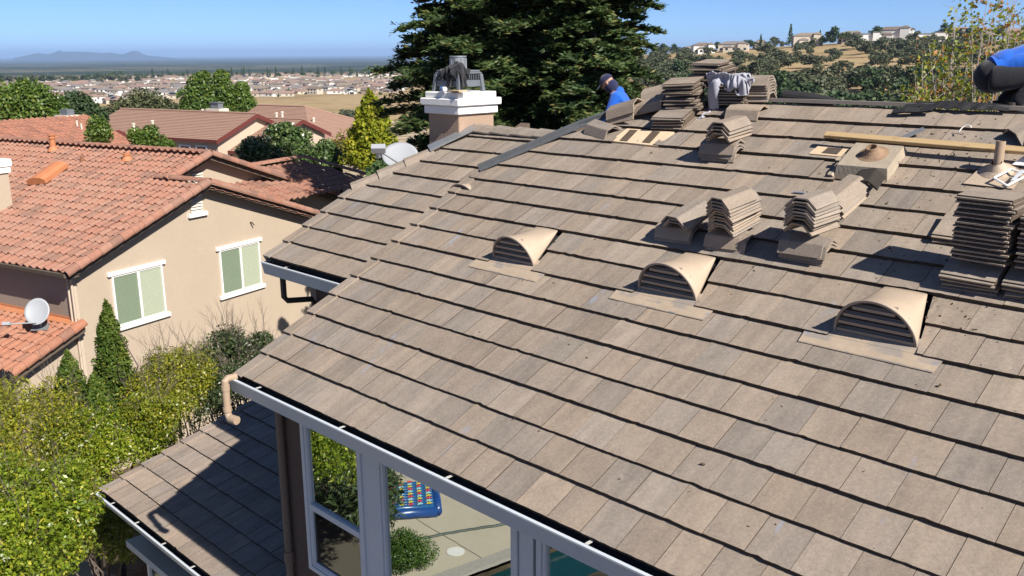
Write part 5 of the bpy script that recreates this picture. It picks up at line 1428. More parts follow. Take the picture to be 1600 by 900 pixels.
# ------------------------------------------------------------------ near trees and shrubs
def at(px, py, d):
    """the point on a sight line at level distance d"""
    r = ray(px, py); return r*(d/np.hypot(r[0], r[1]))
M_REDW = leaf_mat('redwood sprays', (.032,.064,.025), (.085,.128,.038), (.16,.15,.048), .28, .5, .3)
M_PRIV = leaf_mat('yellow green hedge leaf', (.10,.135,.014), (.30,.30,.028), (.42,.36,.035), .38, .38, .45)
M_PRIVD = leaf_mat('deeper green hedge leaf', (.05,.085,.014), (.18,.21,.026), (.26,.22,.035), .34, .38, .45)
M_PRIVB = leaf_mat('fresh green hedge leaf', (.09,.15,.012), (.26,.32,.024), (.40,.38,.04), .40, .36, .45)
M_CYPR = leaf_mat('bright cypress', (.045,.085,.014), (.105,.15,.022), (.16,.18,.03), .28, .55, .2)
M_DARKB = leaf_mat('dark laurel leaf', (.030,.050,.020), (.060,.085,.030), (.12,.13,.05), .25, .4, .4)
M_MAGN = leaf_mat('glossy magnolia leaf', (.045,.085,.024), (.10,.155,.045), (.20,.25,.09), .3, .25, .6)
M_YELL = leaf_mat('yellow green conifer', (.17,.21,.014), (.32,.33,.026), (.38,.32,.03), .38, .55, .2)
M_SYC = leaf_mat('mid green broadleaf', (.055,.105,.018), (.11,.17,.030), (.18,.22,.04), .32, .45, .35)
M_MAPLE = leaf_mat('young maple leaf', (.17,.21,.025), (.28,.27,.035), (.40,.16,.05), .42, .5, .3)

def redwood(name, x, y, zb, h, rmax, label, seed, tail=.0, nb=400, lean=0.0):
    rg = np.random.default_rng(seed); root = thing(name, label, 'tree', 'redwoods behind the chimney'); root.location = (x, y, zb)
    mb = MB(); C, Dd, Nn, Rn, Ls = [], [], [], [], []
    mb.tube([V(0,0,-.3), V(0,0,h*.3), V(lean*.6,0,h*.7), V(lean,0,h)], [.42, .32, .17, .03], 9)
    for b in range(nb):
        f = (b+.5)/nb; z = h*(.10+.89*f); an = b*2.39996+rg.normal()*.35
        # crown radius: wide low down, tapering up, ragged
        rad_ = rmax*(1-max(0, (f-.30)/.74))**.7*rg.uniform(.55, 1.15)
        d = V(math.cos(an), math.sin(an), 0)
        n_ = 9; pts = []
        for q in range(n_+1):
            t = q/n_; pts.append(V(lean*f,0,z)+d*rad_*t+Z*(rad_*(.50*t-.42*t*t)))
        mb.tube([pts[0], pts[n_//2], pts[-1]], [.05+.04*(1-f), .03, .008], 4)
        side = np.cross(d, Z)
        bt = rg.random()
        # side sprays, thick towards the outer half
        m_ = int(26+rad_*20)
        for q in range(m_):
            t = rg.uniform(.06, 1.0)**.75; p = V(lean*f,0,z)+d*rad_*t+Z*(rad_*(.50*t-.42*t*t))
            sg = rg.choice([-1, 1]); ln = rg.uniform(.35, .95)*(1.15-t*.55)*min(1.2, .5+rad_*.16)
            sd = side*sg*rg.uniform(.5, 1)+d*rg.uniform(.25, .9)+Z*rg.uniform(-.25, .45); sd /= np.linalg.norm(sd)
            k = 9
            for i in range(k):
                u_ = (i+.6)/k; c = p+sd*ln*u_-Z*.10*ln*u_*u_
                C.append(c+rg.normal(size=3)*.03); dd = sd+np.cross(sd, Z)*rg.choice([-1,1])*.85+rg.normal(size=3)*.25; Dd.append(dd); Nn.append(Z+rg.normal(size=3)*.55+d*.35); Ls.append(rg.uniform(.17, .32)*(1.1-.35*u_))
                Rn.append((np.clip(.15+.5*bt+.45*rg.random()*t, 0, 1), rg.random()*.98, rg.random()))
    mb.build('trunk', M_BARK, root)
    n_ = len(C); Ls = np.array(Ls)
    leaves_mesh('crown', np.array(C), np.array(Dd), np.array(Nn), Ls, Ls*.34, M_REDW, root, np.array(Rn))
    print(name, n_)
def rw(px, d, h, rmax, label, seed, base=None, **k):
    p = at(px, 200, d); zb = base if base is not None else -11.0; redwood('redwood_tree', p[0], p[1], zb, h, rmax, label, seed, **k)
rw(744, 29.0, 24, 3.0, 'dark redwood directly behind the chimney, leftmost of the redwoods', 51)
rw(828, 29.5, 27, 3.4, 'tallest dark redwood in the middle of the clump', 52, nb=430)
rw(918, 27.5, 22, 2.45, 'dark redwood behind the worker in the blue hood, rightmost of the redwoods', 53, nb=380)

def shrub(name, clumps, per, leaf, mat, label, cat, base, seed, asp=.5, twigs=0, twig_h=.5, group=None, shell=.5, zs=1.0, tw_mat=None, limb=True, r0=.06, parts=('crown','trunk')):
    rg = np.random.default_rng(seed); root = thing(name, label, cat, group); base = np.asarray(base, float)
    root.location = tuple(base); cl = [tuple(np.array(c[:3])-base)+tuple(c[3:]) for c in clumps]
    C, Dd, Nn, L, Wd, Rn = clump_crown(cl, per, leaf, leaf*asp, rg, shell)
    leaves_mesh(parts[0], C, Dd, Nn, L, Wd, mat, root, Rn)
    if limb:
        mb = MB(); limb_mesh(mb, V(0,0,0), cl, r0, rg, 6, .3)
        for q in range(twigs):
            c = cl[rg.integers(len(cl))]; u = unit(1, rg)[0]; u[2] = abs(u[2])*.8+.35
            p = V(*c[:3])+u*V(*c[3:])*.55; d = u*V(.5,.5,1)+rg.normal(size=3)*.18; ln = twig_h*rg.uniform(.5, 1.3)
            m_ = p+d*ln*.55+rg.normal(size=3)*.03*ln; e = p+d*ln+rg.normal(size=3)*.08*ln
            mb.tube([p, m_, e], [.0055, .004, .0015], 3)
            for w_ in range(3):
                a = p+(e-p)*rg.uniform(.3, .8); mb.tube([a, a+d*ln*.3+rg.normal(size=3)*.14*ln], [.003, .001], 3)
        mb.build(parts[1], tw_mat or M_TWIG, root)
    return root
def clumps_px(spec, rg, jit=.25):
    """clumps from sight lines: (px, py, dist, radius)"""
    out = []
    for px, py, d, r in spec:
        p = at(px, py, d); out.append((p[0], p[1], p[2], r*rg.uniform(.9, 1.15), r*rg.uniform(.9, 1.15), r*rg.uniform(.8, 1.0)))
    return out
rgs = np.random.default_rng(77)
def fill(px0, px1, py0, py1, d0, d1, r, n_, mask=None):
    out = []
    t = 0
    while len(out) < n_ and t < n_*30:
        t += 1
        x = rgs.uniform(px0, px1); y = rgs.uniform(py0, py1); f = (y-py0)/(py1-py0)
        if mask and not mask(x, y): continue
        out.append((x, y, d0+(d1-d0)*f+rgs.uniform(-.5, .5), r*rgs.uniform(.5, 1.25)))
    return out
GH = 'shrubs of the hedge below the peach wall'
zg = lambda d: -11.6
def base_of(spec, dz=0):
    p = np.mean([at(a, b, c) for a, b, c, _ in spec], 0); p[2] = float(terrain(p[0], p[1]))-.1; return p
# big greyish shrub at far left
sp = fill(-60, 120, 610, 745, 19.0, 15.2, .55, 30, lambda x, y: y > 590+ (abs(x-40)*.25))
shrub('hedge_shrub', clumps_px(sp, rgs), 940, .068, M_PRIV, 'large yellow green shrub with grey bare twigs at the left edge', 'shrub', base_of(sp), 61, .45, 200, .5, GH, .26)
sp = fill(-70, 120, 745, 905, 13.6, 11.4, .45, 30)
shrub('hedge_shrub', clumps_px(sp, rgs), 940, .066, M_PRIVB, 'bright green leafy shrub in the bottom left corner', 'shrub', base_of(sp), 62, .5, 90, .35, GH, .26)
sp = fill(100, 250, 640, 735, 18.2, 16.6, .46, 24, lambda x, y: y < 735-(x-120)*.28)
shrub('hedge_shrub', clumps_px(sp, rgs), 940, .066, M_PRIVB, 'fresh green shrub between the tall cypress and the ground floor roof', 'shrub', base_of(sp), 63, .48, 60, .35, GH, .26)
sp = fill(205, 345, 560, 655, 19.6, 17.6, .46, 24, lambda x, y: y > 545+abs(x-272)*.55)
shrub('hedge_shrub', clumps_px(sp, rgs), 940, .064, M_PRIV, 'yellowish shrub with bare twig tops right of the tall cypress', 'shrub', base_of(sp), 64, .45, 110, .65, GH, .26)
sp = fill(318, 425, 525, 650, 20.8, 18.6, .42, 26, lambda x, y: y < 655-(x-318)*.85)
shrub('hedge_shrub', clumps_px(sp, rgs), 620, .082, M_DARKB, 'dark thin shrub with grey twigs beside the verge of the brown roof', 'shrub', base_of(sp), 65, .42, 120, .65, GH, .35)
sp = fill(100, 215, 735, 850, 16.4, 15.2, .36, 14, lambda x, y: y-745 > (x-135)*1.2)
shrub('hedge_shrub', clumps_px(sp, rgs), 620, .075, M_PRIVD, 'darker green shrub in the gap beside the lower gutter', 'shrub', base_of(sp), 66, .5, 40, .3, GH, .26)

def cypress(px, pyt, pyb, d, r, label, seed, per=620):
    rg = np.random.default_rng(seed); t = at(px, pyt, d); b = at(px, pyb, d); H_ = t[2]-b[2]; base = V(t[0], t[1], b[2]-.8)
    cl = []
    n_ = 26
    for k in range(n_):
        f = k/(n_-1); w = r*(1-f)**.62*(1.0 if f > .12 else .8); an = k*2.4
        cl.append((t[0]+math.cos(an)*w*.42, t[1]+math.sin(an)*w*.42, b[2]+H_*f*.96, w*.62+.05, w*.62+.05, .26))
    root = shrub('cypress', cl, per, .10, M_CYPR, label, 'conifer', base, seed, .42, 0, .3, 'young cypresses below the peach wall', .4)
cypress(166, 482, 640, 19.3, .50, 'tall narrow bright green cypress in front of the left window', 71)
cypress(106, 563, 650, 18.8, .42, 'short cypress just left of the tall one', 72, 420)
cypress(148, 596, 660, 18.4, .36, 'smallest cypress, low between the other two', 73, 320)

# glossy tree behind the peach house
sp = [(408,238,49.0,0.96),(420,252,49.0,0.90),(440,216,50.0,0.96),(462,236,49.0,1.02),(440,246,49.0,0.96),(478,258,49.0,0.90),(500,264,49.0,0.90),(515,250,50.0,0.83),(528,264,49.0,0.77),(452,260,49.0,0.90),(535,285,49.0,0.70),(395,228,50.0,0.64),(492,242,49.5,0.83),(468,214,50.0,0.64),(430,205,50.0,0.49),(510,232,50.0,0.58),(395,246,49.0,0.64),(545,300,48.0,0.64),(385,236,49.0,0.51),(448,203,50.0,0.51),(525,280,49.0,0.77)]
b_ = at(470, 300, 49); b_[2] = -15.5
shrub('glossy_tree', clumps_px(sp, rgs), 620, .24, M_MAGN, 'glossy dark green tree behind the roof of the peach house', 'tree', b_, 81, .45, 0, .5, None, .45, r0=.14, tw_mat=M_BARK)
# yellow green conifer
cl = []
t_ = at(578, 150, 47); bz = at(578, 255, 47)
for k in range(34):
    f = k/33; w = 1.75*(1-f)**.7+.12; an = k*2.4; cl.append((t_[0]+math.cos(an)*w*.55, t_[1]+math.sin(an)*w*.55, bz[2]-.3+(t_[2]-bz[2]+.2)*f, w*.48, w*.48, .50))
shrub('yellow_conifer', cl, 420, .24, M_YELL, 'pointed yellow green conifer left of the redwoods', 'tree', V(t_[0], t_[1], -16), 82, .45, 0, .5, None, .45, r0=.14, tw_mat=M_BARK)
sp = [(548,228,52,1.2),(560,245,51,1.2),(575,240,52,1.1),(552,262,50,1.1),(588,250,51,1.0),(535,240,52,.9),(598,236,52,.9),(540,262,50,1.0)]
b_ = at(562, 255, 51); b_[2] = -17
shrub('yellow_shrub', clumps_px(sp, rgs), 560, .22, leaf_mat('olive yellow leaf', (.12,.13,.02), (.22,.20,.03), (.26,.22,.04), .3), 'olive yellow bush in front of the yellow green conifer', 'bush', b_, 83, .45, 20, .6, None, .5, r0=.1)
# trees behind the second row
def btree(spec, per, leaf, mat, name, label, seed, zb, r0=.3, ks=.62):
    spec = [(a, b, c, q*ks) for a, b, c, q in spec]
    b_ = np.mean([at(a, b, c) for a, b, c, _ in spec], 0); b_[2] = zb
    shrub(name, clumps_px(spec, rgs), per, leaf, mat, label, 'tree', b_, seed, .6, 0, .5, None, .45, r0=r0, tw_mat=M_BARK)
D_ = 150
btree([(300,150,D_,2.6),(312,132,D_,2.2),(306,165,D_,2.6),(322,150,D_,2.2),(335,165,D_,2.4),(348,140,D_,2.2),(346,122,D_,1.6),(355,158,D_,2.5),(375,150,D_,2.0),(378,138,D_,1.5),(384,163,D_,2.2),(318,120,D_,1.3),(365,172,D_,2.0),(295,172,D_,1.8),(390,172,D_,1.8),(330,178,D_,2)], 1100, .48, M_SYC, 'broadleaf_tree', 'bright green tree with separate tops behind the brown pink roof', 91, -27, .35, .82)
D_ = 70
btree([(5,160,D_,2.4),(25,155,D_,2.2),(45,150,D_,2.2),(62,160,D_,2.3),(80,172,D_,2.0),(30,175,D_,2.4),(55,180,D_,2.2),(5,182,D_,2.2),(88,183,D_,1.6),(38,142,D_,1.2),(-12,170,D_,2.4)], 1100, .26, M_SYC, 'broadleaf_tree', 'green leafy tree behind the red tiled roof at the left edge', 92, -16)
D_ = 85
btree([(105,172,D_,2.0),(118,160,D_,2.0),(128,168,D_,2.0),(140,178,D_,2.0),(110,183,D_,2.0),(150,184,D_,1.6),(122,180,D_,2.2)], 1000, .30, M_WOOD, 'broadleaf_tree', 'dark green rounded tree behind the cream chimney', 93, -18)
D_ = 150
btree([(190,178,D_,2.4),(205,168,D_,2.4),(222,160,D_,2.4),(240,165,D_,2.4),(255,172,D_,2.2),(210,180,D_,2.6),(180,185,D_,2.0),(232,176,D_,2.4),(262,178,D_,1.6)], 900, .50, leaf_mat('olive grey oak leaf', (.05,.062,.026), (.10,.11,.048), (.13,.13,.06), .2), 'oak_tree', 'olive grey spreading oak behind the ridge of the brown pink roof', 94, -28, .3, 1.0)
btree([(152,196,58,1.0),(156,206,58,1.1),(148,210,58,1.0),(160,212,58,.9)], 700, .17, M_SYC, 'broadleaf_tree', 'small bright tree between the red roof and the grey gable', 95, -13, .15)
btree([(212,212,55,.8),(228,214,55,1.0),(245,222,55,1.0),(220,222,55,1.0),(236,206,55,.7),(262,228,55,.7)], 600, .16, M_SYC, 'leafy_bush', 'leafy bush behind the long ridge of the peach house', 96, -13, .12)
btree([(593,268,24,.5),(585,285,23,.45),(602,250,25,.4)], 380, .16, M_MAGN, 'dark_bush', 'small dark bush below the large satellite dish', 98, -11, .08)

# sparse sapling beyond the ridge at the right
def sapling():
    rg = np.random.default_rng(101); base = at(1525, 300, 19.0); base[2] = GZ-1.2
    root = thing('maple_sapling', 'sparse young maple with pale stems and yellow and orange leaves beyond the ridge', 'tree'); root.location = tuple(base)
    mb = MB(); C, Dd, Nn, Rn, Ls = [], [], [], [], []
    tips = []
    for q in range(66):
        if q < 44: px = rg.uniform(1440, 1640); py = rg.uniform(-30, 95) if px > 1490 else rg.uniform(40, 130)
        else: px = rg.uniform(1420, 1560); py = rg.uniform(95, 160)
        e = at(px, py, rg.uniform(18.0, 20.5))-base
        s = V(e[0]*.30, e[1]*.30, max(1.0, (e[2])*.42))+rg.normal(size=3)*.12
        m_ = s+(e-s)*.5+rg.normal(size=3)*.15-V(e[0], e[1], 0)*.06
        mb.tube([V(0,0,0), s*.5+rg.normal(size=3)*.03, s, m_, e], [.045, .03, .020, .012, .004], 5)
        for w_ in range(9):
            t = rg.uniform(.15, 1.0); p = m_+(e-m_)*t if rg.random() < .6 else s+(m_-s)*t
            f = p+rg.normal(size=3)*V(.30,.30,.22)+Z*.15; mb.tube([p, (p+f)/2+rg.normal(size=3)*.03, f], [.007, .005, .0025], 3); tips.append((f, e[2])); tips.append(((p+f)/2, e[2]))
        tips.append((e, e[2]))
    for (f, zt_) in tips:
        if rg.random() < .30: continue
        orange = rg.random() < .30
        for k in range(rg.integers(6, 14)):
            C.append(f+rg.normal(size=3)*.085); Dd.append(rg.normal(size=3)+V(0,0,-.5)); Nn.append(rg.normal(size=3)+Z*.4+SUN*.6); Ls.append(rg.uniform(.055, .095))
            Rn.append((rg.random(), (.97 if orange else .4)*1.0, rg.random()))
    mb.build('trunk', plain('pale pinkish stem', (.40,.34,.30), .8, .2, .1, 6), root)
    Ls = np.array(Ls); leaves_mesh('crown', np.array(C), np.array(Dd), np.array(Nn), Ls, Ls*.8, M_MAPLE, root, np.array(Rn))
sapling()
# fence glimpsed through the hedge
fr = thing('wood_fence', 'weathered orange brown board fence glimpsed through the hedge', 'fence')
f0 = at(100, 830, 16.2); f1 = at(200, 800, 17.4); f0[2] = f1[2] = -11.4
mb = MB(); d = f1-f0; ln = np.linalg.norm(d); d /= ln; f0 -= d*2; sd = np.cross(d, Z)
k = 0
while k*.145 < ln+3.4:
    mb.box(f0+d*(k*.145)+sd*random.uniform(-.004,.004), d*.138, sd*.02, Z*(1.75+random.uniform(-.015,.015))); k += 1
mb.build('fence_boards', plain('weathered fence board', (.34,.175,.095), .85, .15, .2, 5), fr)
mb = MB(); mb.box(f0+sd*.022+Z*.3, d*(ln+3.4), sd*.04, Z*.09); mb.box(f0+sd*.022+Z*1.4, d*(ln+3.4), sd*.04, Z*.09); mb.build('fence_rail', plain('fence rail', (.28,.15,.09), .85, .15, .2, 5), fr)
# ------------------------------------------------------------------ loose tiles on the roof
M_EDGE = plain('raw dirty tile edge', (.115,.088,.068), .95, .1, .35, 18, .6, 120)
def cap_mesh(name, seed, broken=False):
    """angled ridge tile: three facets, 42 cm long, thin concrete, rough edges"""
    rg = random.Random(seed); mb = MB(); L = .42; th = .020
    sec = [(-.150, 0.0), (-.072, .078), (-.060, .084), (.060, .084), (.072, .078), (.150, 0.0)]
    n_ = len(sec); xs = [-L/2, -L/2+.03, -.05, .09, L/2]
    top, bot = [], []
    for i, x in enumerate(xs):
        g = 1.035-.05*(i/(len(xs)-1)); e = (rg.uniform(-.006, .006) if i in (0, len(xs)-1) else 0)
        for (y, z) in sec:
            jx = e+(rg.uniform(-.004, .004) if i in (0, len(xs)-1) else 0)
            if broken and i == len(xs)-1: jx -= rg.uniform(.01, .10)
            yy = y*g; nn = math.hypot(.09, .095); ny, nz = (math.copysign(.09/nn, y), .095/nn) if abs(y) > .05 else (0, 1)
            top.append(V(x+jx, yy, z)); bot.append(V(x+jx, yy-ny*th*.9, z-nz*th*.9))
    vs = top+bot; o = len(top); fs = []
    for i in range(len(xs)-1):
        for k in range(n_-1):
            a = i*n_+k; fs.append((a, a+n_, a+n_+1, a+1)); fs.append((o+a, o+a+1, o+a+n_+1, o+a+n_))
    for k in range(n_-1):
        fs.append((k, k+1, o+k+1, o+k)); e = (len(xs)-1)*n_+k; fs.append((e, o+e, o+e+1, e+1))
    for i in range(len(xs)-1):
        a = i*n_; fs.append((a, o+a, o+a+n_, a+n_)); a = i*n_+n_-1; fs.append((a, a+n_, o+a+n_, o+a))
    mb.add(vs, [tuple(reversed(f)) for f in fs]); ob = mb.build(name, M_LOOSE); me = ob.data; bpy.data.objects.remove(ob); return me
def flat_mesh(name, seed, broken=False):
    """flat field tile: interlock lip on one side, two ribs and lugs below"""
    rg = random.Random(seed); mb = MB(); L, Wd, th = .42, .33, .024
    pl = [(-L/2, -Wd/2), (L/2, -Wd/2), (L/2, Wd/2), (-L/2, Wd/2)]
    if broken: pl = [(-L/2, -Wd/2), (L/2, -Wd/2), (L/2, Wd*.1), (L*.36, Wd*.22), (L*.30, Wd/2), (-L/2, Wd/2)]
    pl = [(x+rg.uniform(-.003,.003), y+rg.uniform(-.003,.003)) for x, y in pl]
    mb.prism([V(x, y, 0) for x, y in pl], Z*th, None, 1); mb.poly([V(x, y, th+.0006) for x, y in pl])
    mb.box(V(-L/2, -Wd/2-.026, .0), V(L*.98,0,0), V(0,.028,0), Z*.012)
    for y in (-.10, .02, .10): mb.box(V(-L/2+.01, y, -.009), V(.05,0,0), V(0,.035,0), Z*.0095)
    mb.box(V(L/2-.05, -Wd/2+.03, -.012), V(.03,0,0), V(0,Wd-.07,0), Z*.0125)
    ob = mb.build(name, [M_LOOSE, M_EDGE], bevel=0); me = ob.data; bpy.data.objects.remove(ob); return me
CAPS = [cap_mesh('ridge_tile', s) for s in (1, 2, 3)]; CAPB = cap_mesh('ridge_tile', 9, True); CAPD = cap_mesh('ridge_tile', 12, True); CAPD.materials[0] = plain('shade toned tile', (.035,.030,.026), .9, .15, .3, 12)  # near-black colour stands in for shade on the last tile's underside
FLATS = [flat_mesh('roof_tile', s) for s in (1, 2, 3)]; FLATB = flat_mesh('roof_tile', 9, True)
ORD = ['bottom', 'second', 'third', 'fourth', 'fifth', 'sixth', 'seventh', 'eighth', 'ninth', 'tenth', 'eleventh', 'twelfth', 'thirteenth', 'fourteenth', 'fifteenth', 'sixteenth']
def frame_at(p, ax, up):
    ax = ax/np.linalg.norm(ax); y = np.cross(up, ax); y /= np.linalg.norm(y); z = np.cross(ax, y)
    return Matrix(((ax[0], y[0], z[0], p[0]), (ax[1], y[1], z[1], p[1]), (ax[2], y[2], z[2], p[2]), (0, 0, 0, 1)))
def put(me, name, p, ax, up, label, cat, group=None):
    o = bpy.data.objects.new(name, me); COL.objects.link(o); o.matrix_world = frame_at(p, ax, up); return tag(o, label, cat, group)
rgl = random.Random(21)
def axis(al): return J*math.cos(rad(al))-U*math.sin(rad(al))
def stack(kind, a, v, w0, al, n_, phrase, group, step=None, lean=(0, 0), upv=None, jit=.010, twist=3, broken=()):
    """n_ tiles on one another from height w0 over the slope; lean: drift per metre along (a, v)"""
    cap = kind == 'cap'; step = step or (.0285 if cap else .030)
    up0 = upv if upv is not None else N
    base = R(a, v, w0)
    for k in range(n_):
        tw = rgl.uniform(-twist, twist); ax = axis(al+tw); ax = ax-up0*(ax@up0)*1.0
        p = base+up0*(step*k+(0 if cap else .010))+(-U*lean[0]+J*lean[1])*step*k+U*rgl.uniform(-jit, jit)+J*rgl.uniform(-jit, jit)
        me = (CAPB if k in broken else rgl.choice(CAPS)) if cap else (FLATB if k in broken else rgl.choice(FLATS))
        nm = 'ridge_tile' if cap else 'roof_tile'; what = 'angled ridge tile' if cap else 'flat roof tile'
        if n_ == 1: lb = f'{what} {phrase}'
        else:
            pos = 'top' if k == n_-1 else ('bottom' if k == 0 else f'{ORD[k]} from the bottom')
            lb = f'{what}, {pos} {phrase}'
        put(me, nm, p, ax, up0, lb, 'roof tile', group)
def tilt(x): 
    """between the slope normal and plumb"""
    q = N*(1-x)+Z*x; return q/np.linalg.norm(q)
G1 = 'ridge tiles stacked on the slope'; G2 = 'flat tiles stacked on the slope'; G3 = 'loose tiles piled at the ridge'
# A: near the ridge, two crossed bundles
stack('cap', 5.50, 7.32, -.01, 90, 3, 'of the crosswise bundle just below the ridge pile', G1, .042, upv=tilt(.15))
stack('cap', 5.43, 7.42, .165, 4, 4, 'of the short stack standing below the ridge pile', G1, .036, upv=tilt(.72))
# B left
stack('cap', 5.17, 5.90, -.01, 90, 2, 'of the crosswise pair, leftmost of the middle bundles', G1, .035, upv=tilt(.1))
stack('cap', 5.08, 5.97, .115, 6, 3, 'of the low stack on the leftmost crosswise pair', G1, .026, upv=tilt(.36))
# C
stack('cap', 4.57, 5.88, -.01, 90, 2, 'of the chipped crosswise pair under the tall stack', G1, .03, upv=tilt(.1), broken=(1,))
stack('cap', 4.57, 5.99, .105, 8, 5, 'of the lower part of the tall middle stack', G1, .030, upv=tilt(.5), lean=(.1, 0))
stack('cap', 4.53, 5.99, .27, 12, 5, 'of the upper part of the tall middle stack', G1, .030, upv=tilt(.55), broken=(4,))
# E
stack('cap', 3.79, 5.90, -.01, 90, 4, 'of the thick crosswise bundle above the nearest vent', G1, .030, upv=tilt(.1))
stack('cap', 3.80, 6.04, .175, 8, 2, 'of the splayed pair under the fanned stack', G1, .045, upv=tilt(.8))
stack('cap', 3.77, 6.05, .26, 4, 6, 'of the fanned stack above the nearest vent', G1, .029, upv=tilt(.85), lean=(-.1, 0))
# G, leaning on the lead flashing
stack('cap', 3.78, 6.60, .06, 10, 5, 'of the stack leaning on the square lead flashing', G1, .026, upv=tilt(.1))
put(CAPD, 'ridge_tile', R(3.70, 6.93, .09), J*.95+U*.2-N*.25, tilt(.2), 'dark upturned ridge tile between the leaning stack and the lead flashing', 'roof tile', G1)
# F: the tall stack of flat tiles at the right edge
stack('flat', 2.36, 5.93, -.02, 90, 4, 'of the low pile under the tall flat stack', G2, .038, upv=tilt(.0))
stack('flat', 2.30, 6.00, .14, 95, 14, 'of the tall leaning stack at the right edge', G2, .037, upv=tilt(.85), jit=.012, twist=3.5)
stack('flat', 1.90, 5.93, -.02, 90, 4, 'of the low pile cut by the right edge', G2, .038, upv=tilt(.0))
stack('flat', 1.84, 6.0, .14, 92, 11, 'of the dark stack cut by the right edge', G2, .037, upv=tilt(.85), jit=.012)
stack('flat', 2.66, 6.50, -.02, 88, 2, 'of the pair lying left of the tall flat stack', G2, .034, upv=tilt(0))
# ridge pile
stack('flat', 6.53, 7.93, -.02, 84, 4, 'of the short pile below the ragged pile', G3, .036, upv=tilt(.2), jit=.02)
stack('flat', 6.52, 8.20, .02, 76, 8, 'of the ragged pile left of the grey shirt', G3, .044, upv=tilt(.55), jit=.03, twist=9, broken=(1, 4, 6))
stack('flat', 5.98, 8.44, -.02, 86, 7, 'of the pile under the grey shirt', G3, .036, upv=tilt(.6), jit=.015)
stack('cap', 5.75, 8.50, .0, 80, 7, 'of the nested row ending the shirt pile', G3, .031, upv=tilt(.7), jit=.008)
stack('flat', 6.35, 8.62, .10, 85, 7, 'of the farther pile behind the grey shirt', G3, .040, upv=tilt(.7), jit=.03, twist=8, broken=(6,))
put(CAPS[0], 'ridge_tile', R(7.42, 7.62, .0), -U*.93-J*.25, N, 'ridge tile lying alone at the bare hip, lowest of the hip tiles', 'roof tile', G3)
put(CAPS[1], 'ridge_tile', R(7.28, 7.93, .03), -U*.9+J*.12+N*.16, N, 'lower of two long ridge tiles propped at the bare hip', 'roof tile', G3)
put(CAPS[2], 'ridge_tile', R(7.28, 7.96, .10), -U*.9+J*.16+N*.20, N, 'upper of two long ridge tiles propped at the bare hip', 'roof tile', G3)
put(CAPS[1], 'ridge_tile', R(6.98, 8.12, .07), -U*.9+J*.16+N*.14, N, 'ridge tile between the propped pair and the ragged pile', 'roof tile', G3)
put(CAPS[2], 'ridge_tile', R(6.78, 8.50, .10), -U*.95+J*.1+N*.05, N, 'ridge tile lying on top of the ridge behind the ragged pile', 'roof tile', G3)
put(CAPS[0], 'ridge_tile', R(7.05, 8.42, .08), -U*.9+J*.3+N*.1, N, 'ridge tile on the hip beside the worker in the blue hood', 'roof tile', G3)
put(CAPS[0], 'ridge_tile', R(5.70, 8.20, -.015), -U, N, 'ridge tile lying alone right of the grey shirt', 'roof tile', G3)
put(CAPS[2], 'ridge_tile', R(2.62, 8.10, .0), J*.75-U*.66, N, 'ridge tile standing open towards us at the right edge of the slope', 'roof tile', G3)
put(CAPS[1], 'ridge_tile', R(2.40, 8.02, .0), J*.75-U*.66, N, 'ridge tile cut by the right edge below the crouching worker', 'roof tile', G3)

# lumber, straps, felt -----------------------------------------------------------------
def wood_mat(name, ca, cb):
    t = NT(name); p = t.objco(); x = t.dot(p, U); 
    f = t.noise(1.0, t.comb(t.math('MULTIPLY', x, 1.2), t.math('MULTIPLY', t.dot(p, J), 45.0), t.math('MULTIPLY', t.dot(p, N), 45.0)), 4, .6, .4)
    c = t.mix(f, ca, cb); c = t.mix(t.ramp(t.noise(5, p, 3), [(.62,(0,0,0)),(.75,(.5,.5,.5))]), c, (.16,.10,.05)); return t.out(c, .8, .2, t.bump(f, .004, .3))
M_LUM = wood_mat('yellow sawn lumber', (.34,.23,.115), (.48,.35,.19))
def lumber():
    a0, a1 = on_roof(1291, 219, .03), on_roof(1640, 249, .03); d = a1-a0; L_ = np.linalg.norm(d); d /= L_
    sd = np.cross(N, d); sd /= np.linalg.norm(sd); mb = MB(); mb.box(a0+N*.05-sd*.042, d*L_, sd*.084, N*.036)
    o = mb.build('lumber_board', M_LUM, None, bevel=.004); tag(o, 'long yellow sawn board lying across the courses below the ridge', 'board')
    mb = MB(); b = R(3.3, 7.72, .02); 
lumber()
def strip(name, pts, width, th, mat, label, cat, kind_up=N):
    mb = MB(); pts = [np.asarray(p) for p in pts]
    for i in range(len(pts)-1):
        d = pts[i+1]-pts[i]; sd = np.cross(kind_up, d); sd /= np.linalg.norm(sd)+1e-9; mb.prism([pts[i]-sd*width/2, pts[i+1]-sd*width/2, pts[i+1]+sd*width/2, pts[i]+sd*width/2], kind_up*th)
    o = mb.build(name, mat); return tag(o, label, cat)
strip('metal_strap', [R(3.76,7.775,.012), R(3.66,7.88,.03), R(3.57,7.96,.045)], .055, .012, M_ZINC, 'dull metal strap lying above the sawn board', 'strap')
strip('felt_scrap', [R(4.03,8.30,.012), R(3.90,8.31,.03), R(3.76,8.33,.02), R(3.64,8.35,.035)], .085, .018, M_FELT, 'torn scrap of black felt on the top course', 'felt scrap')
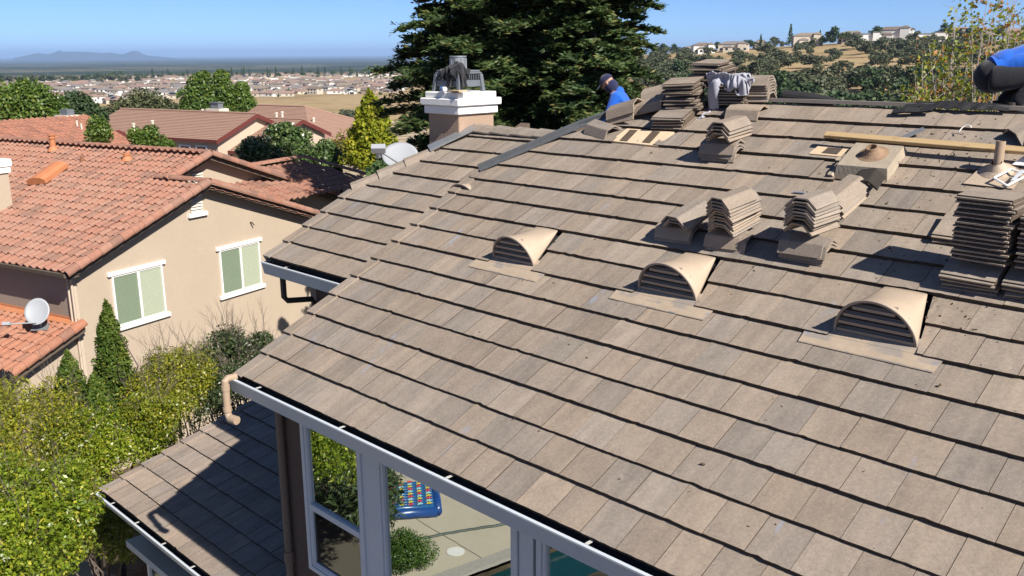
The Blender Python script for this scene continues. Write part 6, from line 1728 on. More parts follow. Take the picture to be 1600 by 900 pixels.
# felt hanging over the bare ridge
def ridge_felt(a0, a1, n_, amp, seed, label, name='ridge_felt', col=M_FELT):
    rg = random.Random(seed); mb = MB(); A, B, C = [], [], []
    for i in range(n_+1):
        a = a0+(a1-a0)*i/n_; b = amp*(.3+.7*math.sin(math.pi*i/n_))*rg.uniform(.7, 1.2)
        A.append(R(a, V_RIDGE-.06+rg.uniform(-.03,.03), .010+rg.uniform(0,.02))); B.append(R(a, V_RIDGE+.02, .02+b)); C.append(R(a, V_RIDGE, 0)+H*.22-Z*.02)
    mb.add(A+B+C, [(i, i+1, n_+1+i+1, n_+1+i) for i in range(n_)]+[(n_+1+i, n_+1+i+1, 2*n_+2+i+1, 2*n_+2+i) for i in range(n_)])
    o = mb.build(name, col); s_ = o.modifiers.new('sheet', 'SOLIDIFY'); s_.thickness = .006; return tag(o, label, 'felt')
ridge_felt(3.95, 2.95, 14, .035, 4, 'black felt lifted in a ripple along the ridge beside the crouching worker')
def felt_roll():
    p0, p1 = at(1191, 150, 12.4), at(1262, 156, 12.1); p0, p1 = R(5.40, V_RIDGE, .06)+H*.10, R(4.80, V_RIDGE, .0)+H*.12
    mb = MB(); mb.tube([p0, (p0+p1)/2+N*.004, p1], [.075, .07, .05], 14); o = mb.build('felt_roll', M_FELT, None, smooth=False); tag(o, 'black roll of roofing felt lying on the bare ridge', 'felt roll')
felt_roll()
mb = MB(); d = R(2.2,V_RIDGE,.02)-R(5.6,V_RIDGE,.02); mb.box(R(5.6,V_RIDGE,-.012)-H*.03, d, H*.06, Z*.04); mb.build('ridge_batten', plain('weathered ridge batten', (.31,.27,.23), .85, .2, .2, 6), roof)
def wire_thing():
    mb = MB(); pts = [R(3.19+.06*math.cos(t), 7.95+.10*math.sin(t), .01+.05*math.sin(t)) for t in np.linspace(.2, 2.3, 9)]; mb.tube(pts, .006, 5)
    tag(mb.build('wire', plain('white wire', (.75,.73,.68), .5, .3, .03), None, True), 'short curl of white wire near the right end of the ridge', 'wire')
wire_thing()
def white_frame():
    c = [R(2.672,7.215,.055), R(2.545,7.150,.03), R(2.43,7.34,.035), R(2.585,7.37,.055)]
    mb = MB()
    for i in range(4):
        a, b = c[i], c[(i+1) % 4]; mb.tube([a, b], .010, 6)
    fr_ = mb.build('plastic_bracket', plain('white plastic', (.80,.79,.76), .4, .4, .03)); tag(fr_, 'small open white plastic bracket lying beside the tan vent pipe', 'bracket')
    mb = MB(); mb.prism([R(2.53,7.19,.06), R(2.50,7.19,.06), R(2.46,7.34,.07), R(2.49,7.345,.07)], N*.004); mb.build('cross_strip', M_GUT, fr_)
white_frame()
mb = MB(); mb.prism([R(2.62,7.50,.012), R(2.40,7.49,.012), R(2.40,7.60,.035), R(2.56,7.61,.035)], N*.006); tag(mb.build('white_offcut', plain('white offcut', (.72,.72,.71), .6, .3, .05)), 'white sheet offcut under the sawn board behind the vent pipe', 'offcut')
mb = MB(); p = on_roof(1240, 300, .01); mb.tube([p, p-U*.12+J*.005], .011, 6); tag(mb.build('plastic_tube', plain('blue grey plastic', (.25,.29,.34), .5, .4, .05)), 'short blue grey plastic tube left of the leaning stack', 'tube')
# crumbs of mortar and moss swept over the right part of the slope
def debris():
    rg = np.random.default_rng(5); mb = MB(); n_ = 0
    while n_ < 520:
        if rg.random() < .8: a, v = rg.uniform(1.0, 4.3), rg.uniform(5.2, 8.3)
        else: a, v = rg.uniform(-.8, 7.0), rg.uniform(2.7, 8.2)
        if _hash_noise(a*2.2, v*2.2, 4) < rg.uniform(-.6, .3): continue
        k = np.searchsorted(ROWS, v)-1; v0 = ROWS[max(0, k)]; w = -.033*(v-v0)/.35
        s = rg.uniform(.003, .009)*(1.8 if rg.random() < .06 else 1); p = R(a, v, w+s*.3); e = unit(3, rg)
        mb.cbox(p, e[0]*s*2, e[1]*s*1.6, N*s, (rg.random(),)*3); n_ += 1
    o = mb.build('debris', plain('dark mortar crumbs and moss', (.085,.062,.042), .95, .1, .5, 30)); o['kind'] = 'stuff'
debris()

# draped clothes -----------------------------------------------------------------------
def cloth_mat(name, col):
    t = NT(name); p = t.objco(); f = t.noise(9, p, 4); c = t.mix(f, tuple(x*.88 for x in col), tuple(min(1, x*1.08) for x in col)); return t.out(c, .9, .15, t.bump(t.math('ADD', f, t.math('MULTIPLY', t.noise(220, p, 2), .15)), .02, .6), **{'Sheen Weight': .25})
def drape(name, spine, mat, label, cat, seed, fold=.02):
    """a garment lying in folds: cross sections (centre, half width vector, thickness) lofted as a closed skin with creases"""
    rg = np.random.default_rng(seed); K = 40; rings = []
    # resample the spine
    cs = [np.array(s[0]) for s in spine]; ws = [np.array(s[1]) for s in spine]; ts = [s[2] for s in spine]; us = [np.array(s[3]) if len(s) > 3 else Z for s in spine]
    M_ = (len(spine)-1)*7
    ph = rg.uniform(0, 6.28, 6)
    for i in range(M_+1):
        f = i/M_*(len(spine)-1); q = min(int(f), len(spine)-2); g = f-q; g = g*g*(3-2*g)
        c = cs[q]*(1-g)+cs[q+1]*g; w_ = ws[q]*(1-g)+ws[q+1]*g; t_ = ts[q]*(1-g)+ts[q+1]*g; u_ = us[q]*(1-g)+us[q+1]*g
        ring = []
        for k in range(K):
            an = 2*math.pi*k/K
            cr = 1+.26*math.sin(3*an+ph[0]+i*.10)+.22*math.sin(5*an+ph[1]-i*.13)+.12*math.sin(9*an+ph[2]+i*.12)
            r_ = fold*(math.sin(i*.33+2.2*an+ph[3])+.6*math.sin(i*.55-3*an+ph[4]))
            ring.append(c+w_*math.cos(an)*(1+.10*math.sin(i*.35+ph[5]))+u_*(math.sin(an)*t_*cr+r_*max(0, math.sin(an))))
        rings.append(ring)
    vs = [p for r_ in rings for p in r_]; fs = []
    for i in range(M_):
        for k in range(K): a = i*K+k; b = i*K+(k+1) % K; fs.append((a, b, b+K, a+K))
    fs.append(tuple(range(K-1, -1, -1))); fs.append(tuple(M_*K+k for k in range(K)))
    mb = MB(); mb.add(vs, fs); return mb, mat
def finish_drape(name, mbs, label, cat):
    root = thing(name, label, cat)
    for mb, mat, nm in mbs:
        o = mb.build(nm, mat, root, smooth=True); s_ = o.modifiers.new('smooth', 'SUBSURF'); s_.levels = s_.render_levels = 1
    return root
M_SHIRT = cloth_mat('light grey cotton', (.33,.33,.375)); M_BLACK = cloth_mat('black cotton', (.022,.022,.026))
def cloth_drop(name, grid, faces, pins, colliders, frames, mat, parent, thick=.006):
    """lets a piece of cloth fall and settle on what lies below it, then keeps the settled shape"""
    me = bpy.data.meshes.new(name); me.from_pydata([tuple(map(float, p)) for p in grid], [], faces); me.update()
    o = bpy.data.objects.new(name, me); COL.objects.link(o); cols = []
    for (mx, sx, sy, sz) in colliders:
        mb = MB(); mb.box(V(-sx/2,-sy/2,0), V(sx,0,0), V(0,sy,0), V(0,0,sz)); c = mb.build('support', mat); c.matrix_world = mx
        cm = c.modifiers.new('collision', 'COLLISION'); c.collision.thickness_outer = .008; c.collision.cloth_friction = 60; cols.append(c)
    vg = o.vertex_groups.new(name='held'); vg.add(pins, 1.0, 'REPLACE')
    cl = o.modifiers.new('cloth', 'CLOTH'); st = cl.settings; st.vertex_group_mass = 'held'
    st.quality = 7; st.mass = .25; st.tension_stiffness = 12; st.compression_stiffness = 12; st.shear_stiffness = 6; st.bending_stiffness = .12; st.air_damping = 1.5
    cl.collision_settings.collision_quality = 3; cl.collision_settings.distance_min = .006; cl.collision_settings.use_self_collision = True; cl.collision_settings.self_distance_min = .006
    cl.point_cache.frame_start = 1; cl.point_cache.frame_end = frames+2
    for f in range(1, frames+1):
        SC.frame_set(f)
    dg = bpy.context.evaluated_depsgraph_get(); nm = bpy.data.meshes.new_from_object(o.evaluated_get(dg)); nm.name = name
    for c in cols: bpy.data.objects.remove(c)
    bpy.data.objects.remove(o); SC.frame_set(1)
    nm.materials.clear(); nm.materials.append(mat); nm.polygons.foreach_set('use_smooth', [True]*len(nm.polygons))
    ob = bpy.data.objects.new(name, nm); COL.objects.link(ob)
    if parent is not None: ob.parent = parent
    s_ = ob.modifiers.new('sheet', 'SOLIDIFY'); s_.thickness = thick; sb = ob.modifiers.new('smooth', 'SUBSURF'); sb.levels = sb.render_levels = 1
    return ob
def cut_cloth(inside, x0, x1, y0, y1, step, place):
    """a flat pattern piece: square mesh cells whose middle lies inside the outline"""
    idx, pts, fs = {}, [], []
    nx, ny = int((x1-x0)/step), int((y1-y0)/step)
    def vid(i, j):
        if (i, j) not in idx: idx[(i, j)] = len(pts); pts.append(place(x0+i*step, y0+j*step))
        return idx[(i, j)]
    for i in range(nx):
        for j in range(ny):
            if inside(x0+(i+.5)*step, y0+(j+.5)*step): fs.append((vid(i, j), vid(i+1, j), vid(i+1, j+1), vid(i, j+1)))
    return pts, fs
def mx_box(a, v, w, al, up): 
    ax = axis(al); ax = ax-up*(ax@up); return frame_at(R(a, v, w), ax, up)
sup = [(mx_box(5.98, 8.44, -.03, 86, tilt(.6)), .47, .42, .325), (mx_box(5.75, 8.50, .0, 80, tilt(.7)), .46, .36, .32), (mx_box(6.52, 8.20, .0, 76, tilt(.55)), .48, .40, .42), (mx_box(6.35, 8.62, .08, 85, tilt(.7)), .42, .34, .31), (frame_at(R(6.2, 7.8, -.25), -U, N), 4, 4, .25)]
def shirt_place(x, y):
    # gathered into soft pleats across the width before it falls
    p = R(6.06, 8.40, .36)-U*(x*.72)+(J*.75+H*.25)*(y*.84)+N*(.016*math.sin(x*25+3*y)+.020*math.sin(x*9-y*15)+.035-.10*x+.03*math.exp(-((x+.12)/.12)**2))
    return p
def shirt_in(x, y): return (-.36 < x < .60 and -.13 < y < .24) or (-.33 < x < -.09 and -.74 < y <= -.13) or (.10 < x < .34 and -.20 < y <= -.13)
pts_, fs_ = cut_cloth(shirt_in, -.45, .66, -.75, .30, .0205, shirt_place)
gs = thing('grey_shirt', 'light grey shirt draped over the tile pile at the ridge', 'shirt')
pin_ = [i for i, p in enumerate(pts_) if abs((np.array(p)-R(6.06, 8.40, 0))@J) < .03 and -.42 < (np.array(p)-R(6.06, 8.40, 0))@U < .24 and i % 3 == 0]
cloth_drop('shirt_cloth', pts_, fs_, pin_, sup, 38, M_SHIRT, gs)
ca, chh, zt_, bw, bh, hh, ac_, hc_, L1, L2 = CHIM
cp = lambda da, dh, z: U*(ca+da)+H*(chh+dh)+Z*(zt_+z)
fa, fh = -bw*1.05, -bh*1.05
zt2 = hh+.05
sup = [(Matrix.Translation(Vector(tuple(cp(0, 0, -.3))))@frame_at(V(0,0,0), U, Z), 2*L1, 2*L2, .3), (frame_at(cp(0, 0, 0), U, Z), 2.06*bw, 2.06*bh, hh+.05), (frame_at(cp(0, 0, hh), U, Z), .24, .24, .25)]
def jk_place(x, y): return cp(-bw*.45, fh*.80, hh+.10)+U*(x*.72)+H*(y*.80)+Z*(.022*math.sin(x*27+y*9)+.018*math.sin(y*23-x*8)+.02)
def jk_in(x, y): return (abs(x) < .36 and abs(y) < .26 and not (x > .05 and y > .02)) or (-.62 < x <= -.36 and -.10 < y < .10) or (.02 < x < .22 and -.60 < y <= -.26)
pts_, fs_ = cut_cloth(jk_in, -.64, .40, -.62, .30, .021, jk_place)
bj = thing('black_jacket', 'black jacket draped over the chimney shroud', 'jacket')
pin_ = [i for i, p in enumerate(pts_) if abs((np.array(p)-cp(-bw*.45, fh*.80, 0))@H) < .05 and abs((np.array(p)-cp(-bw*.45, fh*.80, 0))@U) < bw*.6]
cloth_drop('jacket_cloth', pts_, fs_, pin_, sup, 36, M_BLACK, bj)
mb = MB(); mb.box(cp(-bw*.75, fh*1.75, .012), -U*.30-H*.05, H*.16, Z*.02); tag(mb.build('cardboard_piece', plain('cardboard', (.52,.38,.22), .85, .2, .1), None), 'flat piece of cardboard on the white chimney cap', 'cardboard')
mb = MB(); mb.tube([cp(-bw*.15, fh*1.65, .045), cp(-bw*.45, fh*1.75, .045)], .035, 12); bt = mb.build('drink_can', plain('blue can', (.08,.22,.50), .35, .5, .05), None); tag(bt, 'blue and white can lying on the chimney cap', 'can')
mb = MB(); mb.tube([cp(-bw*.45, fh*1.75, .045), cp(-bw*.62, fh*1.79, .045)], .034, 12); mb.build('can_end', plain('white can', (.75,.76,.78), .35, .5, .05), bt)
# ------------------------------------------------------------------ people
def skin_figure(name, verts, edges, radii, root_i, mat, parent, sub=2):
    me = bpy.data.meshes.new(name); me.from_pydata([tuple(map(float, v)) for v in verts], edges, [])
    o = bpy.data.objects.new(name, me); COL.objects.link(o)
    o.modifiers.new('skin', 'SKIN'); s_ = o.modifiers.new('sub', 'SUBSURF'); s_.levels = s_.render_levels = sub
    for i, r in enumerate(radii):
        sv = me.skin_vertices[0].data[i]; sv.radius = (r, r) if np.isscalar(r) else r; sv.use_root = (i == root_i)
    bpy.context.view_layer.update()
    dg = bpy.context.evaluated_depsgraph_get(); nm = bpy.data.meshes.new_from_object(o.evaluated_get(dg))
    bpy.data.objects.remove(o); nm.name = name
    nm.materials.clear(); nm.materials.append(mat)
    nm.polygons.foreach_set('use_smooth', [True]*len(nm.polygons))
    ob = bpy.data.objects.new(name, nm); COL.objects.link(ob); ob.parent = parent; return ob
M_SKIN = plain('skin', (.36,.215,.15), .55, .35, .06, 8)
M_BLUE = cloth_mat('bright blue cotton', (.014,.105,.50)); M_NAVY = cloth_mat('dark navy knit', (.020,.022,.060)); M_JEAN = cloth_mat('black work trousers', (.018,.019,.023)); M_BOOT = plain('dark boot', (.03,.025,.022), .7, .3, .1)
def pose(pts):
    names = list(pts); idx = {n_: i for i, n_ in enumerate(names)}; return names, idx, [pts[n_] for n_ in names]
def ellip(mb, c, ax, ay, az, K=16, Rr=10, c0=None, half=False):
    vs, fs = [], []
    for i in range(Rr+1):
        ph = math.pi*i/Rr*(.5 if half else 1)
        for k in range(K):
            an = 2*math.pi*k/K; vs.append(c+az*math.cos(ph)+(ax*math.cos(an)+ay*math.sin(an))*math.sin(ph))
    for i in range(Rr):
        for k in range(K): a = i*K+k; b = i*K+(k+1) % K; fs.append((a, a+K, b+K, b))
    mb.add(vs, fs)
def hand(parent, wrist, dirv, palm_n, mat, curl=.5):
    """palm, four bent fingers of different lengths and a thumb from the side, grown as one skin"""
    d = dirv/np.linalg.norm(dirv); n_ = palm_n-d*(palm_n@d); n_ /= np.linalg.norm(n_); s_ = np.cross(d, n_)
    vs = [wrist-d*.03, wrist+d*.03, wrist+d*.075]; ed = [(0,1),(1,2)]; rr = [.026, (.034,.020), (.036,.017)]
    for k, (off, ln) in enumerate(((-.030,.068),(-.010,.078),(.011,.072),(.030,.056))):
        b = wrist+d*.085+s_*off; p1 = b+d*ln*.45+n_*ln*.12*curl; p2 = p1+(d*math.cos(curl)+n_*math.sin(curl))*ln*.32; p3 = p2+(d*math.cos(1.8*curl)+n_*math.sin(1.8*curl))*ln*.25
        i = len(vs); vs += [b, p1, p2, p3]; ed += [(2,i),(i,i+1),(i+1,i+2),(i+2,i+3)]; rr += [.0100,.0095,.0088,.0075]
    i = len(vs); t0 = wrist+d*.03-s_*.032; vs += [t0, t0+d*.03-s_*.022+n_*.012, t0+d*.06-s_*.020+n_*.030]; ed += [(1,i),(i,i+1),(i+1,i+2)]; rr += [.013,.011,.0085]
    skin_figure('hand', vs, ed, rr, 1, mat, parent, 1)
def facing_flat(f):
    g = np.array(f, float); g[2] = 0; return g/np.linalg.norm(g)
def person_build(root, P, facing, hood=False, upm=M_BLUE, show_head=True, cap=True):
    """P: joint positions in the place; one body skin, clothes a little larger over it"""
    names, idx, vs = pose(P)
    E_ = [('pelvis','waist'),('waist','chest'),('chest','neck'),('neck','head'),('chest','shL'),('shL','elL'),('elL','wrL'),('chest','shR'),('shR','elR'),('elR','wrR'),('pelvis','hipL'),('hipL','knL'),('knL','anL'),('anL','toL'),('pelvis','hipR'),('hipR','knR'),('knR','anR'),('anR','toR')]
    rad_ = dict(pelvis=.125, waist=.118, chest=.135, neck=.055, head=.06, shL=.062, elL=.045, wrL=.030, shR=.062, elR=.045, wrR=.030, hipL=.095, knL=.062, anL=.042, toL=.035, hipR=.095, knR=.062, anR=.042, toR=.035)
    skin_figure('body', vs, [(idx[a], idx[b]) for a, b in E_], [rad_[n_] for n_ in names], idx['pelvis'], M_SKIN, root)
    def garment(nm, keys, edges, rr, mat, rt):
        ks = list(keys); ii = {k: i for i, k in enumerate(ks)}; return skin_figure(nm, [P[k] if isinstance(k, str) else k for k in ks], [(ii[a], ii[b]) for a, b in edges], [rr[k] for k in ks], ii[rt], mat, root)
    mid = lambda a, b, t: P[a]*(1-t)+P[b]*t
    P['cuL'] = mid('elL','wrL',.92); P['cuR'] = mid('elR','wrR',.92); P['nkb'] = mid('chest','neck',.75)
    P['upL'] = mid('shL','elL',.5); P['upR'] = mid('shR','elR',.5); P['hem'] = mid('pelvis','waist',.12)+Z*.03; P['seat'] = P['pelvis']-facing_flat(facing)*.07-Z*.06
    garment('shirt', ['hem','waist','chest','nkb','shL','upL','elL','cuL','shR','upR','elR','cuR'],
            [('hem','waist'),('waist','chest'),('chest','nkb'),('chest','shL'),('shL','upL'),('upL','elL'),('elL','cuL'),('chest','shR'),('shR','upR'),('upR','elR'),('elR','cuR')],
            dict(hem=(.11,.10), waist=(.19,.165), chest=(.205,.18), nkb=.10, shL=.105, upL=.088, elL=.074, cuL=.052, shR=.105, upR=.088, elR=.074, cuR=.052), upm, 'waist')
    P['thL'] = mid('hipL','knL',.5); P['thR'] = mid('hipR','knR',.5); P['caL'] = mid('knL','anL',.4); P['caR'] = mid('knR','anR',.4); P['akL'] = mid('knL','anL',.97); P['akR'] = mid('knR','anR',.97); P['wb'] = mid('pelvis','waist',.35)
    garment('trousers', ['wb','pelvis','hipL','thL','knL','caL','akL','hipR','thR','knR','caR','akR'],
            [('wb','pelvis'),('pelvis','hipL'),('hipL','thL'),('thL','knL'),('knL','caL'),('caL','akL'),('pelvis','hipR'),('hipR','thR'),('thR','knR'),('knR','caR'),('caR','akR')],
            dict(wb=(.12,.11), pelvis=(.15,.14), hipL=.16, thL=.14, knL=.108, caL=.096, akL=.076, hipR=.16, thR=.14, knR=.108, caR=.096, akR=.076), M_JEAN, 'pelvis')
    g_ = facing_flat(facing); sp_ = P['waist']-P['pelvis']; sp_ /= np.linalg.norm(sp_); lat = np.cross(sp_, g_ if abs(sp_@g_) < .8 else Z); lat /= np.linalg.norm(lat); thr = np.cross(lat, sp_)
    mb = MB(); ellip(mb, P['pelvis']-Z*.015, sp_*.185, lat*.195, thr*.175, 20, 12); mb.build('trouser_seat', M_JEAN, root, smooth=True)
    mb = MB(); ellip(mb, mid('pelvis','waist',.55)+Z*.02, sp_*.20, lat*.190, thr*.165, 20, 12); mb.build('shirt_tail', upm, root, smooth=True)
    for s_ in 'LR':
        mb = MB(); a, t = P['an'+s_], P['to'+s_]; d = t-a; d[2] = 0 if abs(d[2]) < .05 else d[2]; d = d/np.linalg.norm(d); sd = np.cross(Z, d)
        ellip(mb, a*.45+t*.55-Z*.0, d*.155, sd*.052, Z*.052); mb.tube([a+Z*.06, a-Z*.02], [.058, .05], 12); mb.build('boot', M_BOOT, root, smooth=True)
    hand(root, P['wrL'], P['wrL']-P['elL'], -Z+facing*.3, M_SKIN, .7); hand(root, P['wrR'], P['wrR']-P['elR'], -Z+facing*.3, M_SKIN, .7)
    # head
    hd = P['head']; f = facing/np.linalg.norm(facing); upv = hd-P['neck']; upv /= np.linalg.norm(upv); f = f-upv*(f@upv); f /= np.linalg.norm(f); s_ = np.cross(f, upv)
    mb = MB(); ellip(mb, hd+upv*.03, s_*.076, f*.095, upv*.118, 20, 14)
    ellip(mb, hd+f*.098+upv*.01, s_*.016, f*.022, upv*.026, 10, 8)
    for q in (-1, 1): ellip(mb, hd+s_*q*.077+upv*.015, s_*.012, f*.02, upv*.03, 8, 6)
    ellip(mb, hd+f*.086-upv*.035, s_*.024, f*.010, upv*.007, 8, 6)
    hdo = mb.build('head', M_SKIN, root, smooth=True)
    mb = MB()
    for q in (-1, 1): ellip(mb, hd+f*.088+s_*q*.032+upv*.035, s_*.011, f*.006, upv*.007, 8, 6)
    mb.build('eyes', M_VENTD, hdo)
    if hood:
        mb = MB(); ellip(mb, hd-f*.012-upv*.045, s_*.090, f*.100, upv*.105, 18, 12); mb.tube([hd-upv*.10, P['neck']-upv*.04-f*.02], [.078, .10], 16); mb.build('neck_gaiter', M_NAVY, root, smooth=True)
    if cap:
        mb = MB(); ellip(mb, hd+upv*.052, s_*.090, f*.108, upv*.098, 20, 8, half=True)
        cr = [hd+upv*.055+f*.095+s_*x for x in (-.07, 0, .07)]; fr_ = [hd+upv*.035+f*.165+s_*x*.75 for x in (-.07, 0, .07)]
        br = [cr[0], fr_[0], fr_[1]+f*.018, fr_[2], cr[2]]; mb.prism(br, upv*.010); mb.build('cap', M_NAVY, root, smooth=False)
    else:
        mb = MB(); ellip(mb, hd+upv*.045-f*.012, s_*.082, f*.100, upv*.105, 18, 10); mb.build('hair', M_BOOT, root, smooth=True)
# worker in the blue hood, standing on the far slope and bending to the left
w1 = thing('person', 'worker in a bright blue hooded top and dark cap bending behind the bare hip', 'person', 'workers on the roof')
hd_ = at(951, 131, 13.6)
# he faces left and a little away
FA = V(-.93, .30, 0); FA /= np.linalg.norm(FA); SD = np.cross(Z, FA)*-1      # his right hand side
pel = hd_+V(0,0,-.62)-FA*.30
P = dict(pelvis=pel, waist=pel+Z*.17+FA*.04, chest=pel+Z*.38+FA*.13, neck=pel+Z*.53+FA*.23, head=hd_,
         shL=pel+Z*.42+FA*.15-SD*.19, elL=pel+Z*.17+FA*.24-SD*.25, wrL=pel+Z*.02+FA*.45-SD*.18,
         shR=pel+Z*.42+FA*.15+SD*.19, elR=pel+Z*.17+FA*.22+SD*.25, wrR=pel+Z*.0+FA*.42+SD*.20,
         hipL=pel-Z*.05-SD*.10, knL=pel-Z*.45+FA*.12-SD*.12, anL=pel-Z*.86-SD*.13, toL=pel-Z*.90+FA*.17-SD*.14,
         hipR=pel-Z*.05+SD*.10, knR=pel-Z*.45+FA*.10+SD*.12, anR=pel-Z*.88+FA*-.03+SD*.13, toR=pel-Z*.92+FA*.15+SD*.14)
person_build(w1, P, FA*.8-Z*.4, hood=True)
mb = MB()   # the hood lying on his back
ellip(mb, P['neck']-FA*.09-Z*.03, SD*.11, FA*.07, Z*.085, 16, 10); mb.build('hood', M_BLUE, w1, smooth=True)
# worker crouching on the ridge at the right edge, cut by the frame
w2 = thing('person', 'worker in blue shirt and black trousers crouching on the ridge at the right edge', 'person', 'workers on the roof')
FB = V(.97, -.22, 0); FB /= np.linalg.norm(FB); SB2 = np.cross(FB, Z)           # towards us = his right
hipp = at(1552, 116, 10.75)
footz = R(2.9, V_RIDGE, 0)
q = lambda x, z, s_: hipp+FB*x+Z*z+SB2*s_
P = dict(pelvis=q(0,0,0), waist=q(.17,.10,0), chest=q(.40,.19,0), neck=q(.60,.20,0), head=q(.74,.17,0),
         shR=q(.45,.15,.19), elR=q(.55,-.12,.24), wrR=q(.72,-.30,.16), shL=q(.45,.15,-.19), elL=q(.56,-.12,-.24), wrL=q(.75,-.30,-.14),
         hipR=q(.02,-.04,.11), knR=q(.44,.02,.17), anR=q(.17,-.33,.16), toR=q(.34,-.39,.17), hipL=q(.02,-.04,-.11), knL=q(.42,-.02,-.16), anL=q(.12,-.33,-.15), toL=q(.29,-.39,-.16))
person_build(w2, P, FB*.75-Z*.6, cap=True)

# ------------------------------------------------------------------ the patio that the windows mirror
HG = HW-.012
def mirror(p): return p+H*2*(HG-float(p@H))
def vis(x, y, z): 
    """where a thing on level z must stand to be mirrored at the sight line (x, y)"""
    r = ray(x, y); return mirror(r*(z/r[2]))
PZ = GZ+.06
def concrete_mat():
    t = NT('sunlit patio concrete'); p = t.pos(); f = t.noise(2, p, 5, .6); c = t.mix(f, (.36,.31,.235), (.46,.40,.31)); c = t.mix(t.math('MULTIPLY', t.noise(90, p, 2), .3), c, (.25,.21,.16)); return t.out(c, .9, .2, t.bump(f, .01, .2))
M_PATIO = concrete_mat()
e1, e2 = vis(690, 898, PZ), vis(811, 855, PZ)         # pool edge
ed = e2-e1; ed /= np.linalg.norm(ed)
pn = np.cross(Z, ed); far_ = vis(700, 780, PZ); 
if (far_-e1)@pn < 0: pn = -pn
mb = MB(); o0 = e1-ed*6
mb.prism([o0, o0+ed*18, o0+ed*18+pn*9, o0+pn*9], -Z*.10); pat = mb.build('patio', M_PATIO); pat['kind'] = 'structure'
mb = MB()
j0, j1 = vis(650, 811, PZ), vis(770, 882, PZ); jd = j1-j0; jl = np.linalg.norm(jd); jd /= jl; js = np.cross(Z, jd)
for k in range(-2, 4):
    a = j0+js*k*2.4; t_e = ((o0-a)@pn)/(jd@pn); t0, t1 = (t_e+.02, t_e+9) if jd@pn > 0 else (t_e-9, t_e-.02)
    mb.prism([a+jd*t0-js*.008, a+jd*t1-js*.008, a+jd*t1+js*.008, a+jd*t0+js*.008], Z*.004)
mb.build('saw_joint', plain('joint', (.12,.10,.08), .9, .1, .1), pat)
mb = MB(); a = o0-pn*.30; mb.prism([a, a+ed*18, a+ed*18+pn*.298, a+pn*.298], Z*.06); cop = mb.build('pool_coping', plain('pebble coping', (.30,.27,.235), .8, .3, .35, 30), pat)
mb = MB(); a = o0-pn*7; mb.prism([a, a+ed*18, a+ed*18+pn*6.69, a+pn*6.69], -Z*.3); 
t = NT('pool water'); wat = t.out((.006,.035,.040), .05, .5, t.bump(t.noise(2.5, t.pos(), 2), .05, .3)); mb2 = mb
po = mb.build('water', wat); po['kind'] = 'structure'; po.location = (0, 0, -.15)
mb = MB(); dc = vis(712, 862, PZ); mb.tube([dc-Z*.02, dc+Z*.008], .17, 24); tag(mb.build('drain_cover', plain('pale drain cover', (.62,.60,.56), .6, .3, .05)), 'round pale cover set in the patio, seen mirrored in the wide window', 'drain cover')
# garden hose
mb = MB(); hp_ = [vis(x, y, PZ+.02) for x, y in ((620, 848), (650, 843), (690, 835), (730, 828), (770, 822), (820, 812), (860, 800))]; mb.tube(hp_, .028, 6); tag(mb.build('garden_hose', plain('dark green hose', (.03,.045,.035), .5, .4, .1)), 'dark hose lying across the patio, seen mirrored in the wide window', 'hose')
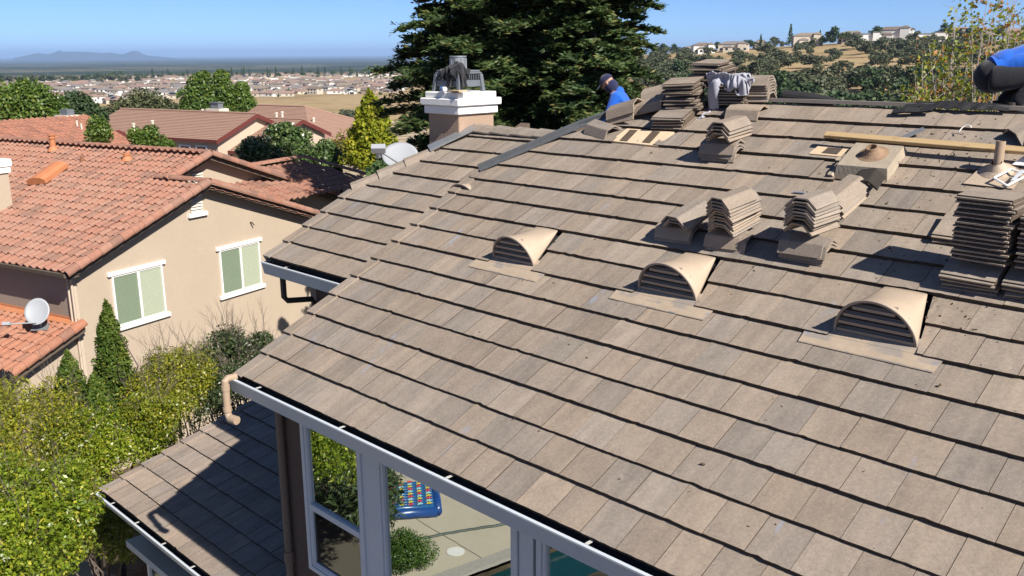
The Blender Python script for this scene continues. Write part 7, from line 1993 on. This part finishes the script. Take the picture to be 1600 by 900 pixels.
# air mattress with coloured tufts
am = thing('air_mattress', 'blue air mattress with rows of coloured stars on the patio, mirrored in the wide window', 'air mattress')
c_fl, c_fr = vis(600, 812, PZ), vis(683, 806, PZ); c_br = vis(681, 766, PZ)
ax_ = c_fr-c_fl; wl = np.linalg.norm(ax_); ax_ /= wl; ay_ = c_br-c_fr; ay_ -= ax_*(ay_@ax_); dl = np.linalg.norm(ay_); ay_ /= dl
wl = max(wl, 1.0)+.7; o_ = c_fr-ax_*wl
mb = MB(); nt_ = 10
for k in range(nt_):
    yy = dl*(k+.5)/nt_; mb.tube([o_+ax_*.06+ay_*yy+Z*.19, o_+ax_*(wl-.06)+ay_*yy+Z*.19], dl/nt_*.60, 10)
mb.build('tubes', plain('blue vinyl', (.012,.075,.20), .3, .5, .1, 3), am, smooth=True)
mb = MB()
ring_ = [o_+Z*.10, o_+ax_*wl+Z*.10, o_+ax_*wl+ay_*dl+Z*.10, o_+ay_*dl+Z*.10]
for i in range(4): mb.tube([ring_[i], ring_[(i+1) % 4]], .11, 12)
mb.build('rim', plain('dark blue vinyl', (.010,.045,.17), .3, .5, .1, 3), am, smooth=True)
mb = MB(); cols = [plain('red star', (.60,.06,.08), .6), plain('yellow star', (.62,.50,.06), .6), plain('pale aqua star', (.35,.60,.58), .6)]
for c in range(3):
    mb = MB()
    for i in range(int(wl/.19)):
        for k in range(nt_):
            if (k+2*i) % 3 != c: continue
            p = o_+ax_*(.12+i*.19)+ay_*(dl*(k+.5)/nt_)+Z*(.20+dl/nt_*.60)
            st = [p+(ax_*math.cos(t_)+ay_*math.sin(t_))*(.062 if q % 2 == 0 else .026) for q, t_ in enumerate(np.linspace(0, 2*math.pi, 11)[:-1])]
            mb.prism(st, Z*.012)
    mb.build('star_pattern', cols[c], am)
# shrubs reflected in the sash window and at the foot of the wide one
def blob_spec(px, py, z, r): p = vis(px, py, z); return (p[0], p[1], p[2], r, r, r*.85)
bb = vis(640, 882, PZ); cl = [(bb[0]+dx, bb[1]+dy, PZ+.32+dz, .36, .36, .30) for dx, dy, dz in ((0,0,0),(.22,.1,-.02),(-.2,.12,0),(.05,-.22,-.03),(.0,.2,.05))]
shrub('round_bush', cl, 1700, .045, leaf_mat('deep green box leaf', (.03,.075,.010), (.075,.135,.018), (.12,.17,.03), .25, .4, .4), 'small round clipped bush on the patio, mirrored in the wide window', 'bush', V(bb[0], bb[1], GZ), 111, .5, 0, .2, None, .35)
cl = [blob_spec(rgs.uniform(488, 590), rgs.uniform(690, 800), GZ+rgs.uniform(.6, 2.2), .55) for _ in range(26)]
bb = np.mean([c[:3] for c in cl], 0); bb[2] = GZ
shrub('strappy_shrub', cl, 420, .20, M_DARKB, 'tall dark leafy shrub mirrored in the upper sash pane', 'shrub', bb, 112, .22, 30, .4, None, .5)
